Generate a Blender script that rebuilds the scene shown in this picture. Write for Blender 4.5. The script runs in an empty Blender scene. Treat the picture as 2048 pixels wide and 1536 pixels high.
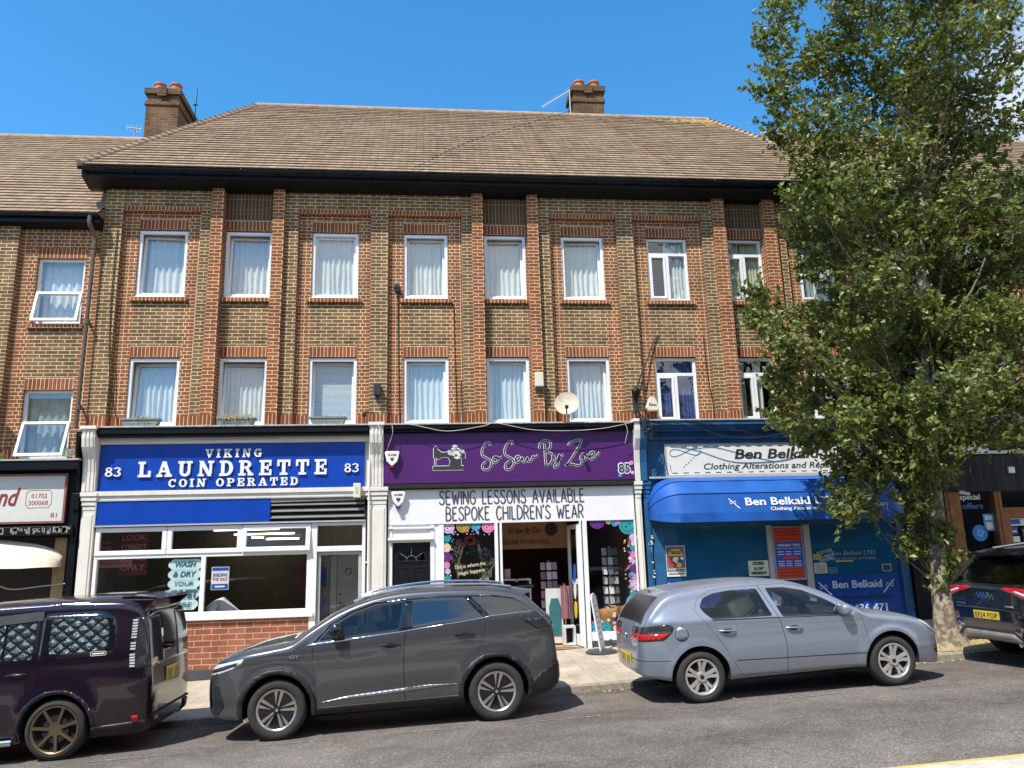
import bpy, bmesh, math, random
from mathutils import Vector, Matrix, Quaternion
from mathutils.bvhtree import BVHTree
random.seed(11)
S = bpy.context.scene
COL = S.collection
rad = math.radians
# ------------------------------------------------------------------ camera
YAW, PITCH, ROLL, FPX = rad(-6.1665), rad(12.1901), rad(-1.5765), 1538.0
CF = Vector((-math.sin(YAW) * math.cos(PITCH), math.cos(YAW) * math.cos(PITCH), math.sin(PITCH)))
_r = Vector((math.cos(YAW), math.sin(YAW), 0))
_u = _r.cross(CF)
CR = math.cos(ROLL) * _r + math.sin(ROLL) * _u
CU = -math.sin(ROLL) * _r + math.cos(ROLL) * _u
CP = Vector((0, -15.4, 2.0))
cd = bpy.data.cameras.new('camera')
cd.sensor_width = 36
cd.lens = FPX / 2048 * 36
cd.clip_end = 2000
cam = bpy.data.objects.new('camera', cd)
COL.objects.link(cam)
m = Matrix((CR, CU, -CF)).transposed().to_4x4()
m.translation = CP
cam.matrix_world = m
S.camera = cam


def at(px, py, Y):
    """the point of the street whose depth is Y and which the photograph shows at (px, py)"""
    d = CF * FPX + CR * (px - 1024) + CU * (768 - py)
    return CP + d * ((Y - CP.y) / d.y)


# ------------------------------------------------------------------ sky, sun, exposure
SUN = Vector((-0.85, -1.0, 2.0)).normalized()
W = bpy.data.worlds.new('World')
S.world = W
W.use_nodes = True
nt = W.node_tree
nt.nodes.clear()
def wn(t, **k):
    n = nt.nodes.new(t)
    for a, b in k.items():
        setattr(n, a, b)
    return n
sky = wn('ShaderNodeTexSky', sky_type='NISHITA', sun_disc=False, sun_elevation=math.asin(SUN.z),
         sun_rotation=math.atan2(SUN.x, SUN.y), air_density=1.0, dust_density=0.25, ozone_density=2.6, altitude=0)
hs = wn('ShaderNodeHueSaturation')
hs.inputs['Saturation'].default_value = 1.32
hs.inputs['Hue'].default_value = 0.493
hs.inputs['Value'].default_value = 1.45
nt.links.new(sky.outputs[0], hs.inputs['Color'])
tc = wn('ShaderNodeTexCoord')
mp = wn('ShaderNodeMapping')
mp.inputs['Scale'].default_value = (1.0, 1.0, 2.6)
mp.inputs['Location'].default_value = (3.1, 0.4, 1.7)
nt.links.new(tc.outputs['Generated'], mp.inputs[0])
nz = wn('ShaderNodeTexNoise')
nz.inputs['Scale'].default_value = 2.3
nz.inputs['Detail'].default_value = 9
nz.inputs['Roughness'].default_value = 0.58
nt.links.new(mp.outputs[0], nz.inputs['Vector'])
# more cloud to the right (east) and behind the camera, clear straight ahead
dot = wn('ShaderNodeVectorMath', operation='DOT_PRODUCT')
dot.inputs[1].default_value = Vector((1.0, -0.55, -0.45))
nt.links.new(tc.outputs['Generated'], dot.inputs[0])
mr = wn('ShaderNodeMapRange')
mr.inputs['From Min'].default_value = -0.12
mr.inputs['From Max'].default_value = 0.22
mr.inputs['To Min'].default_value = -0.16
mr.inputs['To Max'].default_value = 0.13
nt.links.new(dot.outputs['Value'], mr.inputs[0])
ad = wn('ShaderNodeMath', operation='ADD')
nt.links.new(nz.outputs[0], ad.inputs[0])
nt.links.new(mr.outputs[0], ad.inputs[1])
cr = wn('ShaderNodeValToRGB')
cr.color_ramp.elements[0].position = 0.50
cr.color_ramp.elements[0].color = (0, 0, 0, 1)
cr.color_ramp.elements[1].position = 0.66
cr.color_ramp.elements[1].color = (1, 1, 1, 1)
nt.links.new(ad.outputs[0], cr.inputs[0])
mx = wn('ShaderNodeMix', data_type='RGBA')
nt.links.new(cr.outputs[0], mx.inputs[0])
nt.links.new(hs.outputs[0], mx.inputs[6])
mx.inputs[7].default_value = (5.6, 5.7, 5.9, 1)
bg = wn('ShaderNodeBackground')
bg.inputs[1].default_value = 0.15
nt.links.new(mx.outputs[2], bg.inputs[0])
wo = wn('ShaderNodeOutputWorld')
nt.links.new(bg.outputs[0], wo.inputs[0])
sl = bpy.data.lights.new('sun', 'SUN')
sl.energy = 5.0
sl.angle = rad(0.53)
sl.color = (1.0, 0.95, 0.86)
so = bpy.data.objects.new('sun', sl)
COL.objects.link(so)
so.rotation_euler = (-SUN).to_track_quat('-Z', 'Y').to_euler()
so.location = (-20, -30, 50)
S.view_settings.view_transform = 'Standard'
S.view_settings.look = 'None'
S.view_settings.exposure = 0.32
S.view_settings.gamma = 1.0
S.cycles.max_bounces = 8
S.cycles.transparent_max_bounces = 24
S.cycles.glossy_bounces = 4
S.cycles.diffuse_bounces = 3
S.cycles.caustics_reflective = False
S.cycles.caustics_refractive = False
S.cycles.sample_clamp_indirect = 6

# ------------------------------------------------------------------ materials
MATS = {}
def nodes(name):
    mt = bpy.data.materials.new(name)
    mt.use_nodes = True
    t = mt.node_tree
    t.nodes.clear()
    out = t.nodes.new('ShaderNodeOutputMaterial')
    MATS[name] = mt
    return mt, t, out

def lin(c):
    return (c[0], c[1], c[2], 1)

def mat(name, col, rough=0.6, metal=0.0, var=0.12, scale=5.0, coat=0.0, spec=0.5, bump=0.0, bscale=40, col2=None, amt=0.5, flake=0, emit=0):
    if name in MATS:
        return MATS[name]
    mt, t, out = nodes(name)
    N, Lk = t.nodes, t.links
    b = N.new('ShaderNodeBsdfPrincipled')
    Lk.new(b.outputs[0], out.inputs[0])
    b.inputs['Roughness'].default_value = rough
    b.inputs['Metallic'].default_value = metal
    b.inputs['Coat Weight'].default_value = coat
    b.inputs['Coat Roughness'].default_value = 0.04
    b.inputs['Specular IOR Level'].default_value = spec
    c = N.new('ShaderNodeTexCoord')
    n = N.new('ShaderNodeTexNoise')
    n.inputs['Scale'].default_value = scale
    n.inputs['Detail'].default_value = 6
    n.inputs['Roughness'].default_value = 0.6
    Lk.new(c.outputs['Object'], n.inputs['Vector'])
    r = N.new('ShaderNodeMapRange')
    r.inputs['From Min'].default_value = 0.3
    r.inputs['From Max'].default_value = 0.7
    Lk.new(n.outputs[0], r.inputs[0])
    x = N.new('ShaderNodeMix')
    x.data_type = 'RGBA'
    Lk.new(r.outputs[0], x.inputs[0])
    if col2 is None:
        x.inputs[6].default_value = lin([k * (1 - var) for k in col])
        x.inputs[7].default_value = lin([min(1, k * (1 + var)) for k in col])
    else:
        x.inputs[6].default_value = lin(col)
        x.inputs[7].default_value = lin(col2)
        r.inputs['From Min'].default_value = amt
        r.inputs['From Max'].default_value = amt + 0.12
    Lk.new(x.outputs[2], b.inputs['Base Color'])
    if bump:
        n2 = N.new('ShaderNodeTexNoise')
        n2.inputs['Scale'].default_value = bscale
        n2.inputs['Detail'].default_value = 5
        Lk.new(c.outputs['Object'], n2.inputs['Vector'])
        bp = N.new('ShaderNodeBump')
        bp.inputs['Strength'].default_value = bump
        bp.inputs['Distance'].default_value = 0.01
        Lk.new(n2.outputs[0], bp.inputs['Height'])
        Lk.new(bp.outputs[0], b.inputs['Normal'])
    if emit:
        b.inputs['Emission Color'].default_value = lin(col)
        b.inputs['Emission Strength'].default_value = emit
    return mt

def brickmat(name, c1, c2, mortar, bw=0.225, rh=0.075, ms=0.011, soldier=False, bump=0.5, big=0.3, c3=None, offset=0.5, squash=1.0, sqf=2, rough=0.88, streak=0.82):
    if name in MATS:
        return MATS[name]
    mt, t, out = nodes(name)
    N, Lk = t.nodes, t.links
    b = N.new('ShaderNodeBsdfPrincipled')
    Lk.new(b.outputs[0], out.inputs[0])
    b.inputs['Roughness'].default_value = rough
    b.inputs['Specular IOR Level'].default_value = 0.25
    uv = N.new('ShaderNodeUVMap')
    vec = uv.outputs[0]
    k = N.new('ShaderNodeTexBrick')
    k.offset = offset
    k.squash = squash
    k.squash_frequency = sqf
    k.inputs['Scale'].default_value = 1.0
    k.inputs['Brick Width'].default_value = bw
    k.inputs['Row Height'].default_value = rh
    k.inputs['Mortar Size'].default_value = ms * 0.5
    k.inputs['Mortar Smooth'].default_value = 0.15
    k.inputs['Bias'].default_value = 0.0
    if soldier:
        k.inputs['Brick Width'].default_value = rh
        k.inputs['Row Height'].default_value = bw
        k.offset = 0.0
    nd = N.new('ShaderNodeTexNoise')
    nd.inputs['Scale'].default_value = 14
    Lk.new(vec, nd.inputs['Vector'])
    dx = N.new('ShaderNodeVectorMath')
    dx.operation = 'MULTIPLY_ADD'
    dx.inputs[1].default_value = (0.006, 0.006, 0)
    Lk.new(nd.outputs['Color'], dx.inputs[0])
    Lk.new(vec, dx.inputs[2])
    Lk.new(dx.outputs[0], k.inputs['Vector'])
    k.inputs['Color1'].default_value = lin(c1)
    k.inputs['Color2'].default_value = lin(c2)
    k.inputs['Mortar'].default_value = lin(mortar)
    n = N.new('ShaderNodeTexNoise')
    n.inputs['Scale'].default_value = 1.7
    n.inputs['Detail'].default_value = 8
    n.inputs['Roughness'].default_value = 0.65
    Lk.new(vec, n.inputs['Vector'])
    r = N.new('ShaderNodeMapRange')
    r.inputs['From Min'].default_value = 0.3
    r.inputs['From Max'].default_value = 0.7
    r.inputs['To Min'].default_value = 1 - big
    r.inputs['To Max'].default_value = 1 + big
    Lk.new(n.outputs[0], r.inputs[0])
    n3 = N.new('ShaderNodeTexNoise')
    n3.inputs['Scale'].default_value = 60
    n3.inputs['Detail'].default_value = 3
    Lk.new(vec, n3.inputs['Vector'])
    r3 = N.new('ShaderNodeMapRange')
    r3.inputs['From Min'].default_value = 0.3
    r3.inputs['From Max'].default_value = 0.7
    r3.inputs['To Min'].default_value = 0.75
    r3.inputs['To Max'].default_value = 1.25
    Lk.new(n3.outputs[0], r3.inputs[0])
    mu = N.new('ShaderNodeMath')
    mu.operation = 'MULTIPLY'
    Lk.new(r.outputs[0], mu.inputs[0])
    Lk.new(r3.outputs[0], mu.inputs[1])
    col = k.outputs[0]
    if c3 is not None:      # odd bricks of another firing
        k2 = N.new('ShaderNodeTexBrick')
        k2.offset, k2.squash, k2.squash_frequency = k.offset, k.squash, k.squash_frequency
        for i in ('Scale', 'Brick Width', 'Row Height', 'Mortar Size', 'Mortar Smooth'):
            k2.inputs[i].default_value = k.inputs[i].default_value
        k2.inputs['Color1'].default_value = (0, 0, 0, 1)
        k2.inputs['Color2'].default_value = (1, 1, 1, 1)
        k2.inputs['Mortar'].default_value = (0, 0, 0, 1)
        k2.inputs['Bias'].default_value = -0.62
        Lk.new(dx.outputs[0], k2.inputs['Vector'])
        xx = N.new('ShaderNodeMix')
        xx.data_type = 'RGBA'
        Lk.new(k2.outputs[0], xx.inputs[0])
        Lk.new(col, xx.inputs[6])
        xx.inputs[7].default_value = lin(c3)
        col = xx.outputs[2]
    ms_ = N.new('ShaderNodeMapping')       # rain streaks down the wall
    ms_.inputs['Scale'].default_value = (5.0, 0.45, 1)
    Lk.new(vec, ms_.inputs[0])
    n4 = N.new('ShaderNodeTexNoise')
    n4.inputs['Scale'].default_value = 1.0
    n4.inputs['Detail'].default_value = 5
    Lk.new(ms_.outputs[0], n4.inputs['Vector'])
    r4 = N.new('ShaderNodeMapRange')
    r4.inputs['From Min'].default_value = 0.32
    r4.inputs['From Max'].default_value = 0.62
    r4.inputs['To Min'].default_value = streak
    r4.inputs['To Max'].default_value = 1.06
    Lk.new(n4.outputs[0], r4.inputs[0])
    mu4 = N.new('ShaderNodeMath')
    mu4.operation = 'MULTIPLY'
    Lk.new(mu.outputs[0], mu4.inputs[0])
    Lk.new(r4.outputs[0], mu4.inputs[1])
    mu = mu4
    hv = N.new('ShaderNodeHueSaturation')
    Lk.new(col, hv.inputs['Color'])
    Lk.new(mu.outputs[0], hv.inputs['Value'])
    Lk.new(hv.outputs[0], b.inputs['Base Color'])
    if bump:
        bp = N.new('ShaderNodeBump')
        bp.invert = True
        bp.inputs['Strength'].default_value = bump
        bp.inputs['Distance'].default_value = 0.006
        Lk.new(k.outputs['Fac'], bp.inputs['Height'])
        Lk.new(bp.outputs[0], b.inputs['Normal'])
    return mt

def glassmat(name, tint=(0.9, 0.95, 0.93), refl=1.6, base=0.05, rough=0.0, gcol=(1, 1, 1)):
    if name in MATS:
        return MATS[name]
    mt, t, out = nodes(name)
    N, Lk = t.nodes, t.links
    tr = N.new('ShaderNodeBsdfTransparent')
    tr.inputs[0].default_value = lin(tint)
    gl = N.new('ShaderNodeBsdfGlossy')
    gl.inputs['Roughness'].default_value = rough
    gl.inputs['Color'].default_value = lin(gcol)
    ge = N.new('ShaderNodeNewGeometry')      # the same mirror strength from both sides of the pane
    dp = N.new('ShaderNodeVectorMath'); dp.operation = 'DOT_PRODUCT'
    Lk.new(ge.outputs['Incoming'], dp.inputs[0]); Lk.new(ge.outputs['Normal'], dp.inputs[1])
    ab = N.new('ShaderNodeMath'); ab.operation = 'ABSOLUTE'; Lk.new(dp.outputs['Value'], ab.inputs[0])
    om = N.new('ShaderNodeMath'); om.operation = 'SUBTRACT'; om.inputs[0].default_value = 1.0; Lk.new(ab.outputs[0], om.inputs[1])
    pw = N.new('ShaderNodeMath'); pw.operation = 'POWER'; pw.inputs[1].default_value = 5.0; Lk.new(om.outputs[0], pw.inputs[0])
    fr = N.new('ShaderNodeMath'); fr.operation = 'MULTIPLY_ADD'; fr.inputs[1].default_value = .93; fr.inputs[2].default_value = .05; Lk.new(pw.outputs[0], fr.inputs[0])
    m1 = N.new('ShaderNodeMath')
    m1.operation = 'MULTIPLY_ADD'
    m1.inputs[1].default_value = refl
    m1.inputs[2].default_value = base
    m1.use_clamp = True
    Lk.new(fr.outputs[0], m1.inputs[0])
    mi = N.new('ShaderNodeMixShader')
    Lk.new(m1.outputs[0], mi.inputs[0])
    Lk.new(tr.outputs[0], mi.inputs[1])
    Lk.new(gl.outputs[0], mi.inputs[2])
    Lk.new(mi.outputs[0], out.inputs[0])
    return mt


# ------------------------------------------------------------------ mesh building
def rootloc(o):
    p = Vector((0, 0, 0))
    while o is not None:
        p += o.location
        o = o.parent
    return p

class MB:
    def __init__(s):
        s.v, s.f, s.m, s.uv = [], [], [], {}
    def add(s, pts, faces, m=0, M=None):
        o = len(s.v)
        for p in pts:
            p = Vector(p)
            s.v.append(M @ p if M is not None else p)
        for f in faces:
            s.f.append([o + i for i in f])
            s.m.append(m)
        return s
    def poly(s, pts, m=0, uv=None):
        o = len(s.v)
        s.v += [Vector(p) for p in pts]
        if uv:
            s.uv[len(s.f)] = uv
        s.f.append(list(range(o, o + len(pts))))
        s.m.append(m)
        return s
    def box(s, x0, x1, y0, y1, z0, z1, m=0, M=None):
        P = [(x, y, z) for z in (z0, z1) for y in (y0, y1) for x in (x0, x1)]
        return s.add(P, [(0, 2, 3, 1), (4, 5, 7, 6), (0, 1, 5, 4), (2, 6, 7, 3), (0, 4, 6, 2), (1, 3, 7, 5)], m, M)
    def prism(s, pts, a, b, axis='y', m=0, M=None):
        """closed 2D outline pushed from a to b along an axis; outline in (x,z), (y,z) or (x,y)"""
        ar = sum(pts[i][0] * pts[(i + 1) % len(pts)][1] - pts[(i + 1) % len(pts)][0] * pts[i][1] for i in range(len(pts)))
        pts = list(pts) if ar > 0 else list(pts)[::-1]
        f = {'y': lambda p, t: (p[0], t, p[1]), 'x': lambda p, t: (t, p[0], p[1]), 'z': lambda p, t: (p[0], p[1], t)}[axis]
        n = len(pts)
        P = [f(p, a) for p in pts] + [f(p, b) for p in pts]
        F = [tuple(range(n)), tuple(range(2 * n - 1, n - 1, -1))]
        F += [((i + 1) % n, i, n + i, n + (i + 1) % n) for i in range(n)]
        if axis != 'y':
            F = [g[::-1] for g in F]
        if b < a:
            F = [g[::-1] for g in F]
        return s.add(P, F, m, M)
    def tube(s, pts, r, n=8, m=0, caps=True, M=None):
        pts = [Vector(p) for p in pts]
        rr = r if isinstance(r, (list, tuple)) else [r] * len(pts)
        ref = Vector((0, 0, 1))
        P, F = [], []
        prev = None
        for i, p in enumerate(pts):
            d = (pts[min(i + 1, len(pts) - 1)] - pts[max(i - 1, 0)]).normalized()
            if prev is None:
                a = d.cross(ref)
                if a.length < 1e-3:
                    a = d.cross(Vector((1, 0, 0)))
                a.normalize()
            else:
                a = (prev - d * prev.dot(d))
                if a.length < 1e-5:
                    a = d.orthogonal()
                a.normalize()
            prev = a
            b = d.cross(a)
            for k in range(n):
                t = 2 * math.pi * k / n
                P.append(p + (a * math.cos(t) + b * math.sin(t)) * rr[i])
        for i in range(len(pts) - 1):
            for k in range(n):
                F.append((i * n + k, i * n + (k + 1) % n, (i + 1) * n + (k + 1) % n, (i + 1) * n + k))
        if caps:
            F.append(tuple(range(n))[::-1])
            F.append(tuple((len(pts) - 1) * n + k for k in range(n)))
        return s.add(P, F, m, M)
    def lathe(s, prof, c=(0, 0, 0), axis='z', n=24, m=0, M=None, a0=0.0):
        """profile of (radius, height) turned about an axis through c"""
        c = Vector(c)
        P, F = [], []
        for r, h in prof:
            for k in range(n):
                t = 2 * math.pi * k / n + a0
                x, y = r * math.cos(t), r * math.sin(t)
                P.append(c + Vector({'z': (x, y, h), 'y': (x, -h, y), 'x': (h, x, y)}[axis]))
        for i in range(len(prof) - 1):
            for k in range(n):
                F.append((i * n + k, i * n + (k + 1) % n, (i + 1) * n + (k + 1) % n, (i + 1) * n + k))
        if prof[0][0] > 1e-6:
            F.append(tuple(range(n))[::-1])
        if prof[-1][0] > 1e-6:
            F.append(tuple((len(prof) - 1) * n + k for k in range(n)))
        return s.add(P, F, m, M)
    def ball(s, c, rx, ry=None, rz=None, nu=14, nv=9, m=0, M=None):
        ry = rx if ry is None else ry
        rz = rx if rz is None else rz
        c = Vector(c)
        P, F = [c + Vector((0, 0, -rz))], []
        for j in range(1, nv):
            a = math.pi * j / nv - math.pi / 2
            for k in range(nu):
                t = 2 * math.pi * k / nu
                P.append(c + Vector((rx * math.cos(a) * math.cos(t), ry * math.cos(a) * math.sin(t), rz * math.sin(a))))
        P.append(c + Vector((0, 0, rz)))
        for k in range(nu):
            F.append((0, 1 + (k + 1) % nu, 1 + k))
            F.append((len(P) - 1, len(P) - 1 - nu + k, len(P) - 1 - nu + (k + 1) % nu))
        for j in range(nv - 2):
            for k in range(nu):
                F.append((1 + j * nu + k, 1 + j * nu + (k + 1) % nu, 1 + (j + 1) * nu + (k + 1) % nu, 1 + (j + 1) * nu + k))
        return s.add(P, F, m, M)
    def frame(s, x0, x1, z0, z1, y0, y1, w, m=0, M=None, wb=None):
        """rectangular frame in the facade plane, butted corners"""
        wb = w if wb is None else wb
        s.box(x0, x1, y0, y1, z0, z0 + wb, m, M)
        s.box(x0, x1, y0, y1, z1 - w, z1, m, M)
        s.box(x0, x0 + w, y0, y1, z0 + wb, z1 - w, m, M)
        return s.box(x1 - w, x1, y0, y1, z0 + wb, z1 - w, m, M)
    def text(s, txt, x0, x1, z, cap, y, m=0, shear=0.0, bold=0.0, ext=0.004, M=None, align=None):
        """built-in lettering on a facade plane: baseline z, capital height cap, fitted between x0 and x1"""
        cu = bpy.data.curves.new('t', 'FONT')
        cu.body = txt
        cu.size = 1.0
        cu.shear = shear
        cu.offset = bold
        cu.extrude = 0.0
        cu.resolution_u = 3
        o = bpy.data.objects.new('t', cu)
        me = o.to_mesh()
        P = [v.co.copy() for v in me.vertices]
        F = [tuple(p.vertices) for p in me.polygons]
        o.to_mesh_clear()
        bpy.data.objects.remove(o)
        bpy.data.curves.remove(cu)
        if not P:
            return s
        a, b = min(p.x for p in P), max(p.x for p in P)
        kz = cap / 0.73
        kx = (x1 - x0) / (b - a)
        if align:
            kx = kz
            w = (b - a) * kx
            x0 = {'l': x0, 'c': (x0 + x1 - w) / 2, 'r': x1 - w}[align]
        base = len(s.v)
        Q = [Vector((x0 + (p.x - a) * kx, y, z + p.y * kz)) for p in P]
        n = len(Q)
        # front cap and skirt
        ed = {}
        for f in F:
            for i in range(len(f)):
                e = (f[i], f[(i + 1) % len(f)])
                ed[e] = 1
        FF = list(F)
        nn = (Q[F[0][1]] - Q[F[0][0]]).cross(Q[F[0][2]] - Q[F[0][0]])
        flip = nn.y > 0
        if flip:
            FF = [f[::-1] for f in FF]
        Q2 = Q + [q + Vector((0, ext, 0)) for q in Q]
        for (i, j) in ed:
            if (j, i) not in ed:
                q = (j, i, i + n, j + n)
                FF.append(q[::-1] if flip else q)
        return s.add(Q2, FF, m, M)
    def ribbon(s, pts, w, y, m=0, ext=0.003, taper=False, M=None):
        """flat stroke of a brush along (x,z) points on a facade plane"""
        pts = [Vector((p[0], p[1])) for p in pts]
        L, Rr = [], []
        for i, p in enumerate(pts):
            d = (pts[min(i + 1, len(pts) - 1)] - pts[max(i - 1, 0)])
            if d.length < 1e-9:
                d = Vector((1, 0))
            d.normalize()
            q = Vector((-d.y, d.x)) * (w / 2)
            L.append(p + q)
            Rr.append(p - q)
        n = len(pts)
        P = [(a.x, y, a.y) for a in L] + [(a.x, y, a.y) for a in Rr] + [(a.x, y + ext, a.y) for a in L] + [(a.x, y + ext, a.y) for a in Rr]
        F = []
        for i in range(n - 1):
            F.append((i, n + i, n + i + 1, i + 1))
            F.append((i, i + 1, 2 * n + i + 1, 2 * n + i))
            F.append((n + i + 1, n + i, 3 * n + i, 3 * n + i + 1))
        F.append((0, 2 * n, 3 * n, n))
        F.append((n - 1, 2 * n - 1, 4 * n - 1, 3 * n - 1))
        return s.add(P, F, m, M)
    def disc(s, cx, cz, r, y, m=0, n=20, ext=0.002, M=None):
        return s.prism([(cx + r * math.cos(2 * math.pi * k / n), cz + r * math.sin(2 * math.pi * k / n)) for k in range(n)], y, y + ext, 'y', m, M)
    def build(s, name, mats, parent=None, smooth=None, bevel=0.0, local=False, seg=2):
        me = bpy.data.meshes.new(name)
        off = Vector((0, 0, 0)) if (local or parent is None) else rootloc(parent)
        me.from_pydata([tuple(p - off) for p in s.v], [], s.f)
        if not isinstance(mats, (list, tuple)):
            mats = [mats]
        for k in mats:
            me.materials.append(k)
        me.polygons.foreach_set('material_index', s.m)
        uvl = me.uv_layers.new(name='UVMap')
        dat = uvl.data
        for p in me.polygons:
            u = s.uv.get(p.index)
            if u:
                for i, li in enumerate(p.loop_indices):
                    dat[li].uv = u[i]
                continue
            nx, ny, nz_ = abs(p.normal.x), abs(p.normal.y), abs(p.normal.z)
            for li in p.loop_indices:
                co = s.v[me.loops[li].vertex_index]
                if ny >= nx and ny >= nz_:
                    dat[li].uv = (co.x, co.z)
                elif nx >= nz_:
                    dat[li].uv = (co.y, co.z)
                else:
                    dat[li].uv = (co.x, co.y)
        if smooth is not None:
            me.polygons.foreach_set('use_smooth', [True] * len(me.polygons))
            me.set_sharp_from_angle(angle=rad(smooth))
        me.update()
        o = bpy.data.objects.new(name, me)
        COL.objects.link(o)
        if parent is not None:
            o.parent = parent
        if bevel:
            b = o.modifiers.new('bevel', 'BEVEL')
            b.width = bevel
            b.segments = seg
            b.limit_method = 'ANGLE'
            b.angle_limit = rad(50)
        return o

def tag(o, label=None, cat=None, group=None, kind=None):
    if label: o['label'] = label
    if cat: o['category'] = cat
    if group: o['group'] = group
    if kind: o['kind'] = kind
    return o

def thing(name, loc, label, cat, group=None, rot=None):
    o = bpy.data.objects.new(name, None)
    o.empty_display_size = 0.2
    COL.objects.link(o)
    o.location = loc
    if rot:
        o.rotation_euler = rot
    return tag(o, label, cat, group)

def catmull(pts, k=6):
    pts = [Vector(p) for p in pts]
    out = []
    for i in range(len(pts) - 1):
        a, b, c, d = pts[max(i - 1, 0)], pts[i], pts[i + 1], pts[min(i + 2, len(pts) - 1)]
        for j in range(k):
            t = j / k
            out.append(0.5 * ((2 * b) + (c - a) * t + (2 * a - 5 * b + 4 * c - d) * t * t + (3 * b - a - 3 * c + d) * t ** 3))
    out.append(pts[-1])
    return out
# ================================================================== the setting: ground, road, pavements
GR = 0.0365
def zroad(x, y):
    c = max(-40, min(40, x))
    return -0.09 + GR * c + (-0.04 * (y + 5.3) if y > -6.6 else 0.052 - 0.006 * (-6.6 - y))
def zpave(x, y=0.0):
    c = max(-40, min(40, x))
    t = (y + 3.5) / 3.5
    return (-0.068 + GR * c) * (1 - t) + (0.0 + 0.04 * c) * t

def sheet(name, xs, ys, zf, mt):
    b = MB()
    P = [(x, y, zf(x, y)) for y in ys for x in xs]
    n = len(xs)
    F = [(j * n + i, j * n + i + 1, (j + 1) * n + i + 1, (j + 1) * n + i) for j in range(len(ys) - 1) for i in range(n - 1)]
    b.add(P, F)
    o = b.build(name, mt)
    tag(o, kind='structure')
    return o

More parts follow.
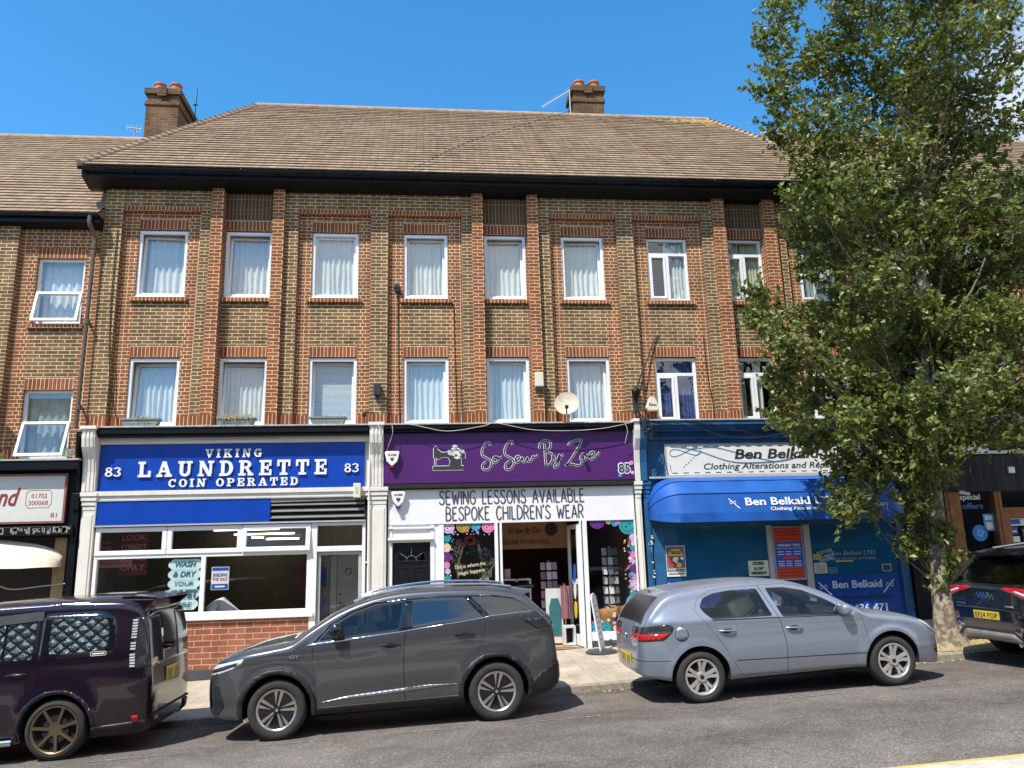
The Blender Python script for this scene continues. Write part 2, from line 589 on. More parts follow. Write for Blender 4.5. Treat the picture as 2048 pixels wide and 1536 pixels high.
def asphalt():
    mt, t, out = nodes('asphalt')
    N, Lk = t.nodes, t.links
    b = N.new('ShaderNodeBsdfPrincipled')
    b.inputs['Roughness'].default_value = 0.9
    b.inputs['Specular IOR Level'].default_value = 0.25
    Lk.new(b.outputs[0], out.inputs[0])
    c = N.new('ShaderNodeTexCoord')
    n1 = N.new('ShaderNodeTexNoise'); n1.inputs['Scale'].default_value = 0.7; n1.inputs['Detail'].default_value = 7
    mpp = N.new('ShaderNodeMapping'); mpp.inputs['Scale'].default_value = (0.35, 1.3, 1)
    Lk.new(c.outputs['Object'], mpp.inputs[0]); Lk.new(mpp.outputs[0], n1.inputs['Vector'])
    r1 = N.new('ShaderNodeValToRGB')
    r1.color_ramp.elements[0].position = 0.35; r1.color_ramp.elements[0].color = (0.128, 0.110, 0.095, 1)
    r1.color_ramp.elements[1].position = 0.68; r1.color_ramp.elements[1].color = (0.195, 0.170, 0.147, 1)
    Lk.new(n1.outputs[0], r1.inputs[0])
    v = N.new('ShaderNodeTexVoronoi'); v.inputs['Scale'].default_value = 85
    Lk.new(c.outputs['Object'], v.inputs['Vector'])
    s2 = N.new('ShaderNodeSeparateColor'); Lk.new(v.outputs['Color'], s2.inputs[0])
    r2 = N.new('ShaderNodeValToRGB')
    r2.color_ramp.elements[0].position = 0.0; r2.color_ramp.elements[0].color = (0.66, 0.66, 0.66, 1)
    r2.color_ramp.elements[1].position = 1.0; r2.color_ramp.elements[1].color = (1.75, 1.72, 1.66, 1)
    e = r2.color_ramp.elements.new(0.7); e.color = (0.95, 0.95, 0.95, 1)
    Lk.new(s2.outputs[0], r2.inputs[0])
    x = N.new('ShaderNodeMix'); x.data_type = 'RGBA'; x.blend_type = 'MULTIPLY'; x.inputs[0].default_value = 1
    Lk.new(r1.outputs[0], x.inputs[6]); Lk.new(r2.outputs[0], x.inputs[7])
    # cracks and oil
    v2 = N.new('ShaderNodeTexNoise'); v2.inputs['Scale'].default_value = 2.2; v2.inputs['Detail'].default_value = 3
    Lk.new(c.outputs['Object'], v2.inputs['Vector'])
    r3 = N.new('ShaderNodeMapRange'); r3.inputs['From Min'].default_value = 0.3; r3.inputs['From Max'].default_value = 0.7
    r3.inputs['To Min'].default_value = 0.82; r3.inputs['To Max'].default_value = 1.15
    Lk.new(v2.outputs[0], r3.inputs[0])
    vc = N.new('ShaderNodeTexVoronoi'); vc.feature = 'DISTANCE_TO_EDGE'; vc.inputs['Scale'].default_value = .55
    nw = N.new('ShaderNodeTexNoise'); nw.inputs['Scale'].default_value = 1.6; nw.inputs['Detail'].default_value = 6
    Lk.new(c.outputs['Object'], nw.inputs['Vector'])
    av = N.new('ShaderNodeVectorMath'); av.operation = 'MULTIPLY_ADD'; av.inputs[1].default_value = (.9, .9, 0)
    Lk.new(nw.outputs['Color'], av.inputs[0]); Lk.new(c.outputs['Object'], av.inputs[2]); Lk.new(av.outputs[0], vc.inputs['Vector'])
    rc_ = N.new('ShaderNodeMapRange'); rc_.inputs['From Min'].default_value = .002; rc_.inputs['From Max'].default_value = .012; rc_.inputs['To Min'].default_value = .80; rc_.inputs['To Max'].default_value = 1.0
    Lk.new(vc.outputs['Distance'], rc_.inputs[0])
    no = N.new('ShaderNodeTexNoise'); no.inputs['Scale'].default_value = .9; no.inputs['Detail'].default_value = 4
    Lk.new(c.outputs['Object'], no.inputs['Vector'])
    ro = N.new('ShaderNodeMapRange'); ro.inputs['From Min'].default_value = .60; ro.inputs['From Max'].default_value = .72; ro.inputs['To Min'].default_value = 1.0; ro.inputs['To Max'].default_value = .80
    Lk.new(no.outputs[0], ro.inputs[0])
    mo_ = N.new('ShaderNodeMath'); mo_.operation = 'MULTIPLY'; Lk.new(rc_.outputs[0], mo_.inputs[0]); Lk.new(ro.outputs[0], mo_.inputs[1])
    mo2 = N.new('ShaderNodeMath'); mo2.operation = 'MULTIPLY'; Lk.new(mo_.outputs[0], mo2.inputs[0]); Lk.new(r3.outputs[0], mo2.inputs[1])
    r3 = mo2
    h = N.new('ShaderNodeHueSaturation'); Lk.new(x.outputs[2], h.inputs['Color']); Lk.new(r3.outputs[0], h.inputs['Value'])
    Lk.new(h.outputs[0], b.inputs['Base Color'])
    bp = N.new('ShaderNodeBump'); bp.inputs['Strength'].default_value = 0.5; bp.inputs['Distance'].default_value = 0.01
    Lk.new(v.outputs['Distance'], bp.inputs['Height']); Lk.new(bp.outputs[0], b.inputs['Normal'])
    return mt

m_asph = asphalt()
m_pave = brickmat('paving', (0.40, 0.335, 0.255), (0.46, 0.39, 0.30), (0.25, 0.21, 0.165), bw=0.62, rh=0.46, ms=0.014, bump=0.2, big=0.22, rough=0.92, streak=0.9)
m_conc = mat('pale_concrete', (0.52, 0.47, 0.38), rough=0.92, var=0.25, scale=5, bump=0.3, bscale=120)
m_kerb = mat('kerb_granite', (0.30, 0.26, 0.21), rough=0.9, var=0.3, scale=14, bump=0.3, bscale=90)
m_yel = mat('yellow_paint', (0.55, 0.42, 0.12), rough=0.8, col2=(0.40, 0.33, 0.18), amt=0.5, scale=30)
m_wline = mat('worn_white_paint', (0.15, 0.14, 0.125), rough=0.85, col2=(0.5, 0.47, 0.42), amt=0.55, scale=26)
m_earth = mat('earth', (0.12, 0.10, 0.07), rough=0.95, var=0.3)

xs = [-40 + 2 * i for i in range(41)]
sheet('ground', [-900, -300, -100] + [-40 + 8 * i for i in range(11)] + [100, 300, 900], [-900, -300, -100, -40, -20, -9, -3, 10, 40, 100, 300, 900],
      lambda x, y: GR * max(-40, min(40, x)) - 0.45, m_earth)
sheet('road', xs, [-8.76, -8.2, -7.4, -6.6, -6.0, -5.3, -4.6, -4.0, -3.5], zroad, m_asph)
sheet('pavement', xs, [-3.34, -2.4, -1.2, 0.35], zpave, m_pave)
sheet('forecourt_ground', xs, [-22, -16, -12, -10.4], lambda x, y: zroad(x, -8.42) + 0.04, m_asph)
sheet('far_pavement', xs, [-10.4, -9.6, -8.76], lambda x, y: zroad(x, -8.76) + 0.025 + 0.01 * (-8.76 - y), m_conc)
# kerb stones
kb = MB()
x = -40.0
while x < 40:
    L = 0.914
    z0, z1 = zpave(x, -3.5), zpave(x + L - 0.008, -3.5)
    xa, xb = x, x + L - 0.008
    j = random.uniform(-0.004, 0.004)
    P = [(xa, -3.5 + j, z0 - 0.3), (xb, -3.5 + j, z1 - 0.3), (xb, -3.34, z1 - 0.3), (xa, -3.34, z0 - 0.3),
         (xa, -3.5 + j, z0 + 0.002), (xb, -3.5 + j, z1 + 0.002), (xb, -3.34, z1 + 0.006), (xa, -3.34, z0 + 0.006)]
    kb.add(P, [(3, 2, 1, 0), (4, 5, 6, 7), (0, 1, 5, 4), (1, 2, 6, 5), (2, 3, 7, 6), (3, 0, 4, 7)])
    x += L
tag(kb.build('kerb', m_kerb, bevel=0.012), kind='structure')
# worn parking-bay line and the yellow line
lb = MB()
xx0 = -5.4
while xx0 < 14:
    a, bb = xx0, xx0 + random.uniform(0.75, 1.05)
    yl = -5.52 - 0.025 * math.sin(xx0)
    lb.add([(a, yl, zroad(a, yl) + .004), (bb, yl, zroad(bb, yl) + .004), (bb, yl + .05, zroad(bb, yl + .05) + .004), (a, yl + .05, zroad(a, yl + .05) + .004)], [(0, 1, 2, 3)])
    xx0 = bb + 0.75
tag(lb.build('road_marking', m_wline), kind='structure')
lb = MB()
for i in range(-20, 20):
    a, bb = i * 1.0, i + 1.0
    lb.add([(a, -8.72, zroad(a, -8.72) + .004), (bb, -8.72, zroad(bb, -8.72) + .004), (bb, -8.63, zroad(bb, -8.63) + .004), (a, -8.63, zroad(a, -8.63) + .004)], [(0, 1, 2, 3)])
tag(lb.build('road_marking', m_yel), kind='structure')

# ================================================================== materials of the terrace
MORT = (0.70, 0.55, 0.35)
m_brown = brickmat('brown_brick', (0.130, 0.074, 0.031), (0.220, 0.130, 0.055), MORT, big=0.3, ms=0.0135)
m_red = brickmat('red_brick', (0.215, 0.066, 0.025), (0.31, 0.102, 0.036), MORT, big=0.3, c3=(0.40, 0.13, 0.035), ms=0.0135)
m_mix = brickmat('red_header_brick', (0.205, 0.068, 0.026), (0.30, 0.105, 0.038), MORT, bw=0.168, big=0.3, c3=(0.17, 0.10, 0.042), squash=0.62, sqf=2, ms=0.013)
m_sred = brickmat('red_soldier_brick', (0.23, 0.064, 0.024), (0.36, 0.110, 0.038), MORT, soldier=True, big=0.25, ms=0.0135)
m_sbrown = brickmat('brown_soldier_brick', (0.10, 0.06, 0.032), (0.14, 0.085, 0.045), (0.36, 0.27, 0.17), soldier=True, big=0.2)
m_chim = brickmat('chimney_brick', (0.085, 0.05, 0.026), (0.15, 0.085, 0.042), (0.20, 0.145, 0.09), big=0.45)
m_riser = brickmat('stall_riser_brick', (0.27, 0.085, 0.045), (0.35, 0.125, 0.07), (0.50, 0.36, 0.25), bw=0.30, rh=0.105, ms=0.016, big=0.2)
BR = [m_brown, m_red, m_mix, m_sred, m_sbrown]
m_tile = brickmat('roof_tile', (0.265, 0.185, 0.120), (0.365, 0.270, 0.183), (0.13, 0.092, 0.062), bw=0.165, rh=5.0, ms=0.010, bump=0.4, big=0.28, c3=(0.27, 0.185, 0.135), rough=0.9)
m_ridge = mat('ridge_tile', (0.34, 0.25, 0.17), rough=0.9, var=0.3, scale=6, bump=0.2)
m_lichen = mat('lichen', (0.34, 0.225, 0.06), rough=0.95, var=0.4, scale=9)
m_black = mat('black_gloss_paint', (0.005, 0.0055, 0.007), rough=0.4, var=0.3, spec=0.25)
m_blackdull = mat('black_matt', (0.012, 0.012, 0.013), rough=0.8, var=0.3)
m_upvc = mat('white_upvc', (0.80, 0.81, 0.82), rough=0.35, var=0.04)
m_upvc2 = mat('bright_upvc', (0.84, 0.84, 0.83), rough=0.3, var=0.03)
m_pane = glassmat('window_pane', tint=(0.90, 0.95, 0.95), refl=1.8, base=0.05)
m_net = mat('net_curtain', (0.70, 0.715, 0.69), rough=0.9, var=0.08, scale=12)
m_creamcurt = mat('cream_curtain', (0.62, 0.60, 0.44), rough=0.9, var=0.12)
m_bluecurt = mat('blue_curtain', (0.02, 0.06, 0.24), rough=0.9, var=0.35)
m_greycurt = mat('grey_curtain', (0.33, 0.40, 0.38), rough=0.9, var=0.2)
m_dark = mat('dark_room', (0.03, 0.028, 0.026), rough=0.9)
m_terra = mat('terracotta', (0.46, 0.16, 0.08), rough=0.8, var=0.2)
m_lead = mat('lead_flashing', (0.42, 0.40, 0.36), rough=0.7, var=0.35, scale=10)
m_wpaint = mat('old_white_paint', (0.74, 0.70, 0.62), rough=0.7, var=0.08, scale=4, bump=0.15, bscale=30)
m_wpaint2 = mat('fresh_white_paint', (0.80, 0.80, 0.79), rough=0.5, var=0.03)
m_pipe = mat('brown_pipe', (0.11, 0.075, 0.05), rough=0.5, var=0.3, scale=10)
m_cable = mat('black_cable', (0.015, 0.014, 0.013), rough=0.6)
m_gcable = mat('grey_cable', (0.45, 0.43, 0.40), rough=0.6)
m_metal = mat('galvanised_metal', (0.42, 0.42, 0.42), rough=0.4, metal=0.8)


def relief(mb, xs, zs, cell):
    """a brick front of cells of different depth: fronts plus the returns between neighbours"""
    xs, zs = sorted(set(xs)), sorted(set(zs))
    G = [[cell((xs[i] + xs[i + 1]) / 2, (zs[j] + zs[j + 1]) / 2) for j in range(len(zs) - 1)] for i in range(len(xs) - 1)]
    for i in range(len(xs) - 1):
        for j in range(len(zs) - 1):
            y, mi, u0, hole = G[i][j]
            x0, x1, z0, z1 = xs[i], xs[i + 1], zs[j], zs[j + 1]
            if not hole:
                v0 = z0 if mi in (3, 4) else 0
                mb.poly([(x0, y, z0), (x1, y, z0), (x1, y, z1), (x0, y, z1)], mi,
                        [(x0 - u0, z0 - v0), (x1 - u0, z0 - v0), (x1 - u0, z1 - v0), (x0 - u0, z1 - v0)])
            if i + 1 < len(xs) - 1:
                y2, m2, u2, h2 = G[i + 1][j]
                if abs(y2 - y) > 1e-6:
                    k = mi if y < y2 else m2
                    if k == 4: k = 0
                    a, b = min(y, y2), max(y, y2)
                    P = [(x1, a, z0), (x1, b, z0), (x1, b, z1), (x1, a, z1)]
                    U = [(0, z0), (b - a, z0), (b - a, z1), (0, z1)]
                    if y2 < y:
                        P.reverse(); U.reverse()
                    mb.poly(P, k, U)
            if j + 1 < len(zs) - 1:
                y2, m2, u2, h2 = G[i][j + 1]
                if abs(y2 - y) > 1e-6:
                    k = mi if y < y2 else m2
                    a, b = min(y, y2), max(y, y2)
                    P = [(x0, a, z1), (x1, a, z1), (x1, b, z1), (x0, b, z1)]
                    if y2 < y:
                        P.reverse()
                    mb.poly(P, k)

def curtain(name, mt, parent, x0, x1, z0, z1, y, folds=9, amp=0.02, seed=0):
    rnd = random.Random(seed)
    n = folds * 6
    ph = [rnd.uniform(0.7, 1.3) for _ in range(folds + 1)]
    pts = []
    for i in range(n + 1):
        t = i / n
        k = ph[int(t * folds)]
        pts.append((x0 + (x1 - x0) * t, y + amp * k * math.sin(2 * math.pi * t * folds + k)))
    b = MB()
    rows = 5
    for j in range(rows + 1):
        for i, (px, py) in enumerate(pts):
            f = 1 - 0.5 * (j / rows)
            b.v.append(Vector((px + 0.01 * math.sin(j * 1.3 + i * .3), y + (py - y) * f, z0 + (z1 - z0) * j / rows)))
    w = n + 1
    for j in range(rows):
        for i in range(n):
            b.f.append([j * w + i, j * w + i + 1, (j + 1) * w + i + 1, (j + 1) * w + i]); b.m.append(0)
    return b.build(name, mt, parent, smooth=60)

def tilt_window(parent, x0, x1, z0, z1, yf, tilt, curt='net', seed=0, swing=0.0):
    """white plastic window whose inner sash leans inward at the top; swing opens it a little on one side"""
    fw = 0.065
    b = MB()
    b.frame(x0, x1, z0, z1, yf, yf + 0.07, fw)
    b.box(x0 - 0.012, x1 + 0.012, yf - 0.025, yf + 0.0, z0 - 0.0, z0 + 0.022)
    w = b.build('window', m_upvc, parent, bevel=0.006)
    a0, a1, c0, c1 = x0 + fw - 0.008, x1 - fw + 0.008, z0 + fw - 0.008, z1 - fw + 0.008
    yy = yf + 0.075
    piv = Vector(((a0 + a1) / 2, yy, c0))
    M = Matrix.Translation(piv) @ Matrix.Rotation(-tilt, 4, 'X') @ Matrix.Rotation(swing, 4, 'Z') @ Matrix.Translation(-piv)
    b = MB()
    b.frame(a0, a1, c0, c1, yy, yy + 0.06, 0.055, 0, M)
    b.box((a0 + a1) / 2 + 0.12, (a0 + a1) / 2 + 0.16, yy - 0.02, yy, c0 + 0.01, c0 + 0.03, 0, M)
    b.build('sash', m_upvc, w, bevel=0.005)
    b = MB()
    P = [(a0 + .05, yy + .03, c0 + .05), (a1 - .05, yy + .03, c0 + .05), (a1 - .05, yy + .03, c1 - .05), (a0 + .05, yy + .03, c1 - .05)]
    b.add(P, [(0, 1, 2, 3)], 0, M)
    b.build('pane', m_pane, w)
    yc = yy + 0.075 + math.sin(tilt) * (c1 - c0)
    if curt == 'net':
        curtain('curtain', m_net, w, x0 - 0.05, x1 + 0.05, z0 - 0.02, z1 + 0.05, yc, folds=8 + seed % 4, amp=0.034, seed=seed)
    elif curt == 'blind':
        bb = MB()
        k = z0 + 0.02
        while k < z1:
            bb.add([(x0, yc, k), (x1, yc, k), (x1, yc + .012, k + .021), (x0, yc + .012, k + .021)], [(0, 1, 2, 3)])
            k += 0.024
        bb.build('blind', m_net, w)
    return w

def t_window(parent, x0, x1, z0, z1, yf, curts, seed=0):
    """casement with a top light and two panes"""
    b = MB()
    fw = 0.06
    zt = z1 - 0.36
    xm = (x0 + x1) / 2 + 0.0
    b.frame(x0, x1, z0, z1, yf, yf + 0.07, fw)
    b.box(x0 + fw, x1 - fw, yf + .002, yf + 0.068, zt - 0.035, zt + 0.035)
    b.box(xm - 0.04, xm + 0.04, yf + .002, yf + 0.068, z0 + fw, zt - 0.035)
    w = b.build('window', m_upvc2, parent, bevel=0.006)
    b = MB()
    b.frame(x0 + fw, xm - .04, z0 + fw, zt - .035, yf - 0.018, yf + 0.05, 0.05)
    b.build('sash', m_upvc2, w, bevel=0.005)
    b = MB()
    yp = yf + 0.035
    for (a, c, d, e) in ((x0 + fw, x1 - fw, zt + .035, z1 - fw), (x0 + fw + .05, xm - .09, z0 + fw + .05, zt - .085), (xm + .04, x1 - fw, z0 + fw, zt - .035)):
        b.poly([(a, yp, d), (c, yp, d), (c, yp, e), (a, yp, e)])
    b.build('pane', m_pane, w)
    for i, (a, c, mt) in enumerate(curts):
        curtain('curtain', mt, w, x0 + (x1 - x0) * a, x0 + (x1 - x0) * c, z0 - .02, z1 + .05, yf + 0.12 + .01 * i, folds=max(3, int(12 * (c - a))), amp=0.025, seed=seed + i)
    return w

def roof_slope(mb, poly_top, poly_bot, n, lip=0.028, m=0):
    """courses between an upper edge (two points) and a lower edge (two points), each with a raised tail"""
    A0, A1 = Vector(poly_bot[0]), Vector(poly_bot[1])
    B0, B1 = Vector(poly_top[0]), Vector(poly_top[1])
    nn = (A1 - A0).cross(B0 - A0).normalized()
    ux = (A1 - A0).normalized()
    for i in range(n):
        t0, t1 = i / n, (i + 1) / n
        jit = random.uniform(-0.003, 0.003)
        a, b_ = A0.lerp(B0, t0) + nn * (lip + jit), A1.lerp(B1, t0) + nn * (lip + jit)
        c, d = A1.lerp(B1, t1) + nn * 0.002, A0.lerp(B0, t1) + nn * 0.002
        off = (i % 2) * 0.0825 + i * 0.33 * 0 + random.uniform(-.02, .02)
        uu = [((p - A0).dot(ux) + off, 0.3 + i * 5.0 + (0.2 if k > 1 else 0)) for k, p in enumerate((a, b_, c, d))]
        mb.poly([a, b_, c, d], m, uu)
        e, f = A0.lerp(B0, t0) - nn * 0.002, A1.lerp(B1, t0) - nn * 0.002
        mb.poly([e, f, b_, a], m, [(0, .3), (1, .3), (1, .3), (0, .3)])

def hip_tiles(mb, p0, p1, n, r=0.10, m=0):
    p0, p1 = Vector(p0), Vector(p1)
    d = (p1 - p0) / n
    for i in range(n):
        a = p0 + d * i
        b_ = a + d * 1.15
        mb.tube([a + Vector((0, 0, .028)), b_ + Vector((0, 0, -.012))], [r, r * 0.72], 8, m)
# ================================================================== the main building
main = thing('terrace_building', (1.57, 0, 0), 'tall brown and red brick terrace with projecting hipped roof above the three central shops', 'building')
BAYS = [
    [(-6.62, -6.26, 'party'), (-6.26, -4.71, 'panel'), (-4.71, -4.49, 'brown'), (-4.49, -4.25, 'red'), (-4.25, -3.25, 'mid'), (-3.25, -3.02, 'red'), (-3.02, -2.74, 'brown'), (-2.74, -1.24, 'panel')],
    [(-1.24, -0.88, 'party'), (-0.88, 0.67, 'panel'), (0.67, 0.89, 'brown'), (0.89, 1.12, 'red'), (1.12, 2.08, 'mid'), (2.08, 2.31, 'red'), (2.31, 2.57, 'brown'), (2.57, 4.05, 'panel')],
    [(4.05, 4.42, 'party'), (4.42, 5.98, 'panel'), (5.98, 6.22, 'brown'), (6.22, 6.50, 'red'), (6.50, 7.39, 'mid'), (7.39, 7.67, 'red'), (7.67, 7.91, 'brown'), (7.91, 9.40, 'panel'), (9.40, 9.76, 'party')]]
ZON = [z for b in BAYS for z in b]
WIN = [(-5.95, -4.98), (-4.22, -3.27), (-2.46, -1.50), (-0.56, 0.37), (1.15, 2.05), (2.83, 3.76), (4.73, 5.65), (6.52, 7.37), (8.17, 9.07)]
Z1A, Z1B, Z2A, Z2B = 4.54, 5.95, 7.21, 8.67

def mcell(x, z):
    zn = [q for q in ZON if q[0] <= x < q[1]][0]
    k = zn[2]
    u0 = zn[0]
    inw = [w for w in WIN if w[0] <= x <= w[1]]
    if k == 'party':
        return (0.0, 3 if z < 4.74 else 0, u0, False)
    if k == 'brown':
        return (0.0, 3 if z < 4.74 else 0, u0, False)
    if k == 'red':
        return (-0.10, 3 if z < 4.74 else 1, u0, False)
    y = 0.10
    if inw and (Z1A < z < Z1B or Z2A < z < Z2B):
        return (0.34, 1, u0, True)
    if k == 'panel':
        if z > 9.15:
            return (0.0, 0, u0, False)
        if z > 9.04:
            return (0.0, 3, u0, False)
    if z > 9.13:
        return (y, 4, u0, False)
    if z > 8.90 and k == 'mid':
        return (y, 4, u0, False)
    if inw or k == 'mid':
        if Z1B <= z <= 6.18 or Z2B <= z <= 8.9:
            return (y, 3, (inw[0][0] if inw else u0), False)
        if 6.18 < z < 7.11:
            return (y, 0, (inw[0][0] if inw else u0), False)
    if z < 4.74:
        return (y, 3, u0, False)
    return (y, 2, u0, False)

fx = [q[0] for q in ZON] + [9.76] + [a for w in WIN for a in w]
fz_ = [4.30, Z1A, 4.74, Z1B, 6.18, 7.11, Z2A, Z2B, 8.90, 9.04, 9.13, 9.15, 9.52]
b = MB()
relief(b, fx, fz_, mcell)
b.build('front_wall', BR, main)
b = MB()
b.poly([(-6.62, 9, -.6), (-6.62, 0, -.6), (-6.62, 0, 9.52), (-6.62, 9, 9.52)])
b.poly([(9.76, 0, -.6), (9.76, 9, -.6), (9.76, 9, 9.52), (9.76, 0, 9.52)])
b.poly([(9.76, 9, -.6), (-6.62, 9, -.6), (-6.62, 9, 9.52), (9.76, 9, 9.52)])
b.build('side_wall', BR, main)
# floors close the rooms behind the windows
b = MB()
for z in (4.42, 7.0, 9.5):
    b.box(-6.6, 9.74, 0.36, 8.98, z, z + 0.06)
for x in (-1.06, 4.235):
    b.box(x - .05, x + .05, 0.36, 8.98, 4.48, 9.5)
b.box(-6.6, 9.74, 3.6, 3.7, 4.49, 9.49)
b.build('inner_wall', m_dark, main)
# brick sills of the upper row
for i, (a, c) in enumerate(WIN):
    mid = i % 3 == 1
    e = -0.0 if mid else 0.075
    b = MB()
    b.box(a - e, c + e, 0.035, 0.2, 7.105, 7.195)
    o = b.build('sill', m_sred, main, bevel=0.006)
# windows
tl = [.07, .06, .0, .035, .05, .055]
t1 = [.075, .085, .055, .03, .03, .05]
sw = [.06, .04, .0, .0, -.02, -.05]
for i in range(6):
    a, c = WIN[i]
    tilt_window(main, a, c, Z2A, Z2B - .02, 0.135, tl[i], 'net', i, sw[i])
    tilt_window(main, a, c, Z1A, Z1B - .02, 0.135, t1[i], 'blind' if i == 2 else 'net', i + 10, sw[(i + 5) % 6])
a, c = WIN[6]
t_window(main, a, c, Z2A, Z2B - .02, .16, [(0.47, 1.0, m_net)], 3)
t_window(main, a, c, Z1A, Z1B - .02, .16, [(0.0, 0.42, m_bluecurt), (0.5, 1.0, m_bluecurt)], 4)
a, c = WIN[7]
t_window(main, a, c, Z2A, Z2B - .02, .16, [(0.0, 0.44, m_creamcurt), (0.49, 1.0, m_creamcurt)], 5)
t_window(main, a, c, Z1A, Z1B - .02, .16, [(0.0, 0.3, m_greycurt), (0.55, 0.75, m_net)], 6)
a, c = WIN[8]
t_window(main, a, c, Z2A, Z2B - .02, .16, [(0.0, 0.45, m_greycurt), (0.6, 1, m_net)], 7)
t_window(main, a, c, Z1A, Z1B - .02, .16, [(0.1, 0.4, m_net)], 8)
# eaves: sloping black soffit, fascia and gutter
ex0, ex1, ey = -6.98, 10.12, -0.37
b = MB()
b.prism([(0.1, 9.50), (-0.001, 9.50), (ey, 9.60), (ey, 9.76), (0.1, 9.76)], ex0, ex1, 'x')
b.build('soffit', m_black, main)
b = MB()
pts = [(ey - 0.115 + 0.055 * math.cos(t), 9.735 + 0.055 * math.sin(t)) for t in [math.pi + math.pi * k / 8 for k in range(9)]]
inner = [(ey - 0.115 + 0.047 * math.cos(t), 9.735 + 0.047 * math.sin(t)) for t in [2 * math.pi - math.pi * k / 8 for k in range(9)]]
b.prism(pts + inner, ex0 - .02, ex1 + .02, 'x')
for x in [-6.9 + 0.95 * k for k in range(18)]:
    b.box(x, x + .03, ey - .06, ey, 9.66, 9.7)
b.build('gutter', m_black, main)
# roof
RY, RZ, EZ = 4.0, 13.98, 9.80
eyr = ey - 0.09
ra, rb = Vector((-4.65, RY, RZ)), Vector((7.95, RY, RZ))
ca, cb_ = Vector((ex0 - .02, eyr, EZ)), Vector((ex1 + .02, eyr, EZ))
da, db = Vector((ex0 - .02, 8.5, EZ)), Vector((ex1 + .02, 8.5, EZ))
b = MB()
roof_slope(b, (ra, rb), (ca, cb_), 31)
roof_slope(b, (ra, ra + Vector((0, .01, 0))), (da, ca), 31)
roof_slope(b, (rb, rb + Vector((0, .01, 0))), (cb_, db), 31)
b.poly([db, da, ra, rb])
b.poly([ca + Vector((0, .1, -.03)), da + Vector((0, 0, -.03)), db + Vector((0, 0, -.03)), cb_ + Vector((0, .1, -.03))][::-1])
roof = b.build('roof', m_tile, main)
for q0, q1 in ((ca, ra), (cb_, rb)):
    b = MB()
    hip_tiles(b, q0, q1, 34, 0.085)
    b.build('hip_tiles', m_ridge, roof, smooth=50)
b = MB()
x = ra.x
while x < rb.x - .2:
    b.tube([(x, RY, RZ - .01), (x + .47, RY, RZ - .01)], [0.10, 0.095], 10)
    x += 0.45
b.build('ridge_tiles', m_ridge, roof, smooth=50)
b = MB()
rnd = random.Random(5)
for k in range(170):      # lichen by the right end of the ridge
    t = abs(rnd.gauss(0, .055))
    u = rb.x - abs(rnd.gauss(0, 0.75)) + t * 2.3
    pz = RZ - t * (RZ - EZ)
    py = RY - t * (RY - eyr)
    s_ = rnd.uniform(.02, .07)
    nrm = Vector((0, -(RZ - EZ), (RY - eyr))).normalized()
    c0 = Vector((u, py, pz)) + nrm * rnd.uniform(.026, .034)
    e1 = Vector((1, 0, 0)); e2 = nrm.cross(e1)
    n_ = 6
    b.poly([c0 + e1 * s_ * 1.6 * math.cos(2 * math.pi * j / n_) + e2 * s_ * math.sin(2 * math.pi * j / n_) for j in range(n_)])
b.build('lichen', m_lichen, roof)
def chimney(parent, x0, x1, y0, y1, z0, z1, npots, along='x', sub=True):
    b = MB()
    h = z1 - z0
    b.box(x0, x1, y0, y1, z0, z1 - .52)
    b.box(x0 - .035, x1 + .035, y0 - .035, y1 + .035, z1 - .52, z1 - .40)
    b.box(x0 + .02, x1 - .02, y0 + .02, y1 - .02, z1 - .40, z1 - .18)
    b.box(x0 - .05, x1 + .05, y0 - .05, y1 + .05, z1 - .18, z1)
    xm = (x0 + x1) / 2
    b.box(xm - .12, xm + .12, y0 - .09, y0 - .05, z1 - .27, z1 + .002)
    o = b.build('chimney', m_chim, parent, bevel=0.012)
    for k in range(npots):
        cx = x0 + (x1 - x0) * (k + .55) / npots
        p = MB()
        p.lathe([(.15, z1 - .02), (.14, z1 + .24), (.165, z1 + .26), (.165, z1 + .31), (.13, z1 + .32), (.12, z1 + .1)], (cx, y0 + .3, 0), 'z', 16)
        p.build('chimney_pot', m_terra, o, smooth=40)
    return o
chimney(main, 4.10, 5.0, 4.15, 5.0, 12.9, 15.05, 2)

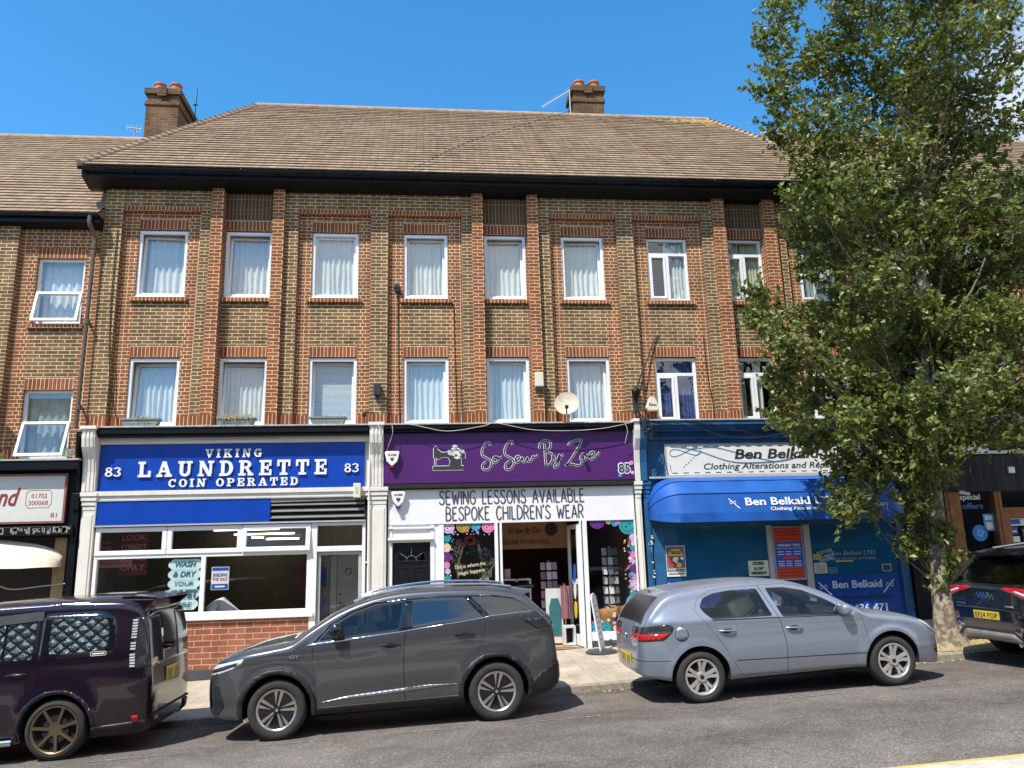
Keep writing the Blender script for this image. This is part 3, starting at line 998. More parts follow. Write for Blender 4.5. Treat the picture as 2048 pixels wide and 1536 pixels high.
# ================================================================== the lower neighbours
def neighbour(name, label, x0, x1, dz, wins, piers, mirror):
    """two storeys over a shop, roof without hips; wins: list of x ranges"""
    root = thing(name, ((x0 + x1) / 2, 0.05, 0), label, 'building')
    za, zb, zc, zd = 3.93 + dz, 5.29 + dz, 6.62 + dz, 8.0 + dz
    def cell(x, z):
        inw = [w for w in wins if w[0] <= x <= w[1]]
        pi_ = [p for p in piers if p[0] <= x <= p[1]]
        if pi_:
            return (-0.06, 0, pi_[0][0], False)
        if inw:
            if za < z < zb or zc < z < zd:
                return (0.34, 1, 0, True)
            if zb <= z < zb + .23 or zd <= z < zd + .2:
                return (.05, 3, inw[0][0], False)
            if zb + .23 < z < zc - .1:
                return (.05, 0, inw[0][0], False)
        if z < za + .2:
            return (.05, 3, x0, False)
        return (.05, 2, x0, False)
    b = MB()
    relief(b, [x0, x1] + [a for w in wins for a in w] + [a for p in piers for a in p], [za - .25, za, za + .2, zb, zb + .23, zc - .1, zc, zd, zd + .2, 8.62 + dz], cell)
    b.build('front_wall', BR, root)
    b = MB()
    b.box(x0 + .01, x1 - .01, .36, 8.5, za - .1, za - .04)
    b.box(x0 + .01, x1 - .01, .36, 8.5, zc - .25, zc - .19)
    b.box(x0 + .01, x1 - .01, 3.5, 3.6, za - .03, 8.6 + dz)
    b.build('inner_wall', m_dark, root)
    b = MB()
    b.poly([(x0, 8.6, -.8), (x0, .05, -.8), (x0, .05, 8.62 + dz), (x0, 8.6, 8.62 + dz)])
    b.poly([(x1, .05, -.8), (x1, 8.6, -.8), (x1, 8.6, 8.62 + dz), (x1, .05, 8.62 + dz)])
    b.poly([(x1, 8.6, -.8), (x0, 8.6, -.8), (x0, 8.6, 8.62 + dz), (x1, 8.6, 8.62 + dz)])
    b.build('side_wall', BR, root)
    b = MB()
    ga, gb = (x0, -14.02) if dz == 0 else (16.52, x1)
    b.box(ga, gb, .06, .3, -1.2, za - .26)
    b.build('ground_floor_wall', BR[1:], root)
    for (a, c) in wins:
        b = MB()
        b.box(a - .07, c + .07, -.01, .18, zc - .1, zc - .015)
        b.build('sill', m_sred, root, bevel=.006)
        for i, (q, r) in enumerate(((za, zb), (zc, zd))):
            fw = .06
            b = MB()
            zm = q + (r - q) * (.47 if i else .52)
            b.frame(a, c, q, r, .12, .19, fw)
            b.box(a + fw, c - fw, .122, .188, zm - .03, zm + .03)
            w = b.build('window', m_upvc2, root, bevel=.005)
            pv = Vector((0, .115, zm + .01))
            M = Matrix.Translation(pv) @ Matrix.Rotation(-rad(13 if i else 17), 4, 'X') @ Matrix.Translation(-pv)
            b = MB()
            b.frame(a + .02, c - .02, q + .01, zm + .02, .075, .115, .055, 0, M)
            b.build('sash', m_upvc2, w, bevel=.005)
            b = MB()
            b.poly([(a + fw, .16, zm), (c - fw, .16, zm), (c - fw, .16, r - fw), (a + fw, .16, r - fw)])
            b.add([(a + .07, .095, q + .06), (c - .07, .095, q + .06), (c - .07, .095, zm - .03), (a + .07, .095, zm - .03)], [(0, 1, 2, 3)], 0, M)
            b.build('pane', m_pane, w)
            curtain('curtain', m_net if i else m_greycurt, w, a, c, q, r, .3, folds=6, amp=.03, seed=int(a * 7) + i)
    b = MB()
    b.prism([(0.1, 8.61 + dz), (.049, 8.61 + dz), (-.2, 8.67 + dz), (-.2, 8.80 + dz), (.1, 8.80 + dz)], x0, x1, 'x')
    b.build('soffit', m_black, root)
    b = MB()
    gy = -.26
    pts = [(gy + .05 * math.cos(t), 8.81 + dz + .05 * math.sin(t)) for t in [math.pi + math.pi * k / 8 for k in range(9)]]
    inn = [(gy + .043 * math.cos(t), 8.81 + dz + .043 * math.sin(t)) for t in [2 * math.pi - math.pi * k / 8 for k in range(9)]]
    b.prism(pts + inn, x0, x1, 'x')
    b.build('gutter', m_black, root)
    ry, rz = 4.35, 13.05 + dz
    b = MB()
    e0 = (-.28, 8.84 + dz)
    roof_slope(b, (Vector((x0, ry, rz)), Vector((x1, ry, rz))), (Vector((x0, e0[0], e0[1])), Vector((x1, e0[0], e0[1]))), 31)
    b.poly([(x1, 9, 8.85 + dz), (x0, 9, 8.85 + dz), (x0, ry, rz), (x1, ry, rz)])
    b.poly([(x0, e0[0], e0[1] - .02), (x0, ry, rz - .02), (x0, 9, 8.83 + dz)])
    b.poly([(x1, e0[0], e0[1] - .02), (x1, 9, 8.83 + dz), (x1, ry, rz - .02)])
    rf = b.build('roof', m_tile, root)
    b = MB()
    x = x0
    while x < x1 - .3:
        b.tube([(x, ry, rz - .01), (x + .47, ry, rz - .01)], [.10, .095], 10)
        x += .45
    b.build('ridge_tiles', m_ridge, rf, smooth=50)
    return root
left = neighbour('brick_terrace', 'lower brick terrace with tilting white windows above the 81 shop sign', -17.0, -6.625, 0.0, [(-7.84, -6.92)], [(-8.62, -8.18)], False)
chimney(left, -7.82, -6.95, 4.7, 6.3, 12.6, 14.85, 2)
right = neighbour('brick_terrace', 'lower brick terrace half hidden behind the tree, above the timber shop', 9.77, 24.0, 0.72, [(10.35, 11.25), (12.15, 13.05), (13.9, 14.8)], [(9.8, 10.1), (11.5, 11.9), (15.2, 15.6)], True)
chimney(right, 15.05, 16.3, 4.6, 5.6, 13.2, 16.4, 0)

# ------------------------------------------------------------------ things fixed to the fronts and roofs
def downpipe(x, ztop, zbot, label):
    r = thing('drainpipe', (x, -.1, zbot), label, 'drainpipe')
    b = MB()
    b.tube(catmull([(x - .02, -.26, ztop), (x - .02, -.25, ztop - .18), (x + .05, -.13, ztop - .42), (x + .05, -.12, ztop - .6)], 5), .045, 10)
    b.tube([(x + .05, -.12, ztop - .58), (x + .02, -.12, zbot)], .04, 10)
    b.build('pipe', m_pipe, r, smooth=50)
    for z in (ztop - .62, ztop - 2.2, ztop - 3.9):
        c = MB()
        c.lathe([(.045, z - .05), (.056, z - .045), (.056, z + .045), (.045, z + .05)], (x + .045, -.12, 0), 'z', 12)
        c.box(x + .03, x + .06, -.12, .05, z - .02, z + .02)
        c.build('collar', m_pipe, r, smooth=40)
downpipe(-6.76, 8.80, 4.5, 'brown drainpipe running down the brick corner above the 81 shop sign')

def yagi(name, label, mast, p0, p1, nel, L, tilt=0):
    r = thing('tv_aerial', mast[0], label, 'aerial', 'aerials on the roofs')
    b = MB()
    b.tube(mast, .018, 6)
    b.build('mast', m_metal, r)
    b = MB()
    p0, p1 = Vector(p0), Vector(p1)
    b.tube([p0, p1], .012, 6)
    d = (p1 - p0).normalized()
    up = Vector((0, 0, 1)) if not tilt else d.cross(Vector((0, 0, 1))).normalized()
    for k in range(nel):
        q = p0.lerp(p1, (k + .5) / nel)
        l = L * (1.0 - 0.35 * k / nel)
        b.tube([q - up * l, q + up * l], .006, 5)
    b.build('antenna', m_metal, r)
yagi('a', 'long herringbone TV aerial slanting off the chimney above the purple shop', [(4.02, 4.2, 13.7), (4.02, 4.2, 14.95)], (4.15, 4.2, 15.0), (3.2, 4.2, 14.36), 18, .11, 0)
yagi('b', 'small TV aerial low beside the chimney over the 81 shop', [(-8.0, 4.55, 12.9), (-8.0, 4.55, 13.5)], (-7.8, 4.5, 13.47), (-8.2, 4.5, 13.52), 5, .13, 0)
r = thing('aerial_pole', (-6.5, 5.3, 12.6), 'thin upright aerial pole beside the chimney over the laundrette roof hip', 'aerial', 'aerials on the roofs')
b = MB()
b.tube([(-6.72, 5.3, 12.6), (-6.7, 5.3, 14.0), (-6.66, 5.3, 15.3)], [.02, .017, .008], 6)
b.ball((-6.69, 5.3, 14.75), .035)
b.box(-6.76, -6.62, 5.29, 5.31, 14.74, 14.76)
b.build('pole', m_blackdull, r)

# satellite dish
r = thing('satellite_dish', (2.78, -.1, 4.6), 'beige weathered satellite dish on the red pilaster beside the sixth lower window', 'satellite dish')
b = MB()
nrm = Vector((-.25, -.93, .26)).normalized()
q = nrm.to_track_quat('Z', 'Y').to_matrix().to_4x4()
M = Matrix.Translation((2.72, -.38, 4.86)) @ q
pr = [(0.0001, -.03), (.08, -.027), (.15, -.018), (.215, -.003), (.245, .008), (.25, .004), (.215, -.010), (.15, -.026), (.08, -.036), (.0001, -.038)]
b.lathe(pr, (0, 0, 0), 'z', 28, 0, M)
b.build('dish', mat('aged_beige', (.55, .46, .33), rough=.5, col2=(.42, .30, .19), amt=.55, scale=9), r, smooth=40)
b = MB()
b.tube(catmull([(2.7, -.40, 4.66), (2.68, -.55, 4.62), (2.66, -.68, 4.72)], 4), .014, 6)
b.box(2.63, 2.69, -.74, -.66, 4.70, 4.76)
b.build('arm', m_blackdull, r)
b = MB()
b.tube(catmull([(2.75, -.34, 4.84), (2.8, -.2, 4.7), (2.82, -.05, 4.62), (2.82, .04, 4.62)], 4), .02, 8)
b.build('bracket', m_metal, r)

def wallbox(name, label, cat, x0, x1, y0, y1, z0, z1, mt, bev=.012, grp=None, lidmat=None):
    b = MB()
    b.box(x0, x1, y0, y1, z0, z1)
    o = b.build(name, mt, None, bevel=bev)
    o.location = (0, 0, 0)
    return tag(o, label, cat, grp)
m_cream = mat('cream_plastic', (.72, .66, .50), rough=.4, var=.06)
m_char = mat('charcoal_plastic', (.02, .022, .026), rough=.5)
r = thing('meter_box', (2.2, -.1, 5.2), 'cream rectangular box on the red pilaster above the satellite dish', 'wall box')
b = MB(); b.box(2.12, 2.30, -.2, -.1, 5.25, 5.55); b.build('cover', m_cream, r, bevel=.02)
b = MB(); b.box(2.13, 2.29, -.18, -.1, 5.18, 5.249); b.build('base', m_char, r, bevel=.01)
r = thing('floodlight', (-1.05, 0, 5.2), 'black floodlight box on the brown pilaster above the laundrette', 'floodlight')
b = MB(); b.box(-1.14, -1.0, -.16, -.02, 5.1, 5.35); b.build('housing', m_char, r, bevel=.015)
b = MB(); b.prism([(-1.12, 5.1), (-1.02, 5.1), (-1.05, 5.02), (-1.09, 5.02)], -.12, -.04); b.build('neck', m_char, r)
r = thing('security_light', (-.7, .1, 7.35), 'small dark security lamp left of the fourth upper window', 'lamp')
b = MB(); b.box(-.76, -.64, -.02, .1, 7.40, 7.5); b.build('housing', m_char, r, bevel=.015)
b = MB(); b.lathe([(.02, 7.30), (.06, 7.33), (.065, 7.38), (.03, 7.4)], (-.68, .03, 0), 'z', 12); b.build('shade', m_char, r, smooth=40)
r = thing('junction_ball', (4.22, -.02, 5.1), 'round black cable junction on the brown pilaster above the white pilaster', 'junction box')
b = MB(); b.ball((4.24, -.09, 5.14), .095, .09, .10); b.build('cap', m_black, r, smooth=60)
b = MB()
for k in range(5):
    xx = 4.18 + .025 * k
    b.tube(catmull([(xx, -.05, 5.1), (xx + .02 * math.sin(k), -.04, 4.9), (xx + .05 * math.cos(k * 2), -.06, 4.72), (4.2 + .06 * k, -.1, 4.56)], 4), .011, 5)
b.build('cable', m_cable, r)

def alarm(label, pts, y, w1, mt, txt, tcol, c, logo=None, band=None):
    """bell box: outline of (x,z), lettering"""
    r = thing('alarm_box', (c[0], y, c[1]), label, 'alarm box', 'burglar alarm boxes on the fronts')
    b = MB()
    P = [(c[0] + p[0], c[1] + p[1]) for p in pts]
    b.prism(P, y - w1, y)
    b.build('cover', mt, r, bevel=.012)
    if txt:
        b = MB()
        b.text(txt[0], c[0] + txt[1], c[0] + txt[2], c[1] + txt[3], txt[4], y - w1 - .004, 0, bold=.02)
        b.build('lettering', tcol, r)
    if logo:
        b = MB()
        b.prism([(c[0] + logo[0] + p[0] * logo[2], c[1] + logo[1] + p[1] * logo[2]) for p in ((-1, 1), (0, .75), (1, 1), (1, 0), (0, -1.2), (-1, 0))], y - w1 - .004, y - w1 - .0005)
        b.build('emblem', mat('dark_emblem', (.06, .05, .045), rough=.5), r)
    if band:
        b = MB()
        b.prism([(c[0] + p[0], c[1] + p[1]) for p in band[0]], y - w1 - .003, y - .01)
        b.build('lens', band[1], r)
    return r
m_wplast = mat('white_plastic', (.80, .79, .77), rough=.35, var=.04)
m_ink = mat('dark_lettering', (.03, .028, .03), rough=.6)
m_maroon = mat('maroon_lettering', (.22, .03, .03), rough=.6)
m_redl = mat('red_lens', (.30, .01, .02), rough=.25)
m_bluel = mat('blue_lens', (.02, .06, .3), rough=.25)
tri = [(-.14, .13), (-.125, .16), (.125, .16), (.14, .13), (.10, -.04), (.0, -.14), (-.10, -.04)]
alarm('white shield alarm box with red lens on the purple sign', [(p[0] * 1.03, p[1]) for p in tri], -.14, .10, m_wplast, ('AGB', -.085, .085, .065, .045), m_maroon, (-.76, 3.80), (0, -.0, .035), ([(-.05, -.125), (.05, -.125), (.03, -.17), (-.03, -.17)], m_redl))
alarm('white triangular alarm box with blue lens on the white board over the black door', tri, -.05, .10, m_wplast, ('AGB', -.085, .085, .075, .04), m_ink, (-.64, 3.02), (0, .0, .04), ([(-.05, -.13), (.05, -.13), (.03, -.17), (-.03, -.17)], m_bluel))
alarm('cream pyramid alarm box above the blue shopfront', [(-.13, -.09), (-.14, -.06), (-.06, .14), (-.04, .16), (.04, .16), (.06, .14), (.14, -.06), (.13, -.09), (.1, -.13), (-.1, -.13)], .02, .12, m_cream, ('Risco', -.08, .08, -.03, .055), m_ink, (4.58, 4.88))
alarm('slim cream alarm box at the lower right corner of the laundrette sign', [(-.07, -.14), (-.07, .14), (.07, .14), (.07, -.14)], -.12, .10, m_cream, None, m_ink, (-1.43, 3.21), None, ([(-.022, -.06), (.022, -.06), (.022, .06), (-.022, .06)], mat('pale_green', (.35, .5, .3), rough=.5)))

# planters on the shop cornice
m_planter = mat('grey_green_plastic', (.20, .235, .215), rough=.6, var=.15)
m_straw = mat('dry_stems', (.42, .33, .16), rough=.9, var=.3)
for k, (x0, x1, how) in enumerate([(-5.88, -5.18, 'first lower window, one dry tuft in it'), (-4.1, -3.4, 'second lower window, full of dry stems'), (-2.36, -1.66, 'third lower window, nearly bare')]):
    r = thing('window_box', ((x0 + x1) / 2, -.16, 4.5), 'grey-green planter under the laundrette\'s ' + how, 'planter', 'planters on the laundrette ledge')
    b = MB()
    b.prism([(x0 + .06, 4.505), (x1 - .06, 4.505), (x1 - .01, 4.62), (x0 + .01, 4.62)], -.27, -.09)
    b.box(x0 - .01, x1 + .01, -.285, -.075, 4.62, 4.655)
    b.box(x0 + .1, x1 - .1, -.274, -.27, 4.545, 4.57)
    b.build('trough', m_planter, r, bevel=.008)
    b = MB()
    rr = random.Random(k)
    for j in range((16, 60, 8)[k]):
        xx = (rr.gauss(x0 + .42, .07) if k == 0 else rr.uniform(x0 + .08, x1 - .08))
        yy = rr.uniform(-.24, -.12)
        b.tube([(xx, yy, 4.62), (xx + rr.uniform(-.06, .06), yy - .06, 4.70 + rr.uniform(-.02, .04)), (xx + rr.uniform(-.12, .12), yy - .16, 4.64 + rr.uniform(-.06, .02))], .0035, 4, caps=False)
    b.build('stems', m_straw, r)

# cables
def cable(name, label, pts, rr, mt, k=7):
    b = MB()
    b.tube(catmull(pts, k), rr, 6)
    return tag(b.build(name, mt, None, smooth=60), label, 'cable', 'cables along the fronts')
cable('cable', 'thin black cable dropping from the small security lamp to the purple shop', [(-.68, .06, 7.34), (-.66, .09, 6.4), (-.64, .085, 5.2), (-.62, .08, 4.55)], .011, m_cable)
cable('cable', 'thin dark cable down the brick right of the fourth upper window', [(.40, .06, 7.08), (.48, .07, 7.02), (.50, .085, 6.2), (.52, .085, 5.2), (.53, .08, 4.6)], .009, m_cable)
cable('cable', 'thin cable snaking down the corner pier left of the first windows', [(-6.33, -.02, 8.6), (-6.34, -.02, 7.2), (-6.30, -.02, 6.2), (-6.24, -.015, 5.5), (-6.14, .07, 4.9), (-6.05, .06, 4.6)], .009, m_cable)
cable('cable', 'looping black cable over the brown panel above the junction ball', [(4.86, .08, 6.42), (4.75, .06, 6.3), (4.6, .03, 5.95), (4.42, -.05, 5.6), (4.3, -.06, 5.3), (4.26, -.06, 5.15)], .016, m_cable)
cable('cable', 'thin black cable beside the lower window of the blue shop', [(5.85, .085, 6.4), (5.87, .08, 5.6), (5.93, .08, 5.0), (5.95, .08, 4.56)], .009, m_cable)
cable('cable', 'pale drooping wire across the black cornice of the purple shop', [(-1.0, -.22, 4.48), (-.4, -.31, 4.47), (.3, -.33, 4.33), (1.0, -.31, 4.42), (1.3, -.31, 4.48), (2.0, -.33, 4.34), (2.8, -.33, 4.31), (3.5, -.32, 4.36), (4.1, -.31, 4.48)], .008, m_gcable)
cable('cable', 'pale wire hanging at the left end of the purple sign', [(-.76, -.3, 4.47), (-.75, -.31, 4.3), (-.82, -.22, 4.1), (-.9, -.17, 3.9)], .008, m_gcable)
cable('cable', 'pale wire hanging at the right end of the purple sign', [(3.9, -.31, 4.5), (3.95, -.33, 4.3), (3.92, -.30, 4.15), (3.9, -.26, 4.05)], .008, m_gcable)
cable('cable', 'black cable sagging across the blue cornice', [(4.5, -.32, 4.5), (5.2, -.33, 4.40), (5.9, -.34, 4.18), (6.5, -.33, 4.12), (7.2, -.34, 4.2), (8.0, -.32, 4.4), (8.6, -.32, 4.5)], .010, m_cable)
cable('cable', 'second black cable slanting down the blue fascia', [(4.9, -.31, 4.52), (5.6, -.32, 4.44), (6.4, -.33, 4.25), (6.9, -.30, 4.08)], .009, m_cable)
cable('cable', 'black wire straight down the blue fascia to the awning', [(4.66, -.28, 4.45), (4.68, -.12, 4.1), (4.74, -.1, 3.8), (4.8, -.1, 3.42)], .009, m_cable)
cable('cable', 'thin overhead wire rising over the roof tiles to the chimney', [(-.3, -.55, 9.86), (1.1, 1.3, 11.62), (3.9, 3.9, 14.05)], .007, m_cable)
cable('cable', 'thin black rod standing on the ledge between the fourth and fifth lower windows', [(.64, -.05, 4.5), (.63, -.03, 4.9), (.62, -.02, 5.42)], .013, m_cable)
r = thing('sensor_bracket', (-1.3, -.2, 4.5), 'small wire bracket with dark knob on the ledge right of the third planter', 'bracket')
b = MB()
b.tube([(-1.34, -.2, 4.74), (-1.14, -.2, 4.74), (-1.14, -.2, 4.5)], .014, 6)
b.tube([(-1.3, -.2, 4.66), (-1.3, -.2, 4.5)], .01, 6)
b.build('rod', m_blackdull, r)
b = MB(); b.ball((-1.31, -.22, 4.69), .045); b.build('knob', m_blackdull, r, smooth=60)
# ================================================================== lettering helpers
def arc(cx, cz, rx, rz, a0, a1, tx, tz, n=14):
    o, i = [], []
    for k in range(n + 1):
        t = rad(a0 + (a1 - a0) * k / n)
        o.append((cx + rx * math.cos(t), cz + rz * math.sin(t)))
        i.append((cx + (rx - tx) * math.cos(t), cz + (rz - tz) * math.sin(t)))
    return [[o[k], o[k + 1], i[k + 1], i[k]] for k in range(n)]
def rc(a, b, c, d):
    return [[(a, b), (c, b), (c, d), (a, d)]]
_st = rc(.12, .15, .36, .85) + rc(0, 0, .5, .15) + rc(0, .85, .5, 1)
SLAB = {
    'L': (.88, _st + rc(.5, 0, .88, .15) + rc(.70, .15, .88, .40)),
    'A': (1.08, [[(.13, .15), (.28, .15), (.60, 1), (.38, 1)], [(.38, 1), (.64, 1), (.98, .15), (.70, .15)]] + rc(.32, .30, .72, .43) + rc(0, 0, .42, .15) + rc(.58, 0, 1.08, .15)),
    'U': (1.0, rc(.12, .32, .36, .85) + rc(0, .85, .48, 1) + rc(.68, .32, .86, .85) + rc(.56, .85, 1, 1) + arc(.49, .33, .37, .33, 180, 360, .22, .17)),
    'N': (1.1, rc(.12, .15, .29, .85) + rc(0, 0, .42, .15) + rc(.80, .15, .97, .85) + rc(.68, .85, 1.1, 1) + [[(.04, 1), (.36, 1), (.97, 0), (.72, 0)]]),
    'D': (.96, _st + arc(.46, .5, .5, .5, -90, 90, .26, .15)),
    'R': (1.06, rc(.12, .15, .36, .85) + rc(0, 0, .5, .15) + rc(0, .85, .46, 1) + arc(.46, .725, .42, .275, -90, 90, .23, .14) + rc(.36, .45, .46, .59) + [[(.44, .5), (.68, .5), (.96, .12), (.70, .12)]] + rc(.66, 0, 1.06, .15)),
    'E': (.88, _st + rc(.5, 0, .88, .15) + rc(.5, .85, .86, 1) + rc(.36, .43, .56, .57) + rc(.54, .31, .66, .69) + rc(.72, .15, .88, .38) + rc(.70, .62, .86, .85)),
    'T': (.94, rc(.35, .15, .59, .85) + rc(.2, 0, .74, .15) + rc(0, .85, .94, 1) + rc(0, .58, .16, .85) + rc(.78, .58, .94, .85)),
    'V': (1.02, [[(.08, .85), (.35, .85), (.62, 0), (.44, 0)], [(.74, .85), (.90, .85), (.62, 0), (.52, 0)]] + rc(0, .85, .46, 1) + rc(.62, .85, 1.02, 1)),
    'I': (.5, _st),
    'K': (1.08, _st + [[(.36, .38), (.36, .58), (.74, .86), (.90, .86)], [(.44, .50), (.62, .62), (1.0, .14), (.70, .14)]] + rc(.60, .85, 1.04, 1) + rc(.62, 0, 1.08, .15)),
    'G': (1.02, arc(.48, .5, .48, .5, 45, 330, .25, .15) + rc(.70, .04, .90, .40) + rc(.54, .36, 1.02, .5) + rc(.74, .66, .88, .98)),
    'C': (.92, arc(.48, .5, .48, .5, 42, 318, .25, .15) + rc(.72, .62, .88, .98)),
    'O': (.98, arc(.49, .5, .49, .5, 0, 360, .26, .14, 24)),
    'P': (.94, _st + arc(.48, .70, .46, .30, -90, 90, .25, .14) + rc(.36, .40, .48, .54)),
    '8': (.8, arc(.4, .28, .40, .28, 0, 360, .21, .12, 18) + arc(.4, .75, .34, .25, 0, 360, .18, .12, 18)),
    '3': (.8, arc(.37, .28, .42, .28, -160, 88, .21, .12) + arc(.37, .75, .38, .25, -88, 160, .2, .12)),
}
def slab(mb, txt, x0, x1, z0, h, y, m=0, gap=.22, ext=.02, asp=None):
    L = [SLAB.get(c, (.55, [])) for c in txt]
    tot = sum(l[0] for l in L) + gap * (len(L) - 1)
    k = (x1 - x0) / tot
    x = x0
    q = 0
    for w, prims in L:
        for p in prims:
            mb.prism([(x + a * k, z0 + b * h) for a, b in p], y - .0005 * (q % 5), y + ext, 'y', m)
            q += 1
        x += (w + gap) * k
    return mb

_S = [(.40, .84), (.33, .97), (.2, 1), (.06, .9), (.05, .72), (.18, .56), (.34, .42), (.42, .24), (.34, .05), (.18, 0), (.04, .08), (0, .2)]
MONO = {
    'S': (.42, [_S]), 'E': (.38, [[(.36, 1), (0, .99), (.01, 0), (.38, .02)], [(0, .54), (.3, .53)]]),
    'W': (.64, [[(0, 1), (.15, 0), (.31, .72), (.47, 0), (.64, 1)]]), 'I': (.03, [[(.015, 1), (.015, 0)]]),
    'N': (.46, [[(0, 0), (.01, 1), (.44, 0), (.45, 1)]]),
    'G': (.46, [[(.43, .84), (.34, .98), (.2, 1), (.05, .82), (0, .5), (.05, .16), (.2, 0), (.36, .05), (.44, .22), (.45, .44), (.26, .44)]]),
    'L': (.34, [[(0, 1), (.01, 0), (.34, .02)]]),
    'O': (.48, [[(.24, 1), (.06, .84), (0, .5), (.06, .16), (.24, 0), (.42, .16), (.48, .5), (.42, .84), (.24, 1)]]),
    'A': (.48, [[(0, 0), (.23, 1), (.48, 0)], [(.08, .32), (.41, .32)]]), 'V': (.46, [[(0, 1), (.23, 0), (.46, 1)]]),
    'B': (.42, [[(0, 0), (0, 1), (.22, .98), (.36, .86), (.34, .66), (.2, .54), (.02, .53)], [(.2, .54), (.36, .45), (.42, .27), (.34, .06), (.18, 0), (0, 0)]]),
    'P': (.40, [[(0, 0), (0, 1), (.24, .98), (.39, .82), (.36, .58), (.2, .46), (.01, .46)]]),
    'K': (.42, [[(0, 1), (0, 0)], [(.38, 1), (.02, .5), (.42, 0)]]),
    'C': (.42, [[(.40, .84), (.32, .98), (.2, 1), (.05, .82), (0, .5), (.05, .16), (.2, 0), (.34, .04), (.42, .2)]]),
    'H': (.44, [[(0, 1), (0, 0)], [(.43, 1), (.44, 0)], [(0, .5), (.44, .52)]]),
    'D': (.44, [[(0, 0), (0, 1), (.2, .97), (.38, .8), (.44, .5), (.38, .18), (.2, .02), (0, 0)]]),
    'R': (.42, [[(0, 0), (0, 1), (.24, .98), (.38, .82), (.35, .6), (.2, .48), (.01, .48)], [(.16, .48), (.42, 0)]]),
    "'": (.05, [[(.04, 1.08), (.0, .86)]]),
}
def mono(mb, txt, x0, x1, z0, h, y, w, m=0, gap=.17):
    L = [MONO.get(c, (.32, [])) for c in txt]
    tot = sum(l[0] for l in L) + gap * (len(L) - 1)
    k = (x1 - x0) / tot
    x, q = x0, 0
    for wd, st in L:
        for s_ in st:
            pts = [(x + a * k, z0 + b * h) for a, b in s_]
            if len(pts) > 5:
                pts = [(p.x, p.y) for p in catmull([Vector((a, b, 0)) for a, b in pts], 3)]
                mb.ribbon(pts, w, y - .0004 * (q % 4), m)
            else:      # straight strokes, one ribbon a piece
                for i in range(len(pts) - 1):
                    mb.ribbon([pts[i], pts[i + 1]], w, y - .0004 * ((q + i) % 5), m)
            q += 1
        x += (wd + gap) * k
    return mb

def scale_icon(mb, x, z, s, y, m=0, flip=1):
    """needle with a loop of thread"""
    mb.ribbon([(x - .5 * s * flip, z + .5 * s), (x + .5 * s * flip, z - .5 * s)], s * .09, y, m)
    lp = [(x + s * .28 * math.cos(t) - .12 * s * flip, z + .12 * s + s * .16 * math.sin(2 * t)) for t in [2 * math.pi * k / 16 for k in range(17)]]
    mb.ribbon(lp, s * .045, y - .0006, m)

# ================================================================== shopfront materials
m_blue = mat('royal_blue_board', (.003, .05, .36), rough=.32, var=.14, scale=1.6)
m_letter = mat('white_lettering', (.82, .82, .80), rough=.5, var=.03)
m_purple = mat('purple_board', (.072, .012, .125), rough=.4, var=.14, scale=1.6)
m_steelblue = mat('painted_blue_wood', (.015, .100, .225), rough=.5, var=.3, scale=3)
m_navy = mat('navy_paint', (.008, .035, .09), rough=.5, var=.2)
m_grey = mat('grey_paint', (.42, .42, .41), rough=.5, var=.1)
m_step = mat('dark_step', (.055, .06, .065), rough=.7, var=.2, bump=.2)
m_shopglass = glassmat('shop_glass', tint=(.93, .95, .93), refl=1.0, base=.0)
m_shade = mat('shop_wall', (.42, .38, .29), rough=.9, var=.1)
m_floorw = mat('wood_floor', (.50, .27, .09), rough=.45, var=.2, scale=5)
m_tan = mat('tan_panel', (.36, .26, .13), rough=.6, var=.1)
m_tube = mat('lit_tube', (1.0, .93, .72), emit=6)
m_paper = mat('paper', (.78, .78, .74), rough=.8, var=.04)
m_redp = mat('red_print', (.42, .03, .03), rough=.6)
m_bluep = mat('blue_print', (.02, .09, .42), rough=.6)
m_yellowp = mat('yellow_print', (.75, .52, .03), rough=.6)
m_cyan = mat('pale_cyan_print', (.62, .78, .78), rough=.6)
m_teal = mat('teal_lettering', (.02, .16, .26), rough=.6)
m_awblue = mat('awning_fabric', (.008, .095, .40), rough=.55, var=.16, scale=3, bump=.1, bscale=6)
m_awcream = mat('cream_awning_fabric', (.70, .62, .48), rough=.8, var=.12, scale=2)

def pilaster(parent, x0, x1, ztop, zbot, mt, y=-.12, name='pilaster'):
    b = MB()
    b.box(x0, x1, y, .3, zbot, zbot + .25)
    b.box(x0 + .03, x1 - .03, y + .03, .3, zbot + .25, ztop - .34)
    b.box(x0 + .07, x1 - .07, y + .015, y + .031, zbot + .33, ztop - .42)
    for k in range(4):
        b.box(x0 + .03 - .012 * k, x1 - .03 + .012 * k, y + .02 - .018 * k, .3, ztop - .34 + .085 * k, ztop - .34 + .078 + .085 * k)
    return b.build(name, mt, parent, bevel=.008)

def console(parent, x0, x1, z0, z1, mt, d0=.14, d1=.33, cap=True):
    """tall curved bracket between two shop fascias"""
    prof = [(.0, z0), (-d0, z0), (-d0 - .01, z0 + .3 * (z1 - z0)), (-d0 - .05, z0 + .5 * (z1 - z0)), (-d1 + .03, z0 + .68 * (z1 - z0)), (-d1, z0 + .82 * (z1 - z0)), (-d1, z1 - .06), (0, z1 - .06)]
    b = MB()
    b.prism(prof, x0, x1, 'x')
    for t in (.22, .5, .78):
        xx = x0 + (x1 - x0) * t
        b.prism([(p[0] - .016 if 0 < i < 7 else p[0], p[1]) for i, p in enumerate(prof)], xx - .022, xx + .022, 'x')
    b.box(x0 - .03, x1 + .03, -d1 - .05, 0, z1 - .06, z1)
    return b.build('console', mt, parent, bevel=.006)

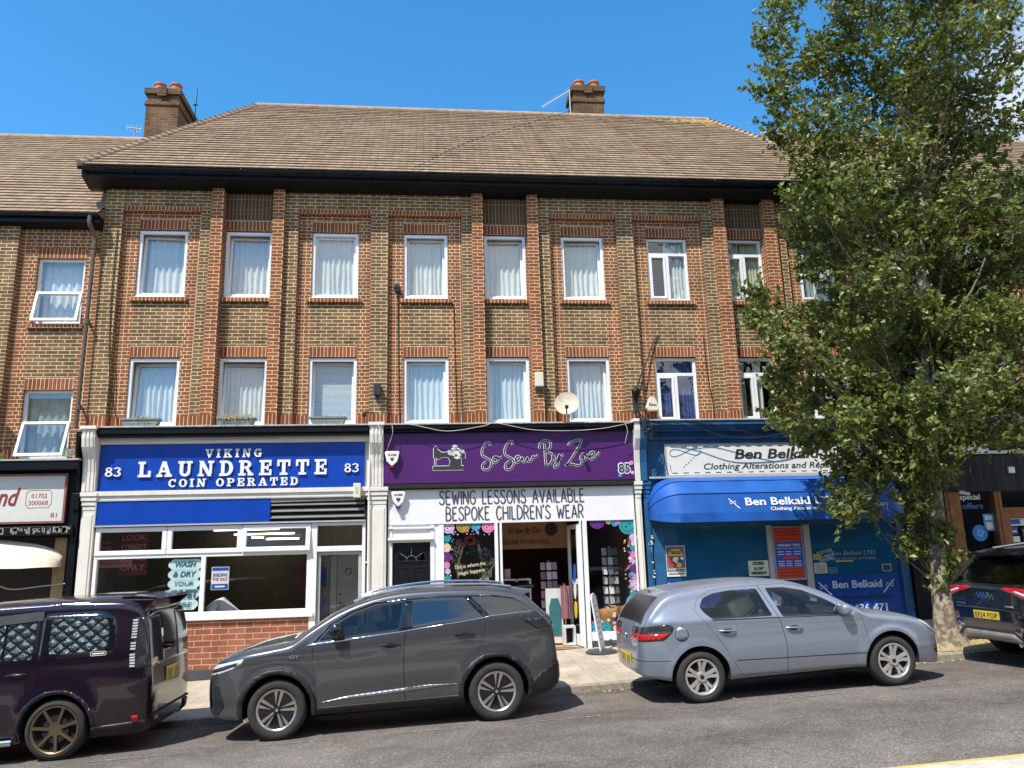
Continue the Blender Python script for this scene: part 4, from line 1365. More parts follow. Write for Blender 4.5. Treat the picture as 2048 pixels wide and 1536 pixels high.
def cornice(parent, x0, x1, mt, capmt, z0=4.30, z1=4.47, d=.30, steps=2):
    b = MB()
    b.box(x0, x1, -d, .34, z0 + .05, z1)
    b.box(x0, x1, -d + .06, .0, z0, z0 + .05)
    if steps > 2:
        b.box(x0, x1, -d + .12, .0, z0 - .05, z0)
    o = b.build('cornice', mt, parent, bevel=.006)
    b = MB()
    b.box(x0 - .01, x1 + .01, -d - .025, .34, z1, z1 + .028)
    b.build('flashing', capmt, o, bevel=.004)
    return o

def room(parent, x0, x1, y0, y1, z0, z1, wall, floor, name='shop_interior'):
    b = MB()
    b.poly([(x0, y0, z0), (x1, y0, z0), (x1, y1, z0), (x0, y1, z0)], 1)
    b.poly([(x0, y0, z1), (x0, y1, z1), (x1, y1, z1), (x1, y0, z1)], 0)
    b.poly([(x0, y1, z0), (x1, y1, z0), (x1, y1, z1), (x0, y1, z1)], 0)
    b.poly([(x0, y0, z0), (x0, y1, z0), (x0, y1, z1), (x0, y0, z1)], 0)
    b.poly([(x1, y1, z0), (x1, y0, z0), (x1, y0, z1), (x1, y1, z1)], 0)
    return b.build(name, [wall, floor], parent)

def glasspane(parent, x0, x1, y, z0, z1, mt=None, name='pane', M=None):
    b = MB()
    b.add([(x0, y, z0), (x1, y, z0), (x1, y, z1), (x0, y, z1)], [(0, 1, 2, 3)], 0, M)
    return b.build(name, mt or m_shopglass, parent)

# ================================================================== 83, the laundrette
sf = thing('laundrette_shopfront', (-3.8, 0, -.17), 'white-framed laundrette shopfront over a red brick stall riser', 'shopfront')
pilaster(sf, -6.54, -6.24, 3.28, -.30, m_wpaint)
console(sf, -6.53, -6.29, 3.28, 4.50, m_wpaint)
cornice(sf, -6.30, -1.22, m_black, m_lead, d=.29)
b = MB()
b.box(-6.29, -1.20, -.02, .3, 3.10, 4.30)
b.box(-6.29, -1.20, -.10, -.02, 4.18, 4.30)
b.box(-6.29, -1.24, -.13, -.02, 3.20, 3.285)
b.box(-6.27, -1.24, -.10, -.02, 3.115, 3.20)
b.box(-4.6, -3.0, -.112, -.10, 4.215, 4.245)
b.build('fascia', m_wpaint, sf, bevel=.006)
b = MB()
b.box(-6.24, -3.07, -.10, .3, 2.655, 3.10)
b.build('blind_board', m_blue, sf, bevel=.004)
b = MB(); b.box(-4.925, -4.917, -.102, -.0995, 2.66, 3.095); b.box(-3.9, -3.894, -.0675, -.0655, 3.3, 4.16)
b.build('board_joint', m_navy, sf)
b = MB()
b.box(-6.25, -1.27, -.115, -.10, 3.10, 3.114)
b.box(-6.25, -1.27, -.118, -.02, 2.625, 2.654)
b.box(-6.265, -6.241, -.118, -.0, 2.625, 3.11)
b.build('trim', m_grey, sf)
b = MB()
b.box(-3.07, -1.29, .0, .02, 2.655, 3.10, 1)
b.prism([(-3.07, 3.10), (-3.07, 3.02), (-1.29, 3.04), (-1.29, 3.10)], -.09, -.01, 'y', 0)
for z in (2.70, 2.82, 2.94):
    b.prism([(-.09, z + .015), (-.02, z + .07), (-.02, z + .08), (-.09, z + .03)], -3.06, -1.29, 'x', 0)
b.build('louvre', [mat('aged_slats', (.20, .19, .17), rough=.6), m_blackdull], sf)
# transom lights
for i, (a, c) in enumerate(((-6.24, -4.95), (-4.95, -3.58), (-3.58, -2.30))):
    b = MB()
    op = i == 2
    pv = Vector((0, -.06, 2.60))
    M = Matrix.Translation(pv) @ Matrix.Rotation(rad(-9 if op else 0), 4, 'X') @ Matrix.Translation(-pv)
    b.frame(a + .004, c - .004, 2.10, 2.61, -.07, .0, .085, 0, M)
    w = b.build('transom_window', m_upvc2, sf, bevel=.008)
    glasspane(w, a + .085, c - .085, -.035, 2.185, 2.53, M=M)
b = MB()
b.frame(-3.58, -2.30, 2.10, 2.61, .002, .06, .05)
b.build('transom_frame', m_upvc2, sf)
b = MB()
b.frame(-6.24, -2.30, .97, 2.098, -.05, .02, .065)
b.box(-4.31, -4.225, -.05, .02, 1.035, 2.033)
b.build('window_frame', m_upvc2, sf, bevel=.008)
glasspane(sf, -6.18, -4.31, -.015, 1.03, 2.035)
glasspane(sf, -4.225, -2.36, -.015, 1.03, 2.035)
b = MB()
b.box(-6.26, -2.22, -.11, .1, .885, .968)
b.build('sill', m_upvc2, sf, bevel=.01)
b = MB()
b.box(-6.25, -2.25, -.05, .15, .02, .884)
b.build('stall_riser', m_riser, sf)
b = MB()
b.prism([(-6.25, -.36), (-2.25, -.2), (-2.25, .018), (-6.25, .018)], -.062, .15)
b.build('plinth', m_step, sf, bevel=.008)
b = MB()
b.box(-2.30, -2.18, -.06, .05, -.2, 2.62)
b.box(-1.33, -1.27, -.06, .05, -.2, 2.62)
b.box(-2.18, -1.33, -.058, .05, 2.07, 2.17)
b.box(-2.18, -1.33, -.058, .05, 2.56, 2.62)
b.build('door_frame', m_wpaint2, sf, bevel=.006)
glasspane(sf, -2.18, -1.33, -.01, 2.17, 2.56)
b = MB()
b.frame(-2.17, -1.34, -.08, 2.065, .0, .04, .06)
d = b.build('door', m_grey, sf, bevel=.005)
glasspane(d, -2.11, -1.40, .02, -.02, 2.0)
room(sf, -6.30, -1.26, .16, 5.2, -.15, 2.95, mat('dim_laundry_wall', (.16, .145, .11), rough=.9), mat('dark_lino', (.09, .07, .05), rough=.6))
b = MB()
b.box(-2.46, -2.40, 1.2, 5.1, -.14, 2.94)
b.build('partition', m_shade, sf)
b = MB()
b.box(-2.39, -2.125, 1.66, 1.72, -.14, 2.94); b.box(-2.12, -1.27, 1.66, 1.72, 2.105, 2.94)
b.build('lobby_wall', mat('pale_lobby_wall', (.66, .60, .47), rough=.9), sf)
b = MB()       # inner door in the lobby
b.box(-1.98, -1.37, 1.58, 1.66, -.14, 1.98)
dd = b.build('inner_door', mat('inner_door_paint', (.74, .70, .60), rough=.5), sf, bevel=.006)
b = MB()
b.box(-2.12, -1.985, 1.55, 1.70, -.14, 2.1)
b.box(-2.12, -1.29, 1.55, 1.70, 1.985, 2.1)
b.build('inner_door_frame', m_wpaint2, sf, bevel=.005)
b = MB()
b.box(-1.93, -1.90, 1.55, 1.58, .90, 1.05); b.tube([(-1.915, 1.54, .99), (-1.80, 1.54, .99)], .012, 6); b.ball((-1.91, 1.56, 1.2), .02)
b.build('handle', mat('brass', (.5, .36, .12), rough=.3, metal=1), dd)

# big sign
r = thing('shop_sign', (-3.8, -.06, 3.28), 'royal blue laundrette sign board with raised white slab lettering', 'sign')
b = MB(); b.box(-6.27, -1.30, -.065, -.022, 3.29, 4.17); b.build('board', m_blue, r, bevel=.004)
b = MB()
slab(b, 'VIKING', -4.33, -3.27, 3.90, .165, -.10, 0, .42, .034)
slab(b, 'LAUNDRETTE', -5.55, -2.03, 3.545, .295, -.10, 0, .40, .034)
slab(b, 'COIN OPERATED', -4.98, -2.57, 3.345, .155, -.10, 0, .36, .034)
slab(b, '83', -6.15, -5.86, 3.565, .175, -.10, 0, .12, .034)
slab(b, '83', -1.69, -1.41, 3.575, .175, -.10, 0, .12, .034)
b.build('lettering', m_letter, r)

# notices inside the laundrette windows
def notice(label, x0, x1, z0, z1, y, base, cat='notice', group=None):
    r = thing('notice', ((x0 + x1) / 2, y, z0), label, cat, group)
    b = MB(); b.box(x0, x1, y, y + .006, z0, z1); b.build('sheet', base, r)
    return r
r = thing('window_sign', (-4.63, .0, 1.0), 'pale blue WASH & DRY YOUR DUVET HERE sign in the laundrette window', 'notice')
b = MB()
for k, (w, zz) in enumerate(((.30, 1.90), (.29, 1.72), (.28, 1.55), (.30, 1.37), (.28, 1.18))):
    cx = -4.60 - .008 * k
    pts = []
    for j in range(28):
        t = 2 * math.pi * j / 28
        bump = 1 + .05 * math.cos(6 * t)
        pts.append((cx + (w * bump) * math.copysign(abs(math.cos(t)) ** .5, math.cos(t)), zz + .105 * bump * math.copysign(abs(math.sin(t)) ** .6, math.sin(t))))
    b.prism(pts, .004 + .003 * k, .014 + .003 * k)
b.build('sheet', m_cyan, r)
b = MB()
for k, (t, w, zz, h, sh, bo) in enumerate((('WASH', .19, 1.86, .10, .2, .03), ('& DRY', .21, 1.68, .10, .2, .02), ('YOUR', .17, 1.52, .075, .2, .01), ('DUVET', .27, 1.30, .14, 0, .05), ('HERE', .18, 1.13, .09, .2, .01))):
    cx = -4.60 - .008 * k
    b.text(t, cx - w, cx + w, zz, h, -.002, 0, shear=sh, bold=bo)
b.build('lettering', m_teal, r)
r = notice('white and blue BUILDING FOR SALE bill in the laundrette window', -4.12, -3.80, 1.42, 1.84, .0, m_paper)
b = MB()
b.box(-4.11, -3.81, -.003, -.0005, 1.43, 1.53); b.box(-4.11, -3.81, -.003, -.0005, 1.77, 1.83)
b.text('BUILDING', -4.09, -3.83, 1.665, .06, -.003, 0, bold=.03)
b.build('blue_lettering', m_bluep, r)
b = MB(); b.text('FOR SALE', -4.09, -3.83, 1.585, .06, -.003, 0, bold=.03); b.build('red_lettering', m_redp, r)
b = MB(); b.ribbon([(-4.05, 1.48), (-3.87, 1.48)], .03, -.006); b.build('small_print', m_paper, r)
def redboard(label, p0, p1, Y, words, base, ink, sub=()):
    a, c = at(p0[0], p0[1], Y), at(p1[0], p1[1], Y)
    r = notice(label, a.x, c.x, c.z, a.z, Y, base)
    b = MB()
    n = len(words)
    h = (a.z - c.z) / (n + .4)
    for i, w in enumerate(words):
        b.text(w, a.x + .06 * (c.x - a.x), c.x - .06 * (c.x - a.x), a.z - h * (i + 1) + .12 * h, h * .62, Y - .004, 0, bold=.02)
    b.build('lettering', ink, r)
    return r
m_dullred = mat('dull_red_board', (.15, .018, .022), rough=.6)
m_pink = mat('faded_pink_print', (.40, .20, .19), rough=.7)
redboard('red LOOK CORRECT board hanging inside the laundrette', (242, 1064), (292, 1150), .5, ['LOOK', 'CORRECT', 'CHANGE', 'ONLY'], m_dullred, m_pink)
redboard('small red notice behind the left end of the laundrette transom', (203, 1078), (222, 1106), .45, ['PLEASE', 'NOTE'], m_dullred, m_pink)
redboard('cream strip notice with red letters behind the laundrette window', (198, 1122), (263, 1134), .3, ['NOTICE'], m_pink, m_redp)
redboard('dark red poster on the partition inside the laundrette', (596, 1134), (618, 1176), 1.1, ['', '', ''], m_dullred, m_pink)
redboard('blue and white poster on the lobby wall by the inner door', (636, 1135), (652, 1172), 1.4, ['', '', ''], m_bluep, m_paper)
redboard('purple and white poster low on the lobby wall', (634, 1192), (652, 1232), 1.4, ['', ''], mat('violet_print', (.22, .2, .42)), m_paper)
r = redboard('no smoking notice on the inner door', (689, 1132), (706, 1165), 1.56, ['', ''], m_paper, m_redp)
b = MB()
a = at(697, 1143, 1.55)
b.prism([(a.x + .075 * math.cos(t), a.z + .075 * math.sin(t)) for t in [2 * math.pi * k / 20 for k in range(20)]], 1.552, 1.555)
b.build('red_ring', m_redp, r)
b = MB()
b.disc(a.x, a.z, .052, 1.549, 0)
b.build('ring_centre', m_paper, r)
b = MB(); b.ribbon([(a.x - .05, a.z + .04), (a.x + .05, a.z - .04)], .015, 1.546); b.build('bar', m_redp, r)
# appliance and lights
r = thing('tumble_dryer', (-5.9, .5, -.14), 'white laundry machine at the left end of the laundrette window', 'machine')
b = MB(); b.box(-6.2, -5.50, .13, .8, -.14, 1.42); b.build('cabinet', mat('enamel', (.62, .64, .63), rough=.3), r, bevel=.015)
b = MB(); b.box(-5.86, -5.68, .115, .13, .6, 1.36); b.build('door', m_paper, r, bevel=.006)
b = MB(); b.box(-5.58, -5.56, .11, .13, 1.2, 1.28); b.build('handle', m_char, r)
for k, (x0, x1, yy) in enumerate(((806, 1200, 661), (930, 1290, 688), (1035, 1320, 706), (1122, 1318, 716))):
    Y = 4.6 - .7 * k
    a, c = at(160 + x0 / 3.0117, 840 + yy / 3.0117, Y), at(160 + x1 / 3.0117, 840 + (yy - 2) / 3.0117, Y)
    a.z = c.z = min(2.9, (a.z + c.z) / 2)
    r = thing('strip_light', ((a.x + c.x) / 2, Y, a.z), ['lit fluorescent tube farthest back in the laundrette', 'lit fluorescent tube second from the back in the laundrette', 'lit fluorescent tube second from the laundrette window', 'lit fluorescent tube nearest the laundrette window'][k], 'lamp', 'strip lights in the laundrette')
    b = MB(); b.tube([a, c], .018, 8); b.build('tube', m_tube, r)
    b = MB(); b.box(a.x - .05, c.x + .05, Y - .04, Y + .04, a.z + .021, a.z + .06); b.build('housing', m_paper, r)

# the customer bending over inside
def skin_body(name, V, E, Rd, mt, parent=None, sub=2, root=0, extra=None):
    me = bpy.data.meshes.new(name)
    me.from_pydata(V, E, [])
    o = bpy.data.objects.new(name, me)
    COL.objects.link(o)
    sk = o.modifiers.new('s', 'SKIN')
    lay = me.skin_vertices[0] if me.skin_vertices else None
    if lay is None:
        me.skin_vertices if False else None
        bm = bmesh.new(); bm.from_mesh(me); bm.verts.layers.skin.verify(); bm.to_mesh(me); bm.free()
        lay = me.skin_vertices[0]
    for i, rr in enumerate(Rd):
        rr = rr if isinstance(rr, tuple) else (rr, rr)
        lay.data[i].radius = rr
        lay.data[i].use_root = (i == root)
    sb = o.modifiers.new('b', 'SUBSURF')
    sb.levels = sb.render_levels = sub
    dg = bpy.context.evaluated_depsgraph_get()
    m2 = bpy.data.meshes.new_from_object(o.evaluated_get(dg))
    m2.name = name
    bpy.data.objects.remove(o)
    m2.materials.clear()
    m2.materials.append(mt)
    for p in m2.polygons:
        p.use_smooth = True
    q = bpy.data.objects.new(name, m2)
    COL.objects.link(q)
    if parent is not None:
        q.parent = parent
    return q
m_skin = mat('skin', (.42, .24, .17), rough=.6)
m_shirt = mat('white_shirt', (.75, .75, .76), rough=.9, var=.06)
m_trous = mat('dark_trousers', (.03, .03, .035), rough=.9)
px_, py_, pz_ = -3.78, .62, -.12
r = thing('person', (px_, py_, pz_), 'person in a white shirt bending forward inside the laundrette window', 'person')
V = [(0, 0, .88), (-.12, 0, 1.04), (-.30, 0, 1.25), (-.44, 0, 1.24), (-.52, -.01, 1.16), (-.60, -.02, 1.09), (-.66, -.02, 1.03),
     (.0, -.11, .82), (-.03, -.12, .45), (.04, -.12, .06), (-.12, -.13, .03), (.0, .11, .82), (-.03, .12, .45), (.04, .12, .06), (-.12, .13, .03),
     (-.40, -.19, 1.17), (-.40, -.24, .93), (-.52, -.22, .72), (-.55, -.21, .64), (-.40, .19, 1.17), (-.44, .24, .93), (-.56, .22, .74), (-.6, .21, .66)]
E_ = [(0, 1), (1, 2), (2, 3), (3, 4), (4, 5), (5, 6), (0, 7), (7, 8), (8, 9), (9, 10), (0, 11), (11, 12), (12, 13), (13, 14), (3, 15), (15, 16), (16, 17), (17, 18), (3, 19), (19, 20), (20, 21), (21, 22)]
Rd = [(.15, .13), (.15, .13), (.17, .13), (.13, .10), .06, .095, .085, .085, .06, .045, .035, .085, .06, .045, .035, .065, .045, .034, .03, .065, .045, .034, .03]
body = skin_body('body', V, E_, Rd, m_skin, r)
skin_body('trousers', [V[0], V[7], V[8], (.04, -.12, .12), V[11], V[12], (.04, .12, .12)], [(0, 1), (1, 2), (2, 3), (0, 4), (4, 5), (5, 6)], [(.165, .145), .105, .08, .07, .105, .08, .07], m_trous, r)
skin_body('shirt', [(.06, 0, .93), V[1], V[2], V[3], (-.40, -.20, 1.16), (-.40, -.245, .98), (-.40, .20, 1.16), (-.44, .245, .98)], [(0, 1), (1, 2), (2, 3), (3, 4), (4, 5), (3, 6), (6, 7)], [(.185, .165), (.19, .16), (.21, .165), (.14, .115), .085, .07, .085, .07], m_shirt, r, root=1)
b = MB(); b.ball((-.62, -.02, 1.10), .115, .105, .10, 14, 9); b.build('hair', mat('brown_hair', (.05, .03, .02), rough=.8), r, smooth=60, local=True)
for sy in (-1, 1):
    hv, he, hr = [(-.55, .21 * sy, .66)], [], [.035]
    for f in range(4):
        n0 = len(hv)
        hv += [(-.575 - .01 * f, (.18 + .02 * f) * sy, .61), (-.60, (.178 + .021 * f) * sy, .57 + .008 * abs(f - 1.5)), (-.615, (.178 + .021 * f) * sy, .54 + .008 * abs(f - 1.5))]
        he += [(0, n0), (n0, n0 + 1), (n0 + 1, n0 + 2)]; hr += [.01, .009, .008]
    n0 = len(hv)
    hv += [(-.585, .165 * sy, .635), (-.61, .155 * sy, .60)]; he += [(0, n0), (n0, n0 + 1)]; hr += [.012, .010]
    skin_body('hand', hv, he, hr, m_skin, r, sub=1)

# ================================================================== the white pilaster between 83 and 85
r = thing('party_pilaster', (-1.05, -.1, -.1), 'cracked white pilaster and bracket between the laundrette and the purple shop', 'pilaster')
pilaster(r, -1.26, -.84, 3.28, -.14, m_wpaint, y=-.14)
console(r, -1.19, -.93, 3.28, 4.52, m_wpaint)
b = MB()
b.tube([(-1.19, -.17, 4.4), (-1.20, -.17, 3.3), (-1.19, -.17, .2)], .016, 6)
b.tube(catmull([(-1.05, -.36, 4.5), (-1.0, -.37, 4.4), (-.95, -.3, 4.1), (-1.0, -.16, 3.7)], 4), .009, 5)
b.tube([(-1.19, -.165, 1.85), (-1.3, -.1, 1.85)], .012, 5)
b.build('pipe', m_wpaint, r)
b = MB(); b.box(-.93, -.88, -.17, -.14, .95, 1.1); b.build('entry_phone', m_char, r, bevel=.005)

# ================================================================== 85, the sewing shop
sf = thing('sewing_shopfront', (1.6, 0, 0), 'white sewing shop front with black side door, open doorway and two display windows', 'shopfront')
cornice(sf, -.92, 4.10, m_black, m_lead, z0=4.34, d=.29)
b = MB()
b.box(-.92, 4.12, -.03, .3, 3.22, 4.34)
b.box(-.92, 4.12, -.15, -.03, 3.235, 3.315)
b.build('fascia', m_blackdull, sf, bevel=.005)
b = MB()
b.box(-.84, 4.07, -.04, .05, 2.535, 3.218)
b.build('white_board', m_wpaint2, sf, bevel=.004)
b = MB()
mono(b, 'SEWING LESSONS AVAILABLE', .16, 3.05, 2.915, .255, -.046, .026)
mono(b, "BESPOKE CHILDREN'S WEAR", .29, 3.02, 2.60, .255, -.046, .026)
b.build('lettering', mat('grey_violet_lettering', (.075, .055, .085), rough=.6), sf)
# door side
b = MB()
b.box(-.84, -.755, -.03, .05, -.05, 2.533)
b.box(-.025, .06, -.03, .05, .0, 2.533)
b.box(.06, .135, -.015, .05, .0, 2.533)
b.box(.135, .24, -.03, .05, .0, 2.533)
b.box(-.755, -.025, -.015, .05, 2.20, 2.533)
b.box(-.84, .03, -.10, -.03, 2.245, 2.29)
b.box(-.84, .03, -.065, -.03, 2.465, 2.49)
b.build('door_surround', m_wpaint2, sf, bevel=.005)
b = MB()
b.box(-.752, -.028, .02, .06, -.05, 2.198)
for (a, c, d_, e) in ((-.68, -.44, .95, 1.74), (-.34, -.10, .95, 1.74), (-.68, -.44, .2, .8), (-.34, -.10, .2, .8)):
    b.frame(a, c, d_, e, .008, .019, .028)
    b.box(a + .05, c - .05, .012, .019, d_ + .05, e - .05)
cx, cz = -.39, 1.85
rim = [(cx + .285 * math.cos(t), cz + .28 * math.sin(t)) for t in [math.pi * k / 20 for k in range(21)]]
b.ribbon(rim, .03, .006, 0, .013)
b.ribbon([(cx - .3, cz - .01), (cx + .3, cz - .01)], .03, .0055, 0, .013)
door = b.build('door', mat('black_door', (.010, .010, .012), rough=.3), sf, bevel=.004)
b = MB()
b.poly([(p[0] * 1 + (cx - p[0]) * .08, .017, p[1]) for p in rim])
b.build('fanlight', glassmat('dim_glass', tint=(.2, .25, .25), refl=2.0, base=.12), door)
b = MB()
for t in (rad(35), rad(90), rad(145)):
    b.ribbon([(cx + .10 * math.cos(t), cz + .10 * math.sin(t)), (cx + .26 * math.cos(t), cz + .26 * math.sin(t))], .014, .004, 0, .01)
b.ribbon([(cx + .10 * math.cos(t), cz + .10 * math.sin(t)) for t in [math.pi * k / 10 for k in range(11)]], .014, .0035, 0, .01)
b.build('glazing_bar', mat('grey_lead', (.12, .12, .12), rough=.5), door)
b = MB()
b.box(-.085, -.055, -.005, .02, .86, 1.04); b.tube([(-.07, -.03, .93), (-.16, -.03, .93)], .011, 8); b.tube([(-.07, -.03, .93), (-.07, .0, .93)], .011, 8)
b.build('handle', m_metal, door)
# display windows and doorway
b = MB()
b.box(1.235, 1.30, -.05, .05, .12, 2.533); b.box(1.335, 1.38, -.05, .05, .12, 2.533)
b.box(2.93, 2.965, -.05, .05, .12, 2.533); b.box(2.99, 3.075, -.06, .05, .12, 2.533)
b.box(4.045, 4.075, -.04, .05, .25, 2.533)
b.box(.24, 1.235, -.04, .05, .25, .40); b.box(3.075, 4.045, -.04, .05, .24, .405)
b.build('frame', m_wpaint2, sf, bevel=.005)
b = MB()
b.box(1.30, 1.335, .0, .03, .12, 2.533); b.box(2.965, 2.99, .0, .03, .12, 2.533)
b.build('rubber_seal', m_blackdull, sf)
b = MB()
b.prism([(-.84, -.3), (4.08, -.1), (4.08, .238), (2.99, .238), (2.99, .118), (1.38, .118), (1.38, .238), (-.025, .238), (-.025, -.05), (-.84, -.05)], -.05, .2)
b.build('step', m_step, sf, bevel=.006)
glasspane(sf, .24, 1.235, -.0, .40, 2.533)
glasspane(sf, 3.075, 4.045, -.0, .405, 2.533)
m_int = mat('warm_interior_wall', (.30, .18, .12), rough=.9, var=.1)
room(sf, .20, 4.06, .06, 5.0, .116, 2.7, m_int, m_floorw)
b = MB()
b.poly([(1.38, -.045, .1195), (2.93, -.045, .1195), (2.93, .06, .1195), (1.38, .06, .1195)])
b.build('threshold', m_floorw, sf)
b = MB(); b.box(.21, 1.36, 1.0, 1.04, .12, 2.69); b.box(.24, 1.30, .08, 1.0, .34, .38); b.box(3.05, 4.05, .08, 1.0, .34, .385)
b.build('display_shelf', mat('display_dark', (.05, .04, .035), rough=.8), sf)
b = MB(); b.box(1.38, 2.9, 1.2, 1.25, 2.02, 2.69)
ip = b.build('inner_sign', mat('tan_sign', (.40, .22, .13), rough=.7), sf)
b = MB()
b.text('So Sew By Zoe', 1.62, 2.32, 2.35, .13, 1.19, 0, shear=.25)
b.text('WELCOME TO THE STUDIO', 1.42, 2.5, 2.12, .085, 1.19, 0)
b.disc(2.55, 2.42, .14, 1.19, 0)
b.build('lettering', m_ink, ip)
# open door leaf
M = Matrix.Translation((2.90, .0, 0)) @ Matrix.Rotation(rad(-86), 4, 'Z')
b = MB()
b.frame(-.84, 0, .14, 2.48, -.02, .03, .09, 0, M, .2)
b.box(-.75, -.09, .0, .02, 1.30, 1.40, 0, M)
leaf = b.build('door_leaf', m_wpaint2, sf, bevel=.005)
glasspane(leaf, -.75, -.09, .01, .34, 2.39, M=M)
b = MB()
for (u, v, w_, h_, k) in ((-.42, 1.5, .13, .2, 0), (-.42, 1.18, .10, .18, 1), (-.42, .8, .11, .17, 2)):
    b.prism([(u + w_ * math.cos(t), v + h_ * math.sin(t)) for t in [2 * math.pi * j / 18 for j in range(18)]], -.004, .004, 'y', k, M)
b.build('sticker', [m_bluep, m_paper, m_yellowp], leaf)

# button stickers round the display windows
BC = [(.30, .08, .36), (.02, .30, .32), (.05, .33, .62), (.72, .22, .42), (.62, .45, .68), (.72, .60, .42), (.35, .26, .05), (.14, .02, .22), (.55, .07, .10)]
bm_ = [mat('button_%s' % n, c, rough=.45, var=.03) for n, c in zip(('magenta', 'teal', 'azure', 'pink', 'lilac', 'buff', 'olive', 'violet', 'red'), BC)]
m_hole = mat('button_hole', (.02, .02, .03))
def buttons(parent, spots, y):
    b = MB()
    for i, (x, z, rr, c) in enumerate(spots):
        yy = y - .0012 * (i % 9)
        b.disc(x, z, rr, yy, c, 22, .0008)
        if rr > .035:
            ring = [(x + rr * .72 * math.cos(t), z + rr * .72 * math.sin(t)) for t in [2 * math.pi * k / 22 for k in range(23)]]
            b.ribbon(ring, rr * .06, yy - .0003, 9, .0002)
            for s1, s2 in ((-.2, -.16), (.2, .16)):
                b.disc(x + s1 * rr, z + s2 * rr, rr * .12, yy - .0005, 9, 8, .0003)
    return b.build('button_decals', bm_ + [m_hole], parent)
rnd = random.Random(21)
sp = [(.33, 2.47, .12, 4), (.62, 2.50, .14, 6), (.87, 2.49, .095, 2), (1.11, 2.47, .125, 3), (.30, 2.25, .07, 1), (.29, 2.08, .085, 5), (.30, 1.90, .085, 7), (.29, 1.75, .065, 3), (.31, 1.63, .055, 4), (.30, 1.49, .07, 1), (.33, 1.38, .04, 3), (.3, 1.2, .08, 2), (.32, 1.0, .07, 3), (.3, .8, .09, 7), (.45, .5, .09, 1), (.7, .48, .08, 4), (.95, .5, .09, 3)]
for k in range(46):
    t = rnd.random()
    sp.append((rnd.uniform(.27, 1.2), rnd.uniform(2.30, 2.40), .013, rnd.randint(2, 5)) if t < .4 else (rnd.uniform(.35, .42), rnd.uniform(.6, 2.3), .014, rnd.randint(2, 5)))
buttons(sf, sp, -.010)
sp = [(3.30, 2.53, .16, 7), (3.53, 2.52, .06, 5), (3.66, 2.48, .07, 2), (3.92, 2.43, .18, 1), (4.02, 2.18, .085, 4), (3.72, 2.5, .05, 3), (3.13, .47, .10, 2), (3.35, .46, .13, 1), (3.56, .46, .05, 5), (3.72, .49, .13, 3), (3.93, .54, .12, 7), (3.98, .72, .06, 1), (3.95, .93, .15, 2), (3.95, 1.12, .06, 1), (4.0, 1.26, .10, 4), (4.0, 1.42, .06, 3), (3.93, 1.45, .05, 2), (4.0, 1.58, .08, 7), (3.97, 1.72, .06, 4), (4.0, 1.85, .07, 3), (4.0, 1.98, .06, 1), (4.01, 2.07, .045, 5), (3.9, 1.62, .03, 8), (3.91, 1.34, .03, 3), (3.93, 1.78, .035, 5)]
for k in range(60):
    sp.append((rnd.uniform(3.82, 3.95), rnd.uniform(.6, 2.2), rnd.uniform(.012, .026), rnd.randint(0, 8)) if rnd.random() < .6 else (rnd.uniform(3.1, 3.95), rnd.uniform(.56, .62), rnd.uniform(.012, .03), rnd.randint(0, 8)))
buttons(sf, sp, -.010)
b = MB()
M = Matrix.Translation((.75, 0, 1.68)) @ Matrix.Rotation(rad(-7), 4, 'Y') @ Matrix.Translation((-.75, 0, -1.68))
b.text('This is where the', .45, 1.05, 1.70, .075, -.008, 0, shear=.2, M=M)
b.text('magic happens', .50, 1.02, 1.58, .075, -.008, 0, shear=.2, M=M)
b.build('window_lettering', mat('pale_yellow_lettering', (.75, .72, .42), rough=.6), sf)

# purple sign
r = thing('shop_sign', (1.6, -.1, 3.33), 'purple sewing shop sign with black script and a sewing machine, number 85', 'sign')
b = MB(); b.box(-.93, 4.10, -.14, -.031, 3.33, 4.335); b.build('board', m_purple, r, bevel=.004)
def fz5(cx, cy):
    p = at(730 + cx / 3.2, 840 + cy / 3.2, -.14)
    return (p.x, p.z)
ST = [[(800, 165), (795, 145), (775, 148), (752, 185), (750, 225), (780, 245), (805, 262), (805, 295), (785, 318), (757, 315), (752, 290), (775, 265)],
      [(840, 235), (825, 240), (818, 262), (832, 275), (850, 262), (848, 240), (836, 236), (855, 245), (878, 235)],
      [(945, 160), (940, 138), (920, 142), (897, 180), (896, 220), (925, 240), (950, 258), (948, 292), (925, 318), (900, 312), (900, 285), (925, 262)],
      [(962, 262), (985, 248), (985, 232), (970, 234), (962, 255), (972, 272), (992, 262), (1006, 240), (1010, 262), (1025, 268), (1040, 240), (1044, 264), (1062, 262), (1074, 234), (1085, 240), (1108, 225)],
      [(1148, 150), (1152, 220), (1158, 296)],
      [(1115, 190), (1120, 152), (1150, 132), (1184, 142), (1184, 178), (1160, 205), (1194, 216), (1200, 250), (1180, 285), (1150, 290)],
      [(1210, 225), (1212, 250), (1228, 255), (1245, 222), (1240, 255), (1232, 295), (1215, 305), (1215, 285), (1240, 255), (1270, 220)],
      [(1300, 165), (1318, 142), (1385, 130), (1350, 200), (1300, 280), (1285, 288), (1320, 282), (1370, 292), (1390, 270)],
      [(1400, 215), (1385, 225), (1380, 250), (1395, 262), (1412, 250), (1410, 225), (1402, 217), (1420, 228), (1436, 235), (1460, 222), (1462, 205), (1445, 208), (1436, 235), (1450, 252), (1475, 238), (1502, 205)]]
bw_, bk_ = MB(), MB()
for i, s_ in enumerate(ST):
    pts = catmull([Vector((*fz5(*p), 0)) for p in s_], 5)
    pts = [(p.x, p.y) for p in pts]
    bw_.ribbon(pts, .048, -.1440 - .0003 * i, 0, .003)
    bk_.ribbon(pts, .028, -.1480 - .0003 * i, 0, .0006)
